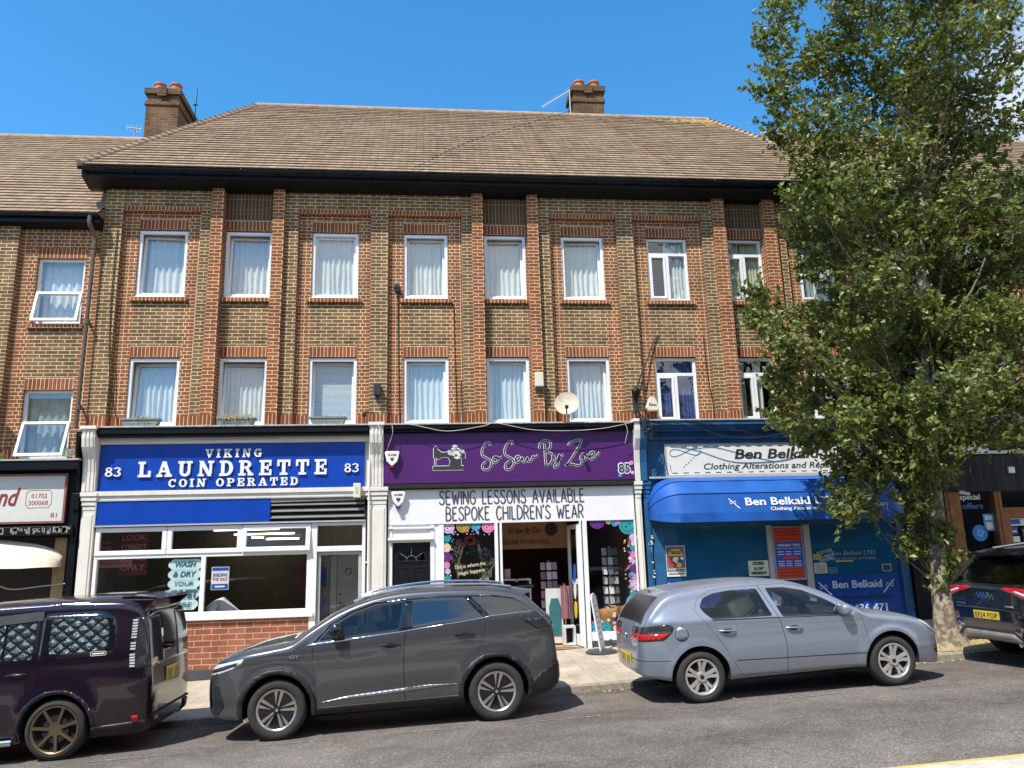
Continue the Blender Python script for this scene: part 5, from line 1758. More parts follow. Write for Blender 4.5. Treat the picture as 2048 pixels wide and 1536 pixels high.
# the machine
body_ = [(440, 180), (452, 166), (465, 188), (490, 208), (540, 205), (615, 205), (615, 294), (538, 294), (546, 260), (530, 238), (490, 238), (468, 256), (460, 244), (440, 242)]
base_ = [(435, 297), (632, 293), (632, 318), (435, 322)]
for k, pl in enumerate((body_, base_, [(446, 242), (453, 242), (453, 288), (446, 288)], [(616, 212), (640, 212), (640, 246), (616, 246)])):
    q = [fz5(*p) for p in pl]
    bk_.prism(q, -.1485 - .0004 * k, -.1405)
    bw_.ribbon(q + [q[0]], .022, -.1450 - .0004 * k, 0, .004)
for k in range(30):      # the flowers behind the arm
    t = 2 * math.pi * k / 10
    rr = (8, 26, 42)[k // 10]
    c0 = (583 + rr * math.cos(t + k), 205 + rr * .9 * math.sin(t + k))
    pet = [fz5(c0[0] + 11 * math.cos(u), c0[1] + 6 * math.sin(u + .6)) for u in [2 * math.pi * j / 8 for j in range(9)]]
    bw_.ribbon(pet, .012, -.1500 - .0002 * k, 0, .0001)
bw_.text('85', 3.75, 4.02, 3.465, .21, -.144, 0, bold=.06)
bk_.text('85', 3.77, 4.0, 3.475, .19, -.148, 0, bold=.015)
bw_.build('white_outline', m_letter, r)
bk_.build('black_lettering', m_ink, r)
b = MB()
b.disc(4.04, 3.67, .045, -.146, 3); b.disc(4.05, 3.47, .035, -.146, 4); b.disc(3.79, 3.42, .035, -.146, 2)
b.build('button_dots', bm_, r)

# goods in the shop
def card_rack(label, x, y, z0, h, w, cols, seed, tilt=0):
    r = thing('card_rack', (x, y, z0), label, 'display rack')
    b = MB(); b.tube([(x, y, z0), (x, y, z0 + h)], .015, 8); b.lathe([(.2, z0 + .0), (.2, z0 + .02), (.03, z0 + .04)], (x, y, 0), 'z', 16)
    b.build('stand', m_metal, r)
    rr = random.Random(seed)
    rows = int(h / .2)
    b = MB()
    for i in range(rows):
        for j in range(-1, 2):
            zz = z0 + h - .19 * (i + 1)
            xx = x + j * w / 3
            yy = y - .08 - abs(j) * -.05
            b.add([(xx - w / 7, yy, zz), (xx + w / 7, yy, zz), (xx + w / 7, yy + .04, zz + .15), (xx - w / 7, yy + .04, zz + .15)], [(0, 1, 2, 3)], rr.randint(0, len(cols) - 1))
    b.build('cards', cols, r)
    return r
gcols = [mat('card_grey', (.35, .35, .36)), mat('card_white', (.6, .6, .58)), mat('card_dark', (.10, .10, .11)), mat('card_pink', (.5, .28, .27))]
card_rack('tall wire postcard rack in the right display window', 3.62, .45, .385, 1.65, .34, gcols[:3], 3)
card_rack('greeting card stand inside the open sewing shop doorway', 2.42, .9, .12, 1.65, .36, [gcols[3], gcols[1], mat('card_coral', (.40, .13, .10))], 4)
r = thing('shelf_unit', (1.65, 1.0, .12), 'white cube shelving inside the sewing shop doorway', 'shelves')
b = MB()
for x in (1.42, 1.72, 2.0):
    b.box(x, x + .03, .8, 1.15, .12, 1.42 if x > 1.5 else 1.9)
for z in (.5, .95, 1.39):
    b.box(1.45, 2.0, .8, 1.15, z, z + .03)
b.build('carcass', mat('shelf_white', (.55, .53, .49), rough=.5), r)
b = MB()
for (x, z, w, h, k) in ((1.47, .98, .1, .3, 0), (1.6, .98, .09, .2, 1), (1.78, .98, .16, .12, 2), (1.5, 1.42, .12, .2, 3), (1.76, .53, .2, .22, 1), (1.48, .53, .18, .3, 0)):
    b.box(x, x + w, .9, 1.05, z, z + h, k)
b.build('stock', gcols, r)
r = thing('apron_display', (2.48, .7, .12), 'teal printed apron on a white board inside the doorway', 'apron')
b = MB(); b.box(2.3, 2.64, .62, .66, .15, 1.22); b.build('board', gcols[1], r)
b = MB(); b.prism([(2.36, .3), (2.6, .3), (2.6, .85), (2.55, 1.02), (2.41, 1.02), (2.36, .85)], .605, .618); b.build('apron', mat('apron_teal', (.03, .14, .15), rough=.9), r)
r = thing('clothes_rail', (2.72, .75, .12), 'children\'s clothes hanging beside the open door leaf', 'clothes')
b = MB(); b.tube([(2.66, .45, 1.3), (2.74, 1.2, 1.3)], .012, 6); b.tube([(2.66, .45, .12), (2.66, .45, 1.3)], .012, 6); b.tube([(2.74, 1.2, .12), (2.74, 1.2, 1.3)], .012, 6); b.build('rail', m_metal, r)
b = MB()
for k in range(6):
    yy = .55 + .1 * k
    b.box(2.60, 2.78, yy, yy + .03, .62 + .04 * (k % 3), 1.26, k % 4)
b.build('garments', [mat('cloth_a', (.3, .1, .12)), mat('cloth_b', (.45, .4, .38)), mat('cloth_c', (.08, .12, .2)), mat('cloth_d', (.3, .18, .24))], r)
r = thing('storage_cube', (2.72, .45, .12), 'white framed cube box on the floor of the doorway', 'box')
b = MB(); b.frame(2.60, 2.84, .13, .50, .35, .6, .04); b.build('frame', gcols[1], r)
b = MB(); b.box(2.64, 2.80, .58, .598, .17, .46); b.build('back', m_dark, r)
# floral arch in the left display window
r = thing('floral_display', (.75, .5, .38), 'arch of paper flowers and dried grasses in the left display window', 'flower display')
b = MB()
rnd = random.Random(9)
fl = [mat('flower_red', (.42, .04, .03)), mat('flower_peach', (.5, .25, .16)), mat('flower_dusty', (.34, .2, .2)), mat('flower_cream', (.5, .46, .34)), mat('leaf_dark', (.025, .05, .02)), mat('flower_blue', (.1, .14, .25))]
for k in range(90):
    t = rnd.uniform(-.2, math.pi + .2)
    rr = rnd.gauss(.36, .06)
    x, z = .75 + rr * math.cos(t), 1.75 + rr * 1.35 * math.sin(t) - (.9 * rnd.random() if k % 3 == 0 else 0)
    if .26 < x < 1.22:
        s_ = rnd.uniform(.03, .075)
        c = 4 if rnd.random() < .45 else rnd.randint(1, 5)
        for j in range(6):
            u = 2 * math.pi * j / 6 + k
            b.ball((x + s_ * .6 * math.cos(u), .45 + rnd.uniform(-.08, .08), z + s_ * .6 * math.sin(u)), s_ * .45, s_ * .25, s_ * .45, 6, 4, c)
for j in range(14):
    u = 2 * math.pi * j / 14
    b.ball((.77 + .09 * math.cos(u), .38, 2.22 + .075 * math.sin(u)), .035, .02, .03, 6, 4, 0)
for k in range(26):
    x = rnd.uniform(.95, 1.2) if k % 2 else rnd.uniform(.35, .6)
    z = rnd.uniform(.6, 1.9)
    b.tube([(x, .5, z), (x + rnd.uniform(-.05, .05), .46, z + .15), (x + rnd.uniform(-.12, .12), .44, z + .32)], [.02, .03, .004], 5, 3)
b.build('blooms', fl, r, smooth=60)

# toy highland cow
m_fur = mat('ginger_fur', (.40, .20, .065), rough=.95, var=.35, scale=30, bump=.6, bscale=60)
r = thing('toy_cow', (3.5, .28, .385), 'ginger toy highland cow with pale horns in the right display window', 'toy cow')
cow = skin_body('body', [(-.26, 0, .28), (-.10, 0, .27), (.06, 0, .28), (.16, -.02, .36), (.22, -.05, .40), (.25, -.11, .36), (-.22, -.07, .15), (-.22, -.07, .01), (-.22, .07, .15), (-.22, .07, .01), (.06, -.07, .15), (.06, -.07, .01), (.06, .07, .15), (.06, .07, .01)],
                [(0, 1), (1, 2), (2, 3), (3, 4), (4, 5), (0, 6), (6, 7), (0, 8), (8, 9), (2, 10), (10, 11), (2, 12), (12, 13)],
                [.13, .15, .14, .10, .105, .07, .055, .045, .055, .045, .055, .045, .055, .045], m_fur, r, root=1)
b = MB()
rnd = random.Random(4)
for v in cow.data.vertices:
    if rnd.random() < .8 and v.co.z > .1:
        p, n_ = v.co, v.normal
        e = p + n_ * .025 + Vector((rnd.uniform(-.012, .012), 0, -.05))
        b.add([p + Vector((-.006, 0, 0)), p + Vector((.006, 0, 0)), e], [(0, 1, 2)])
for k in range(40):
    x = .22 + rnd.uniform(-.07, .07)
    b.add([(x - .008, -.13, .48), (x + .008, -.13, .48), (x + rnd.uniform(-.02, .02), -.175, .38)], [(0, 1, 2)])
b.build('fur', m_fur, r, local=True)
for s_ in (-1, 1):
    b = MB()
    b.tube(catmull([(.22 + .08 * s_, -.06, .47), (.22 + .17 * s_, -.07, .47), (.22 + .22 * s_, -.07, .53), (.22 + .225 * s_, -.07, .60)], 4), [.018 - .0013 * k for k in range(13)], 8)
    b.build('horn', mat('horn', (.5, .4, .26), rough=.5), r, smooth=60, local=True)
    b = MB(); b.ball((.22 + .12 * s_, -.08, .40), .05, .02, .028, 8, 6); b.build('ear', m_fur, r, smooth=60, local=True)
    b = MB(); b.ball((.22 + .045 * s_, -.165, .42), .013); b.build('eye', m_black, r, smooth=60, local=True)
b = MB(); b.ball((.265, -.175, .335), .045, .025, .03, 10, 7); b.build('muzzle', mat('muzzle_pink', (.30, .16, .10)), r, smooth=60, local=True)
b = MB(); b.box(.05, .11, -.165, -.16, .27, .36); b.build('price_tag', m_paper, r, local=True)

# pavement flag sign
r = thing('pavement_sign', (3.05, -.95, .12), 'narrow white flag sign on a round black base outside the sewing shop', 'sign')
gz = zpave(3.05, -.75)
b = MB(); b.lathe([(.30, gz + .0), (.305, gz + .02), (.26, gz + .05), (.08, gz + .06)], (3.12, -.72, 0), 'z', 28); b.build('base', mat('black_rubber_base', (.05, .05, .055), rough=.5), r, smooth=35)
M = Matrix.Translation((3.14, -.72, .12)) @ Matrix.Rotation(rad(-8), 4, 'Y') @ Matrix.Translation((0, 0, -.12)) @ Matrix.Rotation(rad(66), 4, 'Z')
b = MB()
b.prism([(-.20, gz + .06), (.20, gz + .06), (.20, 1.10), (.05, 1.18), (-.12, 1.17), (-.20, 1.08)], -.012, .012, 'y', 0, M)
b.build('panel', mat('printed_white', (.78, .75, .77), rough=.5, var=.03, col2=(.66, .56, .66), amt=.63, scale=18), r)
b = MB()
for k in range(7):
    b.ribbon([(-.13, .95 - .1 * k), (.1 - .02 * (k % 3), .95 - .1 * k)], .018, -.0135, M=M, ext=.001)
b.build('print', mat('violet_ink', (.25, .12, .3)), r)
r = thing('pigeon', (3.5, -.25, .17), 'small dark bird on the pavement by the round sign base', 'bird')
gz = zpave(3.5, -.25)
bird = skin_body('body', [(-.10, 0, .05), (-.03, 0, .07), (.04, 0, .09), (.07, 0, .13), (.10, 0, .135), (-.17, 0, .045), (0, -.02, .04), (.005, -.02, .008), (0, .02, .04), (.005, .02, .008)], [(0, 1), (1, 2), (2, 3), (3, 4), (0, 5), (1, 6), (6, 7), (1, 8), (8, 9)], [.035, .045, .04, .022, .006, (.02, .006), .01, .005, .01, .005], mat('slate_feathers', (.03, .032, .04), rough=.7), r, root=1)
r.location = (3.48, -.22, gz); r.rotation_euler = (0, 0, rad(150))

# ================================================================== pilaster between 85 and the blue shop
r = thing('party_pilaster', (4.2, -.1, .1), 'half white half blue pilaster between the purple shop and the blue shop', 'pilaster')
pilaster(r, 4.075, 4.235, 3.30, .0, m_wpaint, y=-.15, name='white_pilaster')
pilaster(r, 4.24, 4.42, 3.30, .0, m_steelblue, y=-.10, name='blue_pilaster')
console(r, 4.10, 4.215, 3.30, 4.54, m_wpaint)
console(r, 4.22, 4.36, 3.30, 4.54, m_steelblue)
b = MB()
rnd = random.Random(3)
for k in range(26):      # torn white paper
    x, z = rnd.uniform(4.30, 4.38), rnd.uniform(.9, 2.2)
    b.box(x, x + rnd.uniform(.02, .05), -.0745, -.071, z, z + rnd.uniform(.01, .04))
b.build('torn_paper', m_paper, r)
b = MB()
for k in range(7):
    pts = [(rnd.uniform(4.08, 4.42), -.40, rnd.uniform(4.45, 4.56)), (rnd.uniform(4.2, 4.45), -.43, rnd.uniform(4.30, 4.5)), (rnd.uniform(4.2, 4.45), -.42, rnd.uniform(4.1, 4.4)), (rnd.uniform(4.25, 4.5), -.38, rnd.uniform(4.3, 4.55))]
    b.tube(catmull(pts, 5), .009, 5)
b.build('cable', m_cable, r)

# ================================================================== the tailor
sf = thing('tailor_shopfront', (7.1, 0, .2), 'blue painted clothing alterations shopfront with dark glass and blue window film', 'shopfront')
cornice(sf, 4.38, 9.80, m_steelblue, m_lead, z0=4.36, z1=4.50, d=.30, steps=3)
b = MB()
b.box(4.38, 9.80, -.02, .3, 2.36, 4.36)
b.box(4.40, 9.78, -.06, -.02, 4.14, 4.20)
b.build('fascia', m_steelblue, sf, bevel=.005)
b = MB()
b.box(4.42, 4.66, -.03, .1, .0, 2.36)
b.box(4.66, 4.93, -.01, .1, 1.95, 2.36)
b.build('side_panel', m_steelblue, sf, bevel=.005)
b = MB()
b.box(9.60, 9.78, -.06, .1, .1, 2.36)
b.build('side_panel', m_steelblue, sf, bevel=.005)
b = MB()
b.box(6.80, 6.90, -.05, .05, .2, 2.36); b.box(7.58, 7.71, -.05, .05, .2, 2.36)
b.build('post', m_grey, sf, bevel=.006)
m_tintg = mat('blue_tinted_glass', (.010, .095, .205), rough=.07, var=.15, scale=2, spec=.6)
m_film = mat('blue_window_film', (.006, .065, .32), rough=.3, var=.06)
glasspane(sf, 4.66, 6.80, -.0, 1.33, 2.36, m_tintg)
glasspane(sf, 7.71, 9.60, -.0, 1.33, 2.36, m_tintg)
b = MB()
b.box(4.66, 6.80, -.005, .03, .25, 1.329); b.box(7.71, 9.60, -.005, .03, .30, 1.329)
film = b.build('window_film', m_film, sf)
b = MB()
b.text('Ben Belkaid', 5.25, 6.32, 1.10, .15, -.011, 0, bold=.02)
b.text('Ben Belkaid', 8.10, 9.16, 1.07, .15, -.011, 0, bold=.02)
b.text('01702 436 471', 7.85, 9.22, .60, .15, -.011, 0, bold=.02)
scale_icon(b, 4.83, 1.13, .3, -.011); scale_icon(b, 7.93, 1.07, .25, -.011); scale_icon(b, 9.30, 1.08, .25, -.011, 0, -1)
b.build('lettering', mat('pale_film_lettering', (.62, .70, .80), rough=.5), film)
b = MB()
b.text('Clothing Alterations and Repairs', 7.85, 9.35, .85, .09, -.011, 0)
b.build('dark_lettering', m_navy, film)
b = MB()
b.text('Ben Belkaid LTD', 8.15, 9.1, 1.72, .085, -.006, 0, shear=.2)
b.text('Clothing Alterations and Repairs', 8.05, 9.1, 1.63, .05, -.006, 0, shear=.2)
b.build('glass_lettering', mat('grey_glass_lettering', (.30, .38, .44), rough=.6), sf)
b = MB()
b.box(4.42, 9.78, -.05, .1, .0, .25)
b.build('plinth', m_navy, sf, bevel=.005)
room(sf, 4.44, 9.6, .11, 4.0, .2, 2.55, mat('teal_dim_wall', (.10, .20, .26), rough=.9), m_dark)
b = MB()
b.box(6.90, 7.58, .0, .05, .2, 2.36)
d = b.build('door', m_navy, sf, bevel=.006)
# hours board, posters
r = notice('tall blue and red opening hours board on the blue shop door', 6.915, 7.56, 1.26, 2.33, -.03, m_grey)
b = MB()
b.box(6.945, 7.53, -.036, -.031, 1.29, 2.30, 0)
b.box(6.955, 7.52, -.041, -.0365, 2.02, 2.285, 1); b.box(7.10, 7.42, -.041, -.0365, 1.68, 1.73, 1); b.box(6.955, 7.52, -.041, -.0365, 1.30, 1.52, 1)
b.build('print', [m_bluep, mat('orange_red_print', (.55, .06, .02))], r)
b = MB()
b.text('OPENING TIMES', 7.0, 7.48, 1.925, .05, -.0395, 0, bold=.01)
for z in (1.82, 1.77, 1.63, 1.585, 1.545):
    b.ribbon([(6.99, z), (7.12, z)], .014, -.0395); b.ribbon([(7.16, z), (7.28, z)], .014, -.0395); b.ribbon([(7.33, z), (7.48, z)], .014, -.0395)
b.ribbon([(6.97, 1.885), (7.50, 1.885)], .008, -.0395)
b.build('lettering', m_letter, r)
b = MB()
for z in (2.22, 2.15, 2.08, 1.47, 1.41, 1.35):
    b.ribbon([(7.0, z), (7.47, z)], .018, -.044)
b.build('red_lettering', mat('dim_red_ink', (.25, .03, .02)), r)
r = notice('colourful circus poster with ROCHFORD along its foot by the blue side panel', 4.66, 5.06, 1.40, 2.0, -.02, m_paper, 'poster')
b = MB()
b.box(4.675, 5.045, -.025, -.021, 1.56, 1.985, 0)
b.prism([(4.70, 1.83), (4.78, 1.93), (4.94, 1.93), (5.02, 1.83), (4.98, 1.80), (4.74, 1.80)], -.029, -.0255, 'y', 1)
for k, (x, z, rr, c) in enumerate(((4.76, 1.70, .06, 2), (4.86, 1.72, .065, 3), (4.95, 1.69, .06, 4), (4.81, 1.64, .05, 2), (4.92, 1.62, .05, 1), (4.99, 1.75, .035, 3))):
    b.disc(x, z, rr, -.030 - .001 * k, c, 14)
b.build('picture', [mat('poster_violet', (.22, .10, .16)), m_yellowp, m_redp, m_paper, m_bluep], r)
b = MB()
b.text('ROCHFORD', 4.68, 5.04, 1.49, .055, -.025, 0, bold=.03); b.ribbon([(4.7, 1.45), (5.02, 1.45)], .018, -.025)
b.text('CIRCUS', 4.75, 4.97, 1.835, .06, -.034, 0, bold=.03)
b.build('lettering', m_ink, r)
r = notice('pale notice CLOSED ALL DAY WEDNESDAY in the blue shop window', 6.36, 6.78, 1.36, 1.66, -.02, mat('pale_green_paper', (.62, .68, .55)))
b = MB()
b.text('CLOSED', 6.45, 6.69, 1.58, .055, -.025, 0, bold=.05); b.text('ALL DAY', 6.46, 6.68, 1.48, .055, -.025, 0, bold=.05, shear=.2); b.text('WEDNESDAY', 6.40, 6.74, 1.39, .055, -.025, 0, bold=.05)
b.build('lettering', m_ink, r)
r = thing('notice', (8.0, -.02, 1.6), 'tilted white SORRY WE\'RE CLOSED sign on the right blue glass', 'notice')
M = Matrix.Translation((8.02, 0, 1.72)) @ Matrix.Rotation(rad(-14), 4, 'Y') @ Matrix.Translation((-8.02, 0, -1.72))
b = MB(); b.frame(7.86, 8.18, 1.61, 1.83, -.012, -.006, .012, 0, M); b.text('SORRY WE\'RE', 7.88, 8.16, 1.765, .04, -.010, 0, M=M); b.text('CLOSED', 7.89, 8.15, 1.64, .095, -.010, 0, bold=.03, M=M)
b.build('lettering', mat('pale_sign', (.45, .55, .60)), r)
notice('small yellow notice beside the right grey post', 7.74, 7.92, 1.64, 1.76, -.02, mat('dim_yellow_paper', (.38, .36, .06)))
r = notice('white hand-written note at the foot of the right blue glass', 7.74, 8.02, 1.37, 1.58, -.02, mat('off_white_paper', (.55, .55, .5)))
b = MB()
for k in range(4):
    b.ribbon([(7.78, 1.53 - .04 * k), (7.86, 1.535 - .04 * k), (7.97, 1.525 - .04 * k)], .008, -.024)
b.build('handwriting', m_ink, r)
notice('blue leaflet next to the hand-written note', 8.04, 8.24, 1.355, 1.49, -.02, mat('blue_leaflet', (.04, .16, .28)))
r = notice('small green-framed card at the right end of the blue glass', 9.20, 9.40, 1.37, 1.52, -.02, mat('green_frame', (.25, .45, .38)))
b = MB(); b.box(9.225, 9.375, -.024, -.0205, 1.39, 1.50); b.build('picture', m_navy, r)
notice('pale yellow strip on the right blue glass', 8.22, 8.60, 1.585, 1.615, -.02, mat('yellow_strip', (.50, .46, .18)))

# its sign
r = thing('shop_sign', (7.25, -.08, 3.4), 'white clothing alterations sign with black italic lettering and dashed stitch border', 'sign')
b = MB(); b.box(4.80, 9.71, -.085, -.021, 3.41, 4.02, 0); b.build('board', mat('ivory_board', (.78, .76, .68), rough=.45, var=.03), r)
b = MB(); b.frame(4.77, 9.74, 3.38, 4.05, -.095, -.021, .028); b.build('frame', m_grey, r, bevel=.003)
b = MB()
b.text('Ben Belkaid LTD', 6.24, 8.9, 3.725, .205, -.090, 0, shear=.2, bold=.025)
b.text('Clothing Alterations and Repairs', 5.57, 8.50, 3.515, .13, -.090, 0, shear=.2, bold=.008)
b.text('Tel', 8.65, 8.85, 3.515, .10, -.090, 0, shear=.2)
x = 4.9
while x < 9.6:
    b.ribbon([(x, 3.45), (x + .11, 3.45)], .012, -.090)
    b.ribbon([(x, 3.985), (x + .11, 3.985)], .012, -.090)
    x += .23
b.ribbon([(4.87, 3.49), (4.86, 3.62)], .010, -.090)
for k in range(7):
    b.ribbon([(5.13 + .055 * k, 3.56 + .045 * k), (5.16 + .055 * k, 3.585 + .045 * k)], .008, -.090)
b.build('lettering', m_ink, r)
b = MB()
lp = [(5.2 + .33 * math.cos(t), 3.875 + .075 * math.sin(2 * t) + .02 * math.cos(t)) for t in [2 * math.pi * k / 40 for k in range(41)]]
b.ribbon(lp, .014, -.0905)
b.ribbon([(5.2, 3.88), (5.35, 3.94), (5.6, 3.965), (5.85, 3.965)], .012, -.0912)
b.build('thread', mat('thread_blue', (.08, .26, .36)), r)

# hooded awnings
def hood(name, label, x0, x1, prof, mt, endlen, vz, ribs, seed=0):
    r = thing(name, ((x0 + x1) / 2, 0, prof[-1][1]), label, 'awning')
    pr = [(prof[i][0] + (prof[i + 1][0] - prof[i][0]) * j / 5, prof[i][1] + (prof[i + 1][1] - prof[i][1]) * j / 5) for i in range(len(prof) - 1) for j in range(5)] + [prof[-1]]
    zb = pr[-1][1]
    xs_ = []
    for k in range(13):
        xs_.append((x0 + endlen * (1 - math.cos(math.pi / 2 * k / 12)), math.sin(math.pi / 2 * k / 12)))
    mid_ = [(x0 + endlen + (x1 - x0 - 2 * endlen) * k / 24, 1.0) for k in range(1, 24)]
    en = [(x1 - (a - x0), s_) for a, s_ in xs_][::-1]
    ST_ = xs_ + mid_ + en
    b = MB()
    n = len(pr)
    for (x, s_) in ST_:
        for (y, z) in pr:
            b.v.append(Vector((x, -.03 + y * max(s_, .02), zb + (z - zb) * (.30 + .70 * s_) + .006 * math.sin(x * 9 + z * 4))))
    for i in range(len(ST_) - 1):
        for j in range(n - 1):
            b.f.append([i * n + j, i * n + j + 1, (i + 1) * n + j + 1, (i + 1) * n + j]); b.m.append(0)
    cv = b.build('cover', mt, r, smooth=24)
    b = MB()
    for j in ribs:
        for half in (0,):
            b.tube([Vector((x, -.034 + pr[j][0] * max(s_, .02), zb + (pr[j][1] - zb) * (.30 + .70 * s_) + .006)) for (x, s_) in ST_], .009, 5)
    b.build('seam', mat('awning_seam', tuple(.45 * c for c in ((.012, .13, .52) if mt is m_awblue else (.74, .66, .52)))), r)
    if vz:
        b = MB()
        for i, (x, s_) in enumerate(ST_):
            w = .02 * math.sin(i * 1.7) + .012 * math.sin(i * .6)
            b.v += [Vector((x, -.033 + pr[-1][0] * max(s_, .02), zb)), Vector((x, -.033 + (pr[-1][0] + .0 + w) * max(s_, .02), zb - vz * (0.4 + .6 * s_)))]
        for i in range(len(ST_) - 1):
            b.f.append([2 * i, 2 * i + 1, 2 * i + 3, 2 * i + 2]); b.m.append(0)
        b.build('valance', mt, r, smooth=70)
    return r, pr
aw, apr = hood('shop_awning', 'blue hooded awning with white lettering over the clothing alterations shop', 4.36, 9.62, [(0, 3.37), (-.46, 3.235), (-.72, 2.975), (-.80, 2.60)], m_awblue, .50, .17, (5, 10))
b = MB()
ang = math.atan2(.08, .375)
M = Matrix.Translation((0, -.822, 2.70)) @ Matrix.Rotation(-ang, 4, 'X') @ Matrix.Translation((0, .0, -2.70))
b.text('Ben Belkaid LTD', 6.09, 8.02, 2.735, .155, 0, 0, bold=.02, M=M)
b.text('Clothing Alterations', 6.58, 7.60, 2.625, .07, 0, 0, bold=.015, M=M)
b.text('01702 436471', 8.30, 9.0, 2.655, .08, 0, 0, bold=.012, M=M)
scale_icon(b, 5.86, 2.77, .22, 0); 
for i in range(len(b.v)):
    pass
b.build('lettering', m_letter, aw)
b = MB()
scale_icon(b, 5.86, 2.77, .20, -.003, 0, 1)
scale_icon(b, 8.17, 2.77, .20, -.003, 0, -1)
for i in range(len(b.v)):
    b.v[i] = M @ b.v[i]
b.build('needle_emblem', m_letter, aw)
b = MB()
b.box(4.40, 9.65, -.12, -.021, 3.335, 3.378)
b.build('cassette', m_grey, aw, bevel=.01)

# ================================================================== 81
sf = thing('dark_shopfront', (-9.5, 0, -.4), 'dark shopfront with black fascia under the 81 sign', 'shopfront')
b = MB()
b.box(-14, -6.56, -.28, .3, 3.70, 3.87); b.box(-14, -6.56, -.05, .3, 2.45, 3.70); b.box(-14, -6.60, -.22, -.05, 2.50, 2.66)
b.build('fascia', m_black, sf, bevel=.008)
b = MB()
b.box(-14.01, -6.555, -.30, .3, 3.87, 3.90)
b.build('flashing', m_lead, sf)
b = MB()
prof = [(.0, 3.25), (-.14, 3.25), (-.16, 3.6), (-.22, 3.8), (-.34, 4.05), (-.35, 4.4), (0, 4.4)]
b.prism(prof, -6.62, -6.565, 'x'); b.box(-6.66, -6.55, -.13, .2, -.35, 3.24); b.box(-6.67, -6.545, -.17, .2, 2.95, 3.26)
b.build('pilaster', m_black, sf, bevel=.006)
b = MB()
b.box(-6.99, -6.78, .05, .15, -.35, 2.46)
b.build('tan_post', m_tan, sf)
b = MB()
b.box(-14, -6.99, .4, .45, -.4, 2.46); 
b.build('shutter', mat('dark_shutter', (.02, .02, .02), rough=.4), sf)
b = MB()
for k in range(14):
    b.tube([(-8.6, .39, .9 - .09 * k), (-7.0, .39, .9 - .09 * k)], .008, 5)
b.build('shutter_ribs', m_blackdull, sf)
b = MB(); b.tube(catmull([(-7.85, -.3, 1.68), (-7.6, -.1, 1.55), (-7.2, 0.0, 1.58), (-6.7, -.05, 1.62)], 5), .012, 6); b.build('stay_wire', m_gcable, sf)
b = MB()
rnd = random.Random(8)
for k in range(60):
    x = rnd.uniform(-8.2, -6.62)
    b.box(x, x + rnd.uniform(.01, .06), -.2225, -.2195, rnd.uniform(2.52, 2.6), 2.61 + rnd.uniform(.0, .04))
b.build('flaking_paint', mat('flaking', (.30, .29, .27)), sf)
r = thing('shop_sign', (-8, -.1, 2.75), 'cream 81 shop sign with brown border, maroon script and phone number', 'sign')
b = MB(); b.box(-11.0, -6.84, -.10, -.051, 2.76, 3.60); b.build('board', mat('cream_board', (.66, .65, .60), rough=.35, var=.04), r)
b = MB(); b.frame(-11.03, -6.80, 2.72, 3.64, -.12, -.051, .04); b.build('border', mat('brown_border', (.26, .10, .07), rough=.5), r)
b = MB()
b.text('ond', -8.18, -7.62, 3.06, .34, -.106, 0, shear=.3, bold=.015)
b.build('script', m_maroon, r)
b = MB()
b.text('01702', -7.42, -7.14, 3.19, .085, -.104, 0, shear=.0); b.text('300068', -7.46, -7.12, 3.06, .085, -.104, 0)
b.text('81', -7.05, -6.94, 2.83, .085, -.104, 0)
q = [(-7.47, 3.33), (-7.10, 3.33), (-7.08, 3.29), (-7.06, 3.29), (-7.06, 3.06), (-7.08, 3.06), (-7.10, 3.01), (-7.47, 3.01), (-7.49, 3.06), (-7.51, 3.06), (-7.51, 3.29), (-7.49, 3.29), (-7.47, 3.33)]
for i in range(len(q) - 1):
    b.ribbon([q[i], q[i + 1]], .007, -.104 - .0003 * (i % 3))
b.build('lettering', mat('rust_lettering', (.34, .10, .07)), r)
hood('shop_awning', 'cream fabric awning under the 81 shop sign', -13.0, -6.80, [(0, 2.50), (-.40, 2.24), (-.8, 1.92)], m_awcream, 2.3, 0, ())
r = thing('satellite_dish', (-8.55, -.2, 5.2), 'dark grey satellite dish on the lower brick terrace', 'satellite dish')
b = MB()
q_ = Vector((-.4, -.85, .25)).normalized().to_track_quat('Z', 'Y').to_matrix().to_4x4()
b.lathe(pr, (0, 0, 0), 'z', 28, 0, Matrix.Translation((-8.42, -.4, 5.13)) @ q_)
b.build('dish', mat('grey_mesh', (.16, .15, .14), rough=.6), r, smooth=40)
b = MB(); b.tube([(-8.44, -.38, 5.1), (-8.5, -.02, 5.0)], .02, 8); b.build('bracket', m_metal, r)
r = thing('parapet_weed', (-8.0, -.2, 3.9), 'small yellowing weed and wires on the ledge of the 81 shop', 'plant')
b = MB()
for k in range(30):
    x = rnd.uniform(-8.12, -7.95); 
    b.tube([(x, -.2, 3.9), (x + rnd.uniform(-.05, .05), -.24, 3.97), (x + rnd.uniform(-.1, .1), -.26, 4.0 + rnd.uniform(-.02, .06))], [.006, .01, .002], 4)
b.build('leaves', mat('dry_weed', (.30, .26, .06), rough=.9), r)
r = thing('wire_tangle', (-6.7, -.2, 3.9), 'tangle of old wires beside the bracket at the left end of the laundrette', 'wires')
b = MB()
for k in range(14):
    pts = [(-6.75 + rnd.uniform(-.12, .1), -.2 + rnd.uniform(-.05, .05), 3.92 + rnd.uniform(0, .2)) for _ in range(4)]
    b.tube(catmull(pts, 4), .007, 4)
b.build('wire', m_gcable, r)

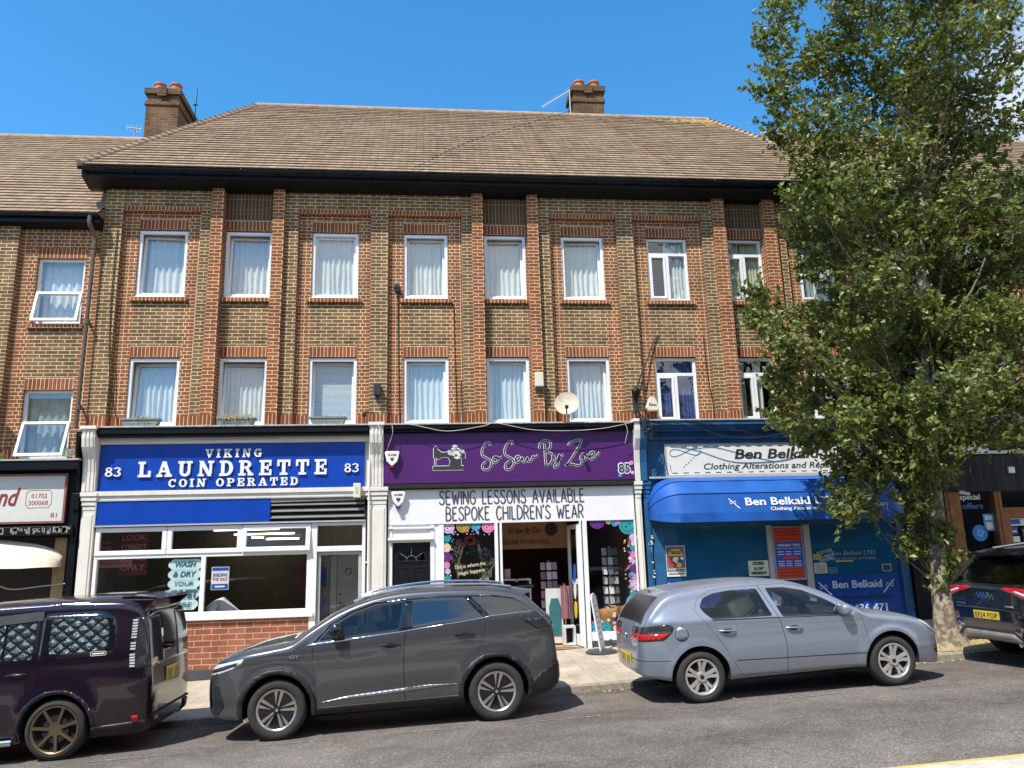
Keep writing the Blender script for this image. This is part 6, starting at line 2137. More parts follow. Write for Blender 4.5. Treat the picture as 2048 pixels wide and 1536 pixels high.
# ================================================================== the shop beyond the tree
m_wood = mat('varnished_wood', (.24, .10, .035), rough=.35, var=.3, scale=4)
m_slat = brickmat('black_timber', (.012, .012, .014), (.022, .022, .024), (.07, .07, .075), bw=.19, rh=20, ms=.008, bump=.3, big=.3, offset=0, rough=.6)
sf = thing('timber_shopfront', (12.5, 0, .4), 'black timber-clad shopfront with varnished wooden posts behind the tree', 'shopfront')
b = MB()
b.box(10.35, 16.5, -.14, .3, 2.95, 3.70)
b.build('cladding', m_slat, sf)
b = MB()
b.box(9.83, 10.34, -.1, .3, .2, 4.6); b.box(9.79, 16.5, -.05, .3, 3.70, 3.745); b.box(9.79, 16.5, -.30, .36, 4.62, 4.72); b.box(9.80, 9.83, -.13, .2, .2, 3.6)
b.build('black_frame', m_black, sf, bevel=.006)
b = MB()
b.box(10.34, 16.5, -.08, .3, 3.75, 4.62)
b.build('fascia', m_wpaint2, sf)
b = MB()
b.box(10.34, 11.78, -.10, -.081, 4.02, 4.14); b.box(10.34, 11.78, -.10, -.081, 4.26, 4.36); b.box(11.92, 16.0, -.10, -.081, 3.82, 4.5)
b.build('black_board', m_black, sf)
b = MB()
for (a, c) in ((10.72, 11.06), (11.84, 12.0)):
    b.box(a, c, -.12, .1, .2, 2.95)
    b.box(a + .08, a + .10, -.135, -.12, .2, 2.95)
b.box(12.0, 16.5, -.10, .1, 2.52, 2.60)
b.frame(12.02, 13.2, .3, 2.52, -.09, .05, .13)
b.box(11.06, 11.84, -.08, .1, .3, .75)
b.box(14.8, 14.95, -.11, .1, .3, 2.52); b.box(16.35, 16.5, -.11, .1, .3, 2.52)
b.box(13.2, 14.8, -.07, .1, .35, .85); b.box(14.95, 16.35, -.07, .1, .4, .85)
b.build('timber_frame', m_wood, sf, bevel=.01)
glasspane(sf, 13.2, 14.8, .0, .85, 2.52)
glasspane(sf, 14.95, 16.35, .0, .85, 2.52)
glasspane(sf, 11.06, 11.84, .0, .75, 2.95)
glasspane(sf, 12.15, 13.07, .0, .43, 2.39)
glasspane(sf, 12.0, 16.5, .0, 2.6, 2.95)
room(sf, 9.85, 16.0, .36, 4.0, .3, 2.97, m_dark, m_dark)
b = MB()
b.text('special', 11.14, 11.60, 2.79, .12, -.004, 0, bold=.02); b.build('lettering', m_letter, sf)
b = MB()
b.text('offers', 11.17, 11.64, 2.60, .12, -.004, 0, bold=.02); b.build('blue_lettering', mat('blue_offers_letter', (.05, .16, .35)), sf)  # plain blue letters, no emission
r = thing('notice', (11.5, -.01, 2.0), 'round blue emblem sticker on the timber shop window', 'sticker')
b = MB(); b.disc(11.48, 2.09, .17, -.012, 0); b.build('disc', mat('sky_blue_sticker', (.03, .22, .62)), r)
b = MB()
for k in range(2):
    s_ = .085 - .03 * k
    q = [(11.48 + s_ * math.cos(t), 2.09 + s_ * math.sin(t)) for t in [rad(20 + 90 * j) for j in range(5)]]
    for j in range(4):
        b.ribbon([q[j], q[j + 1]], .014, -.0155 - .0003 * j)
b.build('emblem', mat('pale_blue_ink', (.3, .5, .8)), r)
def poster(label, x0, x1, z0, z1, y, base, bits):
    r = notice(label, x0, x1, z0, z1, y, base, 'poster')
    b = MB()
    mm = []
    for (a, c, d_, e, k) in bits:
        if k not in mm: mm.append(k)
        b.box(x0 + (x1 - x0) * a, x0 + (x1 - x0) * c, y - .004, y - .0005, z0 + (z1 - z0) * d_, z0 + (z1 - z0) * e, mm.index(k))
    b.build('print', mm, r)
    return r
poster('blue and white poster on the timber shop window', 11.60, 11.84, 2.13, 2.48, -.012, mat('sky_print', (.10, .35, .60)), [(.2, .8, .1, .5, m_paper), (.15, .85, .65, .9, m_cyan)])
poster('wide pale blue poster across the top of the timber shop door', 12.17, 13.0, 2.22, 2.38, -.012, m_cyan, [(.04, .3, .2, .8, m_bluep), (.36, .6, .2, .8, m_paper), (.66, .95, .2, .8, m_bluep)])
poster('small violet poster at the left of the timber shop door', 12.18, 12.34, 2.04, 2.2, -.012, mat('violet_dark', (.08, .06, .25)), [(.2, .8, .3, .5, m_paper)])
poster('small white card under the violet poster', 12.2, 12.36, 1.88, 2.0, -.012, m_paper, [(.1, .9, .5, .8, m_cyan)])
poster('black grid poster in the timber shop door', 12.42, 12.68, 1.82, 2.18, -.012, m_blackdull, [(.15 + .25 * i, .3 + .25 * i, .15 + .2 * j, .28 + .2 * j, m_grey) for i in range(3) for j in range(4)])
poster('bright blue leaflet in the timber shop door', 12.72, 12.98, 1.86, 2.18, -.012, mat('bright_blue_print', (.04, .3, .62)), [(.2, .8, .2, .45, m_paper)])
poster('purple and black poster low in the timber shop door', 12.18, 12.5, 1.58, 1.78, -.012, mat('plum_print', (.10, .04, .12)), [(.1, .9, .1, .4, m_paper)])
poster('white and blue notice beside the plum poster', 12.54, 12.9, 1.58, 1.8, -.012, mat('pale_sky_print', (.45, .62, .75)), [(.1, .9, .6, .85, m_paper), (.1, .9, .2, .45, m_bluep)])
r = thing('sensor_box', (12.3, -.15, 3.4), 'small white box on the black timber cladding', 'wall box')
b = MB(); b.box(12.22, 12.36, -.19, -.14, 3.32, 3.45); b.build('cover', m_wplast, r, bevel=.008)
r = thing('security_camera', (11.0, -.2, 2.95), 'small white security camera under the black cladding', 'camera')
b = MB(); b.tube([(11.0, -.22, 2.93), (11.14, -.34, 2.88)], .035, 10); b.build('body', m_wplast, r)
b = MB(); b.tube([(11.02, -.14, 3.0), (11.06, -.26, 2.95)], .014, 6); b.build('bracket', m_metal, r)
# ================================================================== cars
TH = math.atan(GR)
m_tyre = mat('tyre_rubber', (.028, .026, .024), rough=.85, var=.25, scale=12)
m_carblack = mat('black_car_plastic', (.016, .016, .017), rough=.55, var=.1)
m_gloss = mat('gloss_black', (.006, .006, .007), rough=.06, coat=.6)
m_chrome = mat('chrome', (.75, .76, .78), rough=.12, metal=1)
m_under = mat('underbody', (.008, .008, .008), rough=.9)
m_carglass = glassmat('car_glass', tint=(.70, .80, .77), refl=1.0, base=.0)
m_privacy = glassmat('privacy_glass', tint=(.025, .03, .035), refl=1.6, base=.05)
m_seat = mat('seat_cloth', (.05, .05, .055), rough=.9)
m_lampred = mat('red_lamp', (.45, .008, .015), rough=.12, coat=.5)
m_lampsmoke = mat('smoked_lamp', (.03, .032, .036), rough=.08, coat=.6)
m_lampclear = mat('clear_lamp', (.55, .56, .56), rough=.12, coat=.6)
m_plateY = mat('yellow_plate', (.72, .50, .02), rough=.4)

def carpaint(name, col, met=.7, rough=.32, dust=.0):
    mt, t, out = nodes(name)
    N, Lk = t.nodes, t.links
    b = N.new('ShaderNodeBsdfPrincipled')
    Lk.new(b.outputs[0], out.inputs[0])
    b.inputs['Metallic'].default_value = met
    b.inputs['Roughness'].default_value = rough
    b.inputs['Coat Weight'].default_value = .85
    b.inputs['Coat Roughness'].default_value = .03
    c = N.new('ShaderNodeTexCoord')
    v = N.new('ShaderNodeTexVoronoi'); v.inputs['Scale'].default_value = 700
    Lk.new(c.outputs['Object'], v.inputs['Vector'])
    n = N.new('ShaderNodeTexNoise'); n.inputs['Scale'].default_value = 2.5; n.inputs['Detail'].default_value = 6
    Lk.new(c.outputs['Object'], n.inputs['Vector'])
    h = N.new('ShaderNodeHueSaturation'); h.inputs['Color'].default_value = lin(col)
    s = N.new('ShaderNodeSeparateColor'); Lk.new(v.outputs['Color'], s.inputs[0])
    r = N.new('ShaderNodeMapRange'); r.inputs['To Min'].default_value = .82; r.inputs['To Max'].default_value = 1.18
    Lk.new(s.outputs[0], r.inputs[0]); Lk.new(r.outputs[0], h.inputs['Value'])
    # road dust settles on level surfaces
    g = N.new('ShaderNodeNewGeometry')
    sx = N.new('ShaderNodeSeparateXYZ'); Lk.new(g.outputs['Normal'], sx.inputs[0])
    m1 = N.new('ShaderNodeMapRange'); m1.inputs['From Min'].default_value = .55; m1.inputs['From Max'].default_value = 1.0; m1.inputs['To Max'].default_value = dust
    Lk.new(sx.outputs['Z'], m1.inputs[0])
    oz = N.new('ShaderNodeSeparateXYZ'); Lk.new(c.outputs['Object'], oz.inputs[0])
    m0 = N.new('ShaderNodeMapRange'); m0.inputs['From Min'].default_value = .62; m0.inputs['From Max'].default_value = .18; m0.inputs['To Max'].default_value = dust * .55 + .12
    Lk.new(oz.outputs['Z'], m0.inputs[0])        # road film on the sills
    ma = N.new('ShaderNodeMath'); ma.operation = 'ADD'; Lk.new(m1.outputs[0], ma.inputs[0]); Lk.new(m0.outputs[0], ma.inputs[1])
    m2 = N.new('ShaderNodeMath'); m2.operation = 'MULTIPLY'; Lk.new(ma.outputs[0], m2.inputs[0]); Lk.new(n.outputs[0], m2.inputs[1])
    x = N.new('ShaderNodeMix'); x.data_type = 'RGBA'; Lk.new(m2.outputs[0], x.inputs[0]); Lk.new(h.outputs[0], x.inputs[6]); x.inputs[7].default_value = (.30, .26, .20, 1)
    Lk.new(x.outputs[2], b.inputs['Base Color'])
    m3 = N.new('ShaderNodeMath'); m3.operation = 'MULTIPLY_ADD'; m3.inputs[1].default_value = .5; m3.inputs[2].default_value = rough
    Lk.new(m2.outputs[0], m3.inputs[0]); Lk.new(m3.outputs[0], b.inputs['Roughness'])
    m4 = N.new('ShaderNodeMath'); m4.operation = 'MULTIPLY_ADD'; m4.inputs[1].default_value = -.9; m4.inputs[2].default_value = .85
    Lk.new(m2.outputs[0], m4.inputs[0]); Lk.new(m4.outputs[0], b.inputs['Coat Weight'])
    return mt

def interp(pts, x):
    if x <= pts[0][0]: return pts[0][1]
    for i in range(len(pts) - 1):
        if x <= pts[i + 1][0]:
            a, b = pts[i], pts[i + 1]
            return a[1] + (b[1] - a[1]) * (x - a[0]) / max(1e-9, b[0] - a[0])
    return pts[-1][1]

def dense(pts, k=8):
    q = catmull([Vector((p[0], p[1], 0)) for p in pts], k)
    q = [(p.x, p.y) for p in q]
    out = [q[0]]
    for p in q[1:]:
        if p[0] > out[-1][0] + 1e-5: out.append(p)
    return out

class Car:
    def __init__(s, top, bot, plan, belt, tumble=.30, rc=.13, ex=.55, creases=(), flare=None, n=110, tuck=.07):
        s.top, s.bot, s.plan, s.belt = dense(top), dense(bot), dense(plan), belt
        s.tumble, s.rc, s.ex, s.cre, s.flare, s.tuck = tumble, rc, ex, creases, flare, tuck
        x0, x1 = top[0][0], top[-1][0]
        xs_ = []
        for i in range(n + 1):
            t = i / n
            u = t + .0 - math.sin(2 * math.pi * t) / (2 * math.pi) * .75
            xs_.append(x0 + (x1 - x0) * u)
        NS, NC, NB = 16, 9, 4
        V, F = [], []
        ring = None
        for x in xs_:
            zt, zb = interp(s.top, x), interp(s.bot, x)
            zt = max(zt, zb + .12)
            rc_ = min(s.rc, .42 * (zt - zb))
            P = []
            for k in range(NB):
                P.append((s.half(x, zb) * .9 * k / NB, zb))
            z1 = zt - rc_
            for k in range(NS + 1):
                z = zb + .02 + (z1 - zb - .02) * k / NS
                P.append((s.half(x, z), z))
            w1 = s.half(x, z1)
            for k in range(1, NC + 1):
                a = math.pi / 2 * k / NC
                P.append((w1 * max(0, math.cos(a)) ** s.ex, z1 + rc_ * math.sin(a) ** s.ex))
            P[-1] = (0, zt)
            full = [(x, y, z) for y, z in P] + [(x, -y, z) for y, z in P[-2:0:-1]]
            nr = len(full)
            V += full
        for i in range(len(xs_) - 1):
            for k in range(nr):
                a, b_ = i * nr + k, i * nr + (k + 1) % nr
                F.append((a, b_, b_ + nr, a + nr))
        F.append(tuple(range(nr))[::-1])
        F.append(tuple((len(xs_) - 1) * nr + k for k in range(nr)))
        s.V, s.F = V, F
        me = bpy.data.meshes.new('b0')
        me.from_pydata(V, [], F)
        bm = bmesh.new(); bm.from_mesh(me)
        bmesh.ops.recalc_face_normals(bm, faces=bm.faces)
        bm.to_mesh(me)
        bm.free()
        s.me = me
        me.update()
        bm = bmesh.new(); bm.from_mesh(me)
        bmesh.ops.triangulate(bm, faces=bm.faces)
        bm.normal_update()
        s.bvh = BVHTree.FromBMesh(bm)
        s.bmt = bm
        bm.to_mesh(me)
        bm.verts.ensure_lookup_table(); bm.faces.ensure_lookup_table()
    def half(s, x, z):
        w = interp(s.plan, x)
        zb = interp(s.bot, x)
        B = interp(s.belt, x)
        if z > B:
            w -= s.tumble * (z - B)
        t = max(0, min(1, (z - zb) / .38))
        w *= 1 - s.tuck * (1 - t) ** 2
        for (za, zc_, amp, wd) in s.cre:      # height at rear, height at front
            zz = za + (zc_ - za) * (x + 2.2) / 4.4
            w += amp * math.exp(-((z - zz) / wd) ** 2)
        if s.flare:
            for (cx, cz, R_) in s.flare:
                d = math.hypot(x - cx, z - cz) - R_
                w += .030 * math.exp(-(d / .055) ** 2)
        return max(w, .05)
    def normal(s, p):
        co, n, fi, d = s.bvh.find_nearest(p)
        if co is None: return n, 9
        f = s.bmt.faces[fi]
        from mathutils.geometry import barycentric_transform
        a, b_, c = [v.co for v in f.verts]
        na, nb_, nc = [v.normal for v in f.verts]
        ar = (b_ - a).cross(c - a)
        A2 = ar.length_squared
        if A2 < 1e-14: return n, d
        u = (b_ - co).cross(c - co).dot(ar) / A2
        v = (c - co).cross(a - co).dot(ar) / A2
        r = na * u + nb_ * v + nc * (1 - u - v)
        return (r.normalized() if r.length > 1e-6 else n), d

def mk(me, name='tmp'):
    o = bpy.data.objects.new(name, me)
    COL.objects.link(o)
    return o

def boolop(me, cut, op):
    a, b_ = mk(me), mk(cut)
    mo = a.modifiers.new('b', 'BOOLEAN')
    mo.object = b_; mo.operation = op; mo.solver = 'EXACT'
    dg = bpy.context.evaluated_depsgraph_get()
    r = bpy.data.meshes.new_from_object(a.evaluated_get(dg))
    bpy.data.objects.remove(a); bpy.data.objects.remove(b_)
    return r

def solid(parts):
    """one closed cutter mesh out of prisms: (outline, axis, from, to)"""
    b = MB()
    for (pts, ax, a0, a1) in parts:
        b.prism(pts, a0, a1, ax)
    me = bpy.data.meshes.new('cut')
    me.from_pydata([tuple(v) for v in b.v], [], b.f)
    bm = bmesh.new(); bm.from_mesh(me)
    bmesh.ops.recalc_face_normals(bm, faces=bm.faces)
    bm.to_mesh(me); bm.free()
    return me

def finish(car, me, name, mats, parent, mfun=None):
    """mesh of a body piece with the normals of the uncut surface"""
    me.materials.clear()
    for k in mats: me.materials.append(k)
    nr = []
    me.polygons.foreach_set('use_smooth', [True] * len(me.polygons))
    for p in me.polygons:
        c = p.center
        for li in p.loop_indices:
            co = me.vertices[me.loops[li].vertex_index].co
            n, d = car.normal(co)
            if d < .002 and n.dot(p.normal) > .6:
                nr.append(n)
            else:
                nr.append(p.normal.copy())
        p.material_index = 0
        n, d = car.normal(c)
        if d > .004 and len(mats) > 1:
            p.material_index = 1
        elif mfun: p.material_index = mfun(c, p.normal)
    me.normals_split_custom_set([tuple(n) for n in nr])
    me.name = name
    o = bpy.data.objects.new(name, me)
    COL.objects.link(o)
    o.parent = parent
    return o

def patch(car, name, pts, ax, a0, a1, mt, parent, off=.003, thick=.004, minn=None, label=None):
    """piece of the body surface inside an outline, lifted off by a few millimetres"""
    me = boolop(car.me.copy(), solid([(pts, ax, a0, a1)]), 'INTERSECT')
    bm = bmesh.new(); bm.from_mesh(me)
    bm.normal_update()
    kill = []
    for f in bm.faces:
        c = f.calc_center_median()
        n, d = car.normal(c)
        if d > .003 or n.dot(f.normal) < .5 or (minn and n.dot(Vector(minn)) < .15) or (ax == 'y' and min(a0, a1) < 0 < max(a0, a1)):
            kill.append(f)
    bmesh.ops.delete(bm, geom=kill, context='FACES')
    for v in bm.verts:
        n, d = car.normal(v.co)
        v.co += n * off
    bm.normal_update()
    m2 = bpy.data.meshes.new(name)
    bm.to_mesh(m2); bm.free()
    if len(m2.polygons) == 0:
        print('EMPTY PATCH', name)
    nr = []
    m2.polygons.foreach_set('use_smooth', [True] * len(m2.polygons))
    for p in m2.polygons:
        for li in p.loop_indices:
            nr.append(tuple(car.normal(m2.vertices[m2.loops[li].vertex_index].co)[0]))
    m2.materials.clear(); m2.materials.append(mt)
    m2.normals_split_custom_set(nr)
    o = bpy.data.objects.new(name, m2)
    COL.objects.link(o)
    o.parent = parent
    if label: o['label'] = label
    if thick:
        so_ = o.modifiers.new('s', 'SOLIDIFY'); so_.thickness = thick; so_.offset = -1 if off >= 0 else 0
        so_.use_rim = True
    return o

def inset(pts, d):
    """outline drawn in by d"""
    n = len(pts)
    ar = sum(pts[i][0] * pts[(i + 1) % n][1] - pts[(i + 1) % n][0] * pts[i][1] for i in range(n))
    sg = 1 if ar > 0 else -1
    out = []
    for i in range(n):
        p0, p1, p2 = Vector(pts[i - 1]), Vector(pts[i]), Vector(pts[(i + 1) % n])
        e1, e2 = (p1 - p0).normalized(), (p2 - p1).normalized()
        n1, n2 = Vector((-e1.y, e1.x)) * sg, Vector((-e2.y, e2.x)) * sg
        b_ = n1 + n2
        b_ = b_ / max(.35, b_.length_squared / 2) if b_.length > 1e-6 else n1
        b_ *= .5 * 2 / max(1e-6, 1) if False else 1
        q = p1 + b_ * (d)
        out.append((q.x, q.y))
    return out

def rnd_poly(pts, r=.04, k=4):
    """outline with rounded corners"""
    n = len(pts)
    out = []
    for i in range(n):
        p0, p1, p2 = Vector(pts[i - 1]), Vector(pts[i]), Vector(pts[(i + 1) % n])
        a, b_ = p0 - p1, p2 - p1
        rr = min(r, .4 * a.length, .4 * b_.length)
        s_, e = p1 + a.normalized() * rr, p1 + b_.normalized() * rr
        for j in range(k + 1):
            t = j / k
            q = s_ * (1 - t) ** 2 + p1 * 2 * t * (1 - t) + e * t * t
            out.append((q.x, q.y))
    return out

def circle(cx, cz, r, n=40, a0=0, a1=360):
    return [(cx + r * math.cos(rad(a0 + (a1 - a0) * k / n)), cz + r * math.sin(rad(a0 + (a1 - a0) * k / n))) for k in range(n)]

def wheel(parent, cx, cz, y, side, R_, rimR, w, spokes, rimmat, backmat=None, name='wheel'):
    """side: -1 shows its face to -y"""
    r = bpy.data.objects.new(name, None)
    COL.objects.link(r)
    r.parent = parent
    r.location = (cx, y, cz)
    s_ = side
    def Y(h): return h * s_
    b = MB()
    pr_ = [(rimR - .005, -.02), (rimR + .012, .0), (rimR + .03, .008), (R_ - .055, .012), (R_ - .02, .0), (R_ - .004, -.022), (R_, -.05), (R_, -w + .05), (R_ - .01, -w + .02), (rimR + .02, -w), (rimR - .005, -w + .03)]
    P, F, n = [], [], 56
    for rr, h in pr_:
        for k in range(n):
            t = 2 * math.pi * k / n
            P.append((rr * math.cos(t), h * s_, rr * math.sin(t)))
    for i in range(len(pr_) - 1):
        for k in range(n):
            q = (i * n + k, (i + 1) * n + k, (i + 1) * n + (k + 1) % n, i * n + (k + 1) % n)
            F.append(q if s_ < 0 else q[::-1])
    b.add(P, F)
    b.build('tyre', m_tyre, r, smooth=40, local=True)
    b = MB()
    pr_ = [(rimR + .002, -.012), (rimR + .006, .004), (rimR - .008, .006), (rimR - .02, -.004), (rimR - .028, -.05), (rimR - .035, -w + .02)]
    P, F = [], []
    for rr, h in pr_:
        for k in range(n):
            t = 2 * math.pi * k / n
            P.append((rr * math.cos(t), h * s_, rr * math.sin(t)))
    for i in range(len(pr_) - 1):
        for k in range(n):
            q = (i * n + k, (i + 1) * n + k, (i + 1) * n + (k + 1) % n, i * n + (k + 1) % n)
            F.append(q if s_ < 0 else q[::-1])
    b.add(P, F)
    spokes(b, rimR, s_)
    rim = b.build('rim', [rimmat, backmat or m_gloss, m_under], r, smooth=32, local=True)
    b = MB()
    b.lathe([(.0001, 0), (rimR - .03, 0), (rimR - .03, .01)], (0, -.06 * 1 * s_ * 1, 0), 'y', 30)
    b.lathe([(.06, -.02), (.15, -.02), (.155, .0), (.15, .012)], (0, -.05 * s_, 0), 'y', 30)
    b.build('hub_back', m_under, r, local=True)
    return r

def spoke_plate(b, s_, ang, pts, y0, y1, m=0, skew=0.0):
    """spoke: outline (radius, offset) turned to an angle; deeper at the hub"""
    c, sn = math.cos(ang), math.sin(ang)
    q = [(p[0] * c - p[1] * sn, p[0] * sn + p[1] * c, p[0]) for p in pts]
    rm = max(p[0] for p in pts)
    n = len(q)
    P = []
    for x, z, rr in q:
        d = y0 - skew * (1 - rr / rm)
        P.append((x, d * s_, z))
    for x, z, rr in q:
        P.append((x, (y0 - skew * (1 - rr / rm) - y1) * s_, z))
    F = [tuple(range(n))] + [tuple(range(2 * n - 1, n - 1, -1))] + [((i + 1) % n, i, n + i, n + (i + 1) % n) for i in range(n)]
    o = len(b.v)
    b.add(P, F, m)
    # make the front face look outward
    v = [Vector(p) for p in P[:3]]
    nn = (v[1] - v[0]).cross(v[2] - v[0])
    if nn.y * s_ < 0:
        for k in range(len(b.f) - len(F), len(b.f)):
            b.f[k] = b.f[k][::-1]

def cylinder_y(cx, cz, r, a, c, n=40):
    return (circle(cx, cz, r, n), 'y', a, c)

def build_car(name, label, X0, yaw, ynear, car, paint, wheels, wins, doors, ns, cabin, wind=None, rear=None, glass=m_carglass, arch=.385, floor_z=.25, clearR=None, groups='cars parked along the kerb'):
    """common work: shell with cabin, openings, doors, wheel houses; returns the root and the shell"""
    W_ = max(p[1] for p in car.plan)
    root = thing(name, (X0, 0, 0), label, 'car', groups)
    return root

def shell(car, root, paint, arches, wins, doors, ns, cabin, tops=(), gl=(), dglass=None, archr=.385):
    me = car.me.copy()
    if cabin:
        me = boolop(me, solid([(cabin, 'y', -.62, .62)]), 'DIFFERENCE')
    cuts = []
    for w in wins:
        cuts += [(w, 'y', .30, 1.3), (w, 'y', -1.3, -.30)]
    for t in tops:
        cuts.append((t[0], t[1], t[2], t[3]))
    for c in cuts:
        pass
    if cuts:
        me = boolop(me, solid(cuts), 'DIFFERENCE')
    ac = []
    for (cx, cz) in arches:
        ac += [cylinder_y(cx, cz, archr, .42, 1.3), cylinder_y(cx, cz, archr, -1.3, -.42)]
    me = boolop(me, solid(ac), 'DIFFERENCE')
    dobj = []
    if doors:
        yr = (.45 * ns, 1.3 * ns)
        for dn in doors:
            dm = boolop(me.copy(), solid([(inset(dn, .004), 'y', min(yr), max(yr))]), 'INTERSECT')
            dobj.append(finish(car, dm, 'door', [paint, m_under], root))
        me = boolop(me, solid([(inset(dn, .0005), 'y', min(yr), max(yr)) for dn in doors]), 'DIFFERENCE')
    bo = finish(car, me, 'body', [paint, m_under], root)
    return bo, dobj

def place(root, X0, y_c, flip, z_extra=0):
    zg = -.09 + GR * X0 + z_extra
    root.location = (X0, y_c, zg)
    root.rotation_euler = (0, -TH if not flip else TH, math.pi if flip else 0)
    if flip:
        root.rotation_mode = 'XYZ'
        M_ = Matrix.Rotation(-TH, 3, 'Y') @ Matrix.Rotation(math.pi, 3, 'Z')
        root.rotation_euler = M_.to_euler('XYZ')

def handle(parent, x0, x1, z0, z1, car, ns, mt=m_chrome, mt2=m_under):
    xm, zm = (x0 + x1) / 2, (z0 + z1) / 2
    y = car.half(xm, zm) * ns
    b = MB()
    b.ball((xm, y - .004 * ns, zm), .085, .012, .034, 14, 8, 1)
    q = [Vector((x0, y + .004 * ns, z0)), Vector((x0 * .75 + x1 * .25, y + .03 * ns, z0 * .7 + z1 * .3 + .003)), Vector((x0 * .25 + x1 * .75, y + .03 * ns, z0 * .3 + z1 * .7 + .003)), Vector((x1, y + .004 * ns, z1))]
    b.tube(catmull(q, 5), .0125, 8, 0)
    return b.build('handle', [mt, mt2], parent, smooth=50, local=True)

def mirror(parent, x, z, y, ns, mt, d=1, sc=1.0):
    """door mirror on a stalk; d = +1 when the glass looks to -x"""
    r = MB()
    s_ = sc
    P = []
    b = MB()
    prof = [(-.07, .02), (-.06, .095), (.03, .10), (.085, .05), (.09, -.01), (.03, -.055), (-.06, -.06)]
    prof = [(x + d * a * s_, z + c * s_) for a, c in rnd_poly(prof, .03, 3)]
    n = len(prof)
    ys = [(y + .0 * ns, .55), (y + .03 * ns, .92), (y + .10 * ns, 1.0), (y + .18 * ns, .95), (y + .215 * ns, .7), (y + .225 * ns, .35)]
    for yy, k in ys:
        for (a, c) in prof:
            b.v.append(Vector((x + (a - x) * k, yy, z + (c - z) * k)))
    for i in range(len(ys) - 1):
        for k in range(n):
            q = [i * n + k, i * n + (k + 1) % n, (i + 1) * n + (k + 1) % n, (i + 1) * n + k]
            b.f.append(q if ns * d < 0 else q[::-1]); b.m.append(0)
    b.f.append(list(range(n))); b.m.append(0)
    b.f.append([(len(ys) - 1) * n + k for k in range(n)]); b.m.append(0)
    b.tube([(x + d * .03, y - .06 * ns, z - .03), (x, y + .05 * ns, z - .045)], [.03, .022], 8)
    return b.build('mirror', mt, parent, smooth=50, local=True)

def seats(root, xs_, zs, mt=m_seat):
    for (x, y, lean) in xs_:
        b = MB()
        b.box(x - .25, x + .27, y - .25, y + .25, .42, .58)
        M_ = Matrix.Translation((x - .24, y, .55)) @ Matrix.Rotation(-lean, 4, 'Y')
        b.box(-.08, .06, -.25, .25, 0, .55, 0, M_)
        b.box(-.05, .05, -.13, .13, .56, .74, 0, M_)
        b.build('seat', mt, root, bevel=.05, local=True, seg=3)

def plate(root, x, y, z, txt, face, w=.52, h=.11, tilt=0, yaw=0, name='number_plate'):
    """yellow rear plate looking to -x (face=-1)"""
    M_ = Matrix.Translation((x, y, z)) @ Matrix.Rotation(math.pi / 2 * face, 4, 'Z') @ Matrix.Rotation(tilt, 4, 'X')
    b = MB()
    b.box(-w / 2, w / 2, -.006, .006, -h / 2, h / 2, 0, M_)
    o = b.build(name, m_plateY, root, bevel=.002, local=True)
    if txt:
        b = MB()
        b.text(txt, -w * .44, w * .44, -h * .33, h * .66, -.008, 0, bold=.012, ext=.001, M=M_)
        b.build('lettering', m_ink, o, local=True)
    return o

# ---------------------------------------------------------------- silver hatchback, facing right
p_silver = carpaint('silver_blue_paint', (.29, .33, .40), met=.55, rough=.34, dust=.9)
wa = [(-1.28, .315), (1.335, .315)]
ca = Car(top=[(-2.03, .60), (-2.02, .75), (-1.985, .93), (-1.89, 1.10), (-1.76, 1.25), (-1.62, 1.35), (-1.40, 1.402), (-.9, 1.445), (-.5, 1.457), (-.1, 1.445), (.22, 1.395), (.55, 1.27), (.85, 1.10), (1.06, .985), (1.30, .945), (1.65, .885), (1.92, .80), (2.09, .68), (2.18, .56), (2.22, .44)],
         bot=[(-2.03, .42), (-1.97, .33), (-1.8, .29), (-1.4, .24), (-.9, .235), (.9, .255), (1.7, .24), (2.0, .20), (2.17, .20), (2.22, .26)],
         plan=[(-2.03, .54), (-1.985, .67), (-1.86, .775), (-1.6, .85), (-1.0, .872), (0, .875), (1.0, .872), (1.5, .86), (1.85, .79), (2.05, .69), (2.15, .58), (2.22, .44)],
         belt=[(-2.2, 1.02), (-1.2, 1.0), (0, .965), (1.0, .93), (2.2, .8)], tumble=.42, rc=.12, ex=.5, creases=[(.99, .90, .012, .035), (.52, .46, .006, .02)], flare=[(-1.28, .315, .395), (1.335, .315, .395)])
car1 = root = thing('parked_car', (4.67, -4.45, 0), 'silver-blue five-door hatchback parked before the tailor, cream box on its back seat', 'car', 'cars parked along the kerb')
yn = -4.45
place(root, 4.72, -4.45, False)
rw = rnd_poly([(-1.20, 1.17), (-1.13, 1.275), (-.98, 1.325), (-.74, 1.348), (-.37, 1.345), (-.245, .995), (-1.06, 1.01), (-1.15, 1.09)], .03, 3)
fw_ = rnd_poly([(-.25, 1.345), (0.0, 1.338), (.25, 1.285), (.52, 1.16), (.80, .985), (.80, .945), (-.11, .975)], .03, 3)
rdoor = [(-1.285, 1.14), (-1.20, 1.28), (-1.03, 1.36), (-.78, 1.388), (-.345, 1.39), (-.16, .96), (-.105, .65), (-.12, .285), (-.72, .29), (-.86, .50), (-1.00, .76), (-1.15, .95)]
fdoor = [(-.345, 1.39), (0.0, 1.385), (.28, 1.33), (.58, 1.19), (.86, 1.02), (.97, .90), (1.01, .75), (1.02, .52), (1.0, .29), (-.12, .285), (-.105, .65), (-.16, .96)]
cabin = [(-1.75, .98), (-1.55, 1.28), (-1.3, 1.38), (-.4, 1.415), (.1, 1.385), (.45, 1.27), (.95, .99), (.95, .45), (-1.1, .42), (-1.75, .7)]
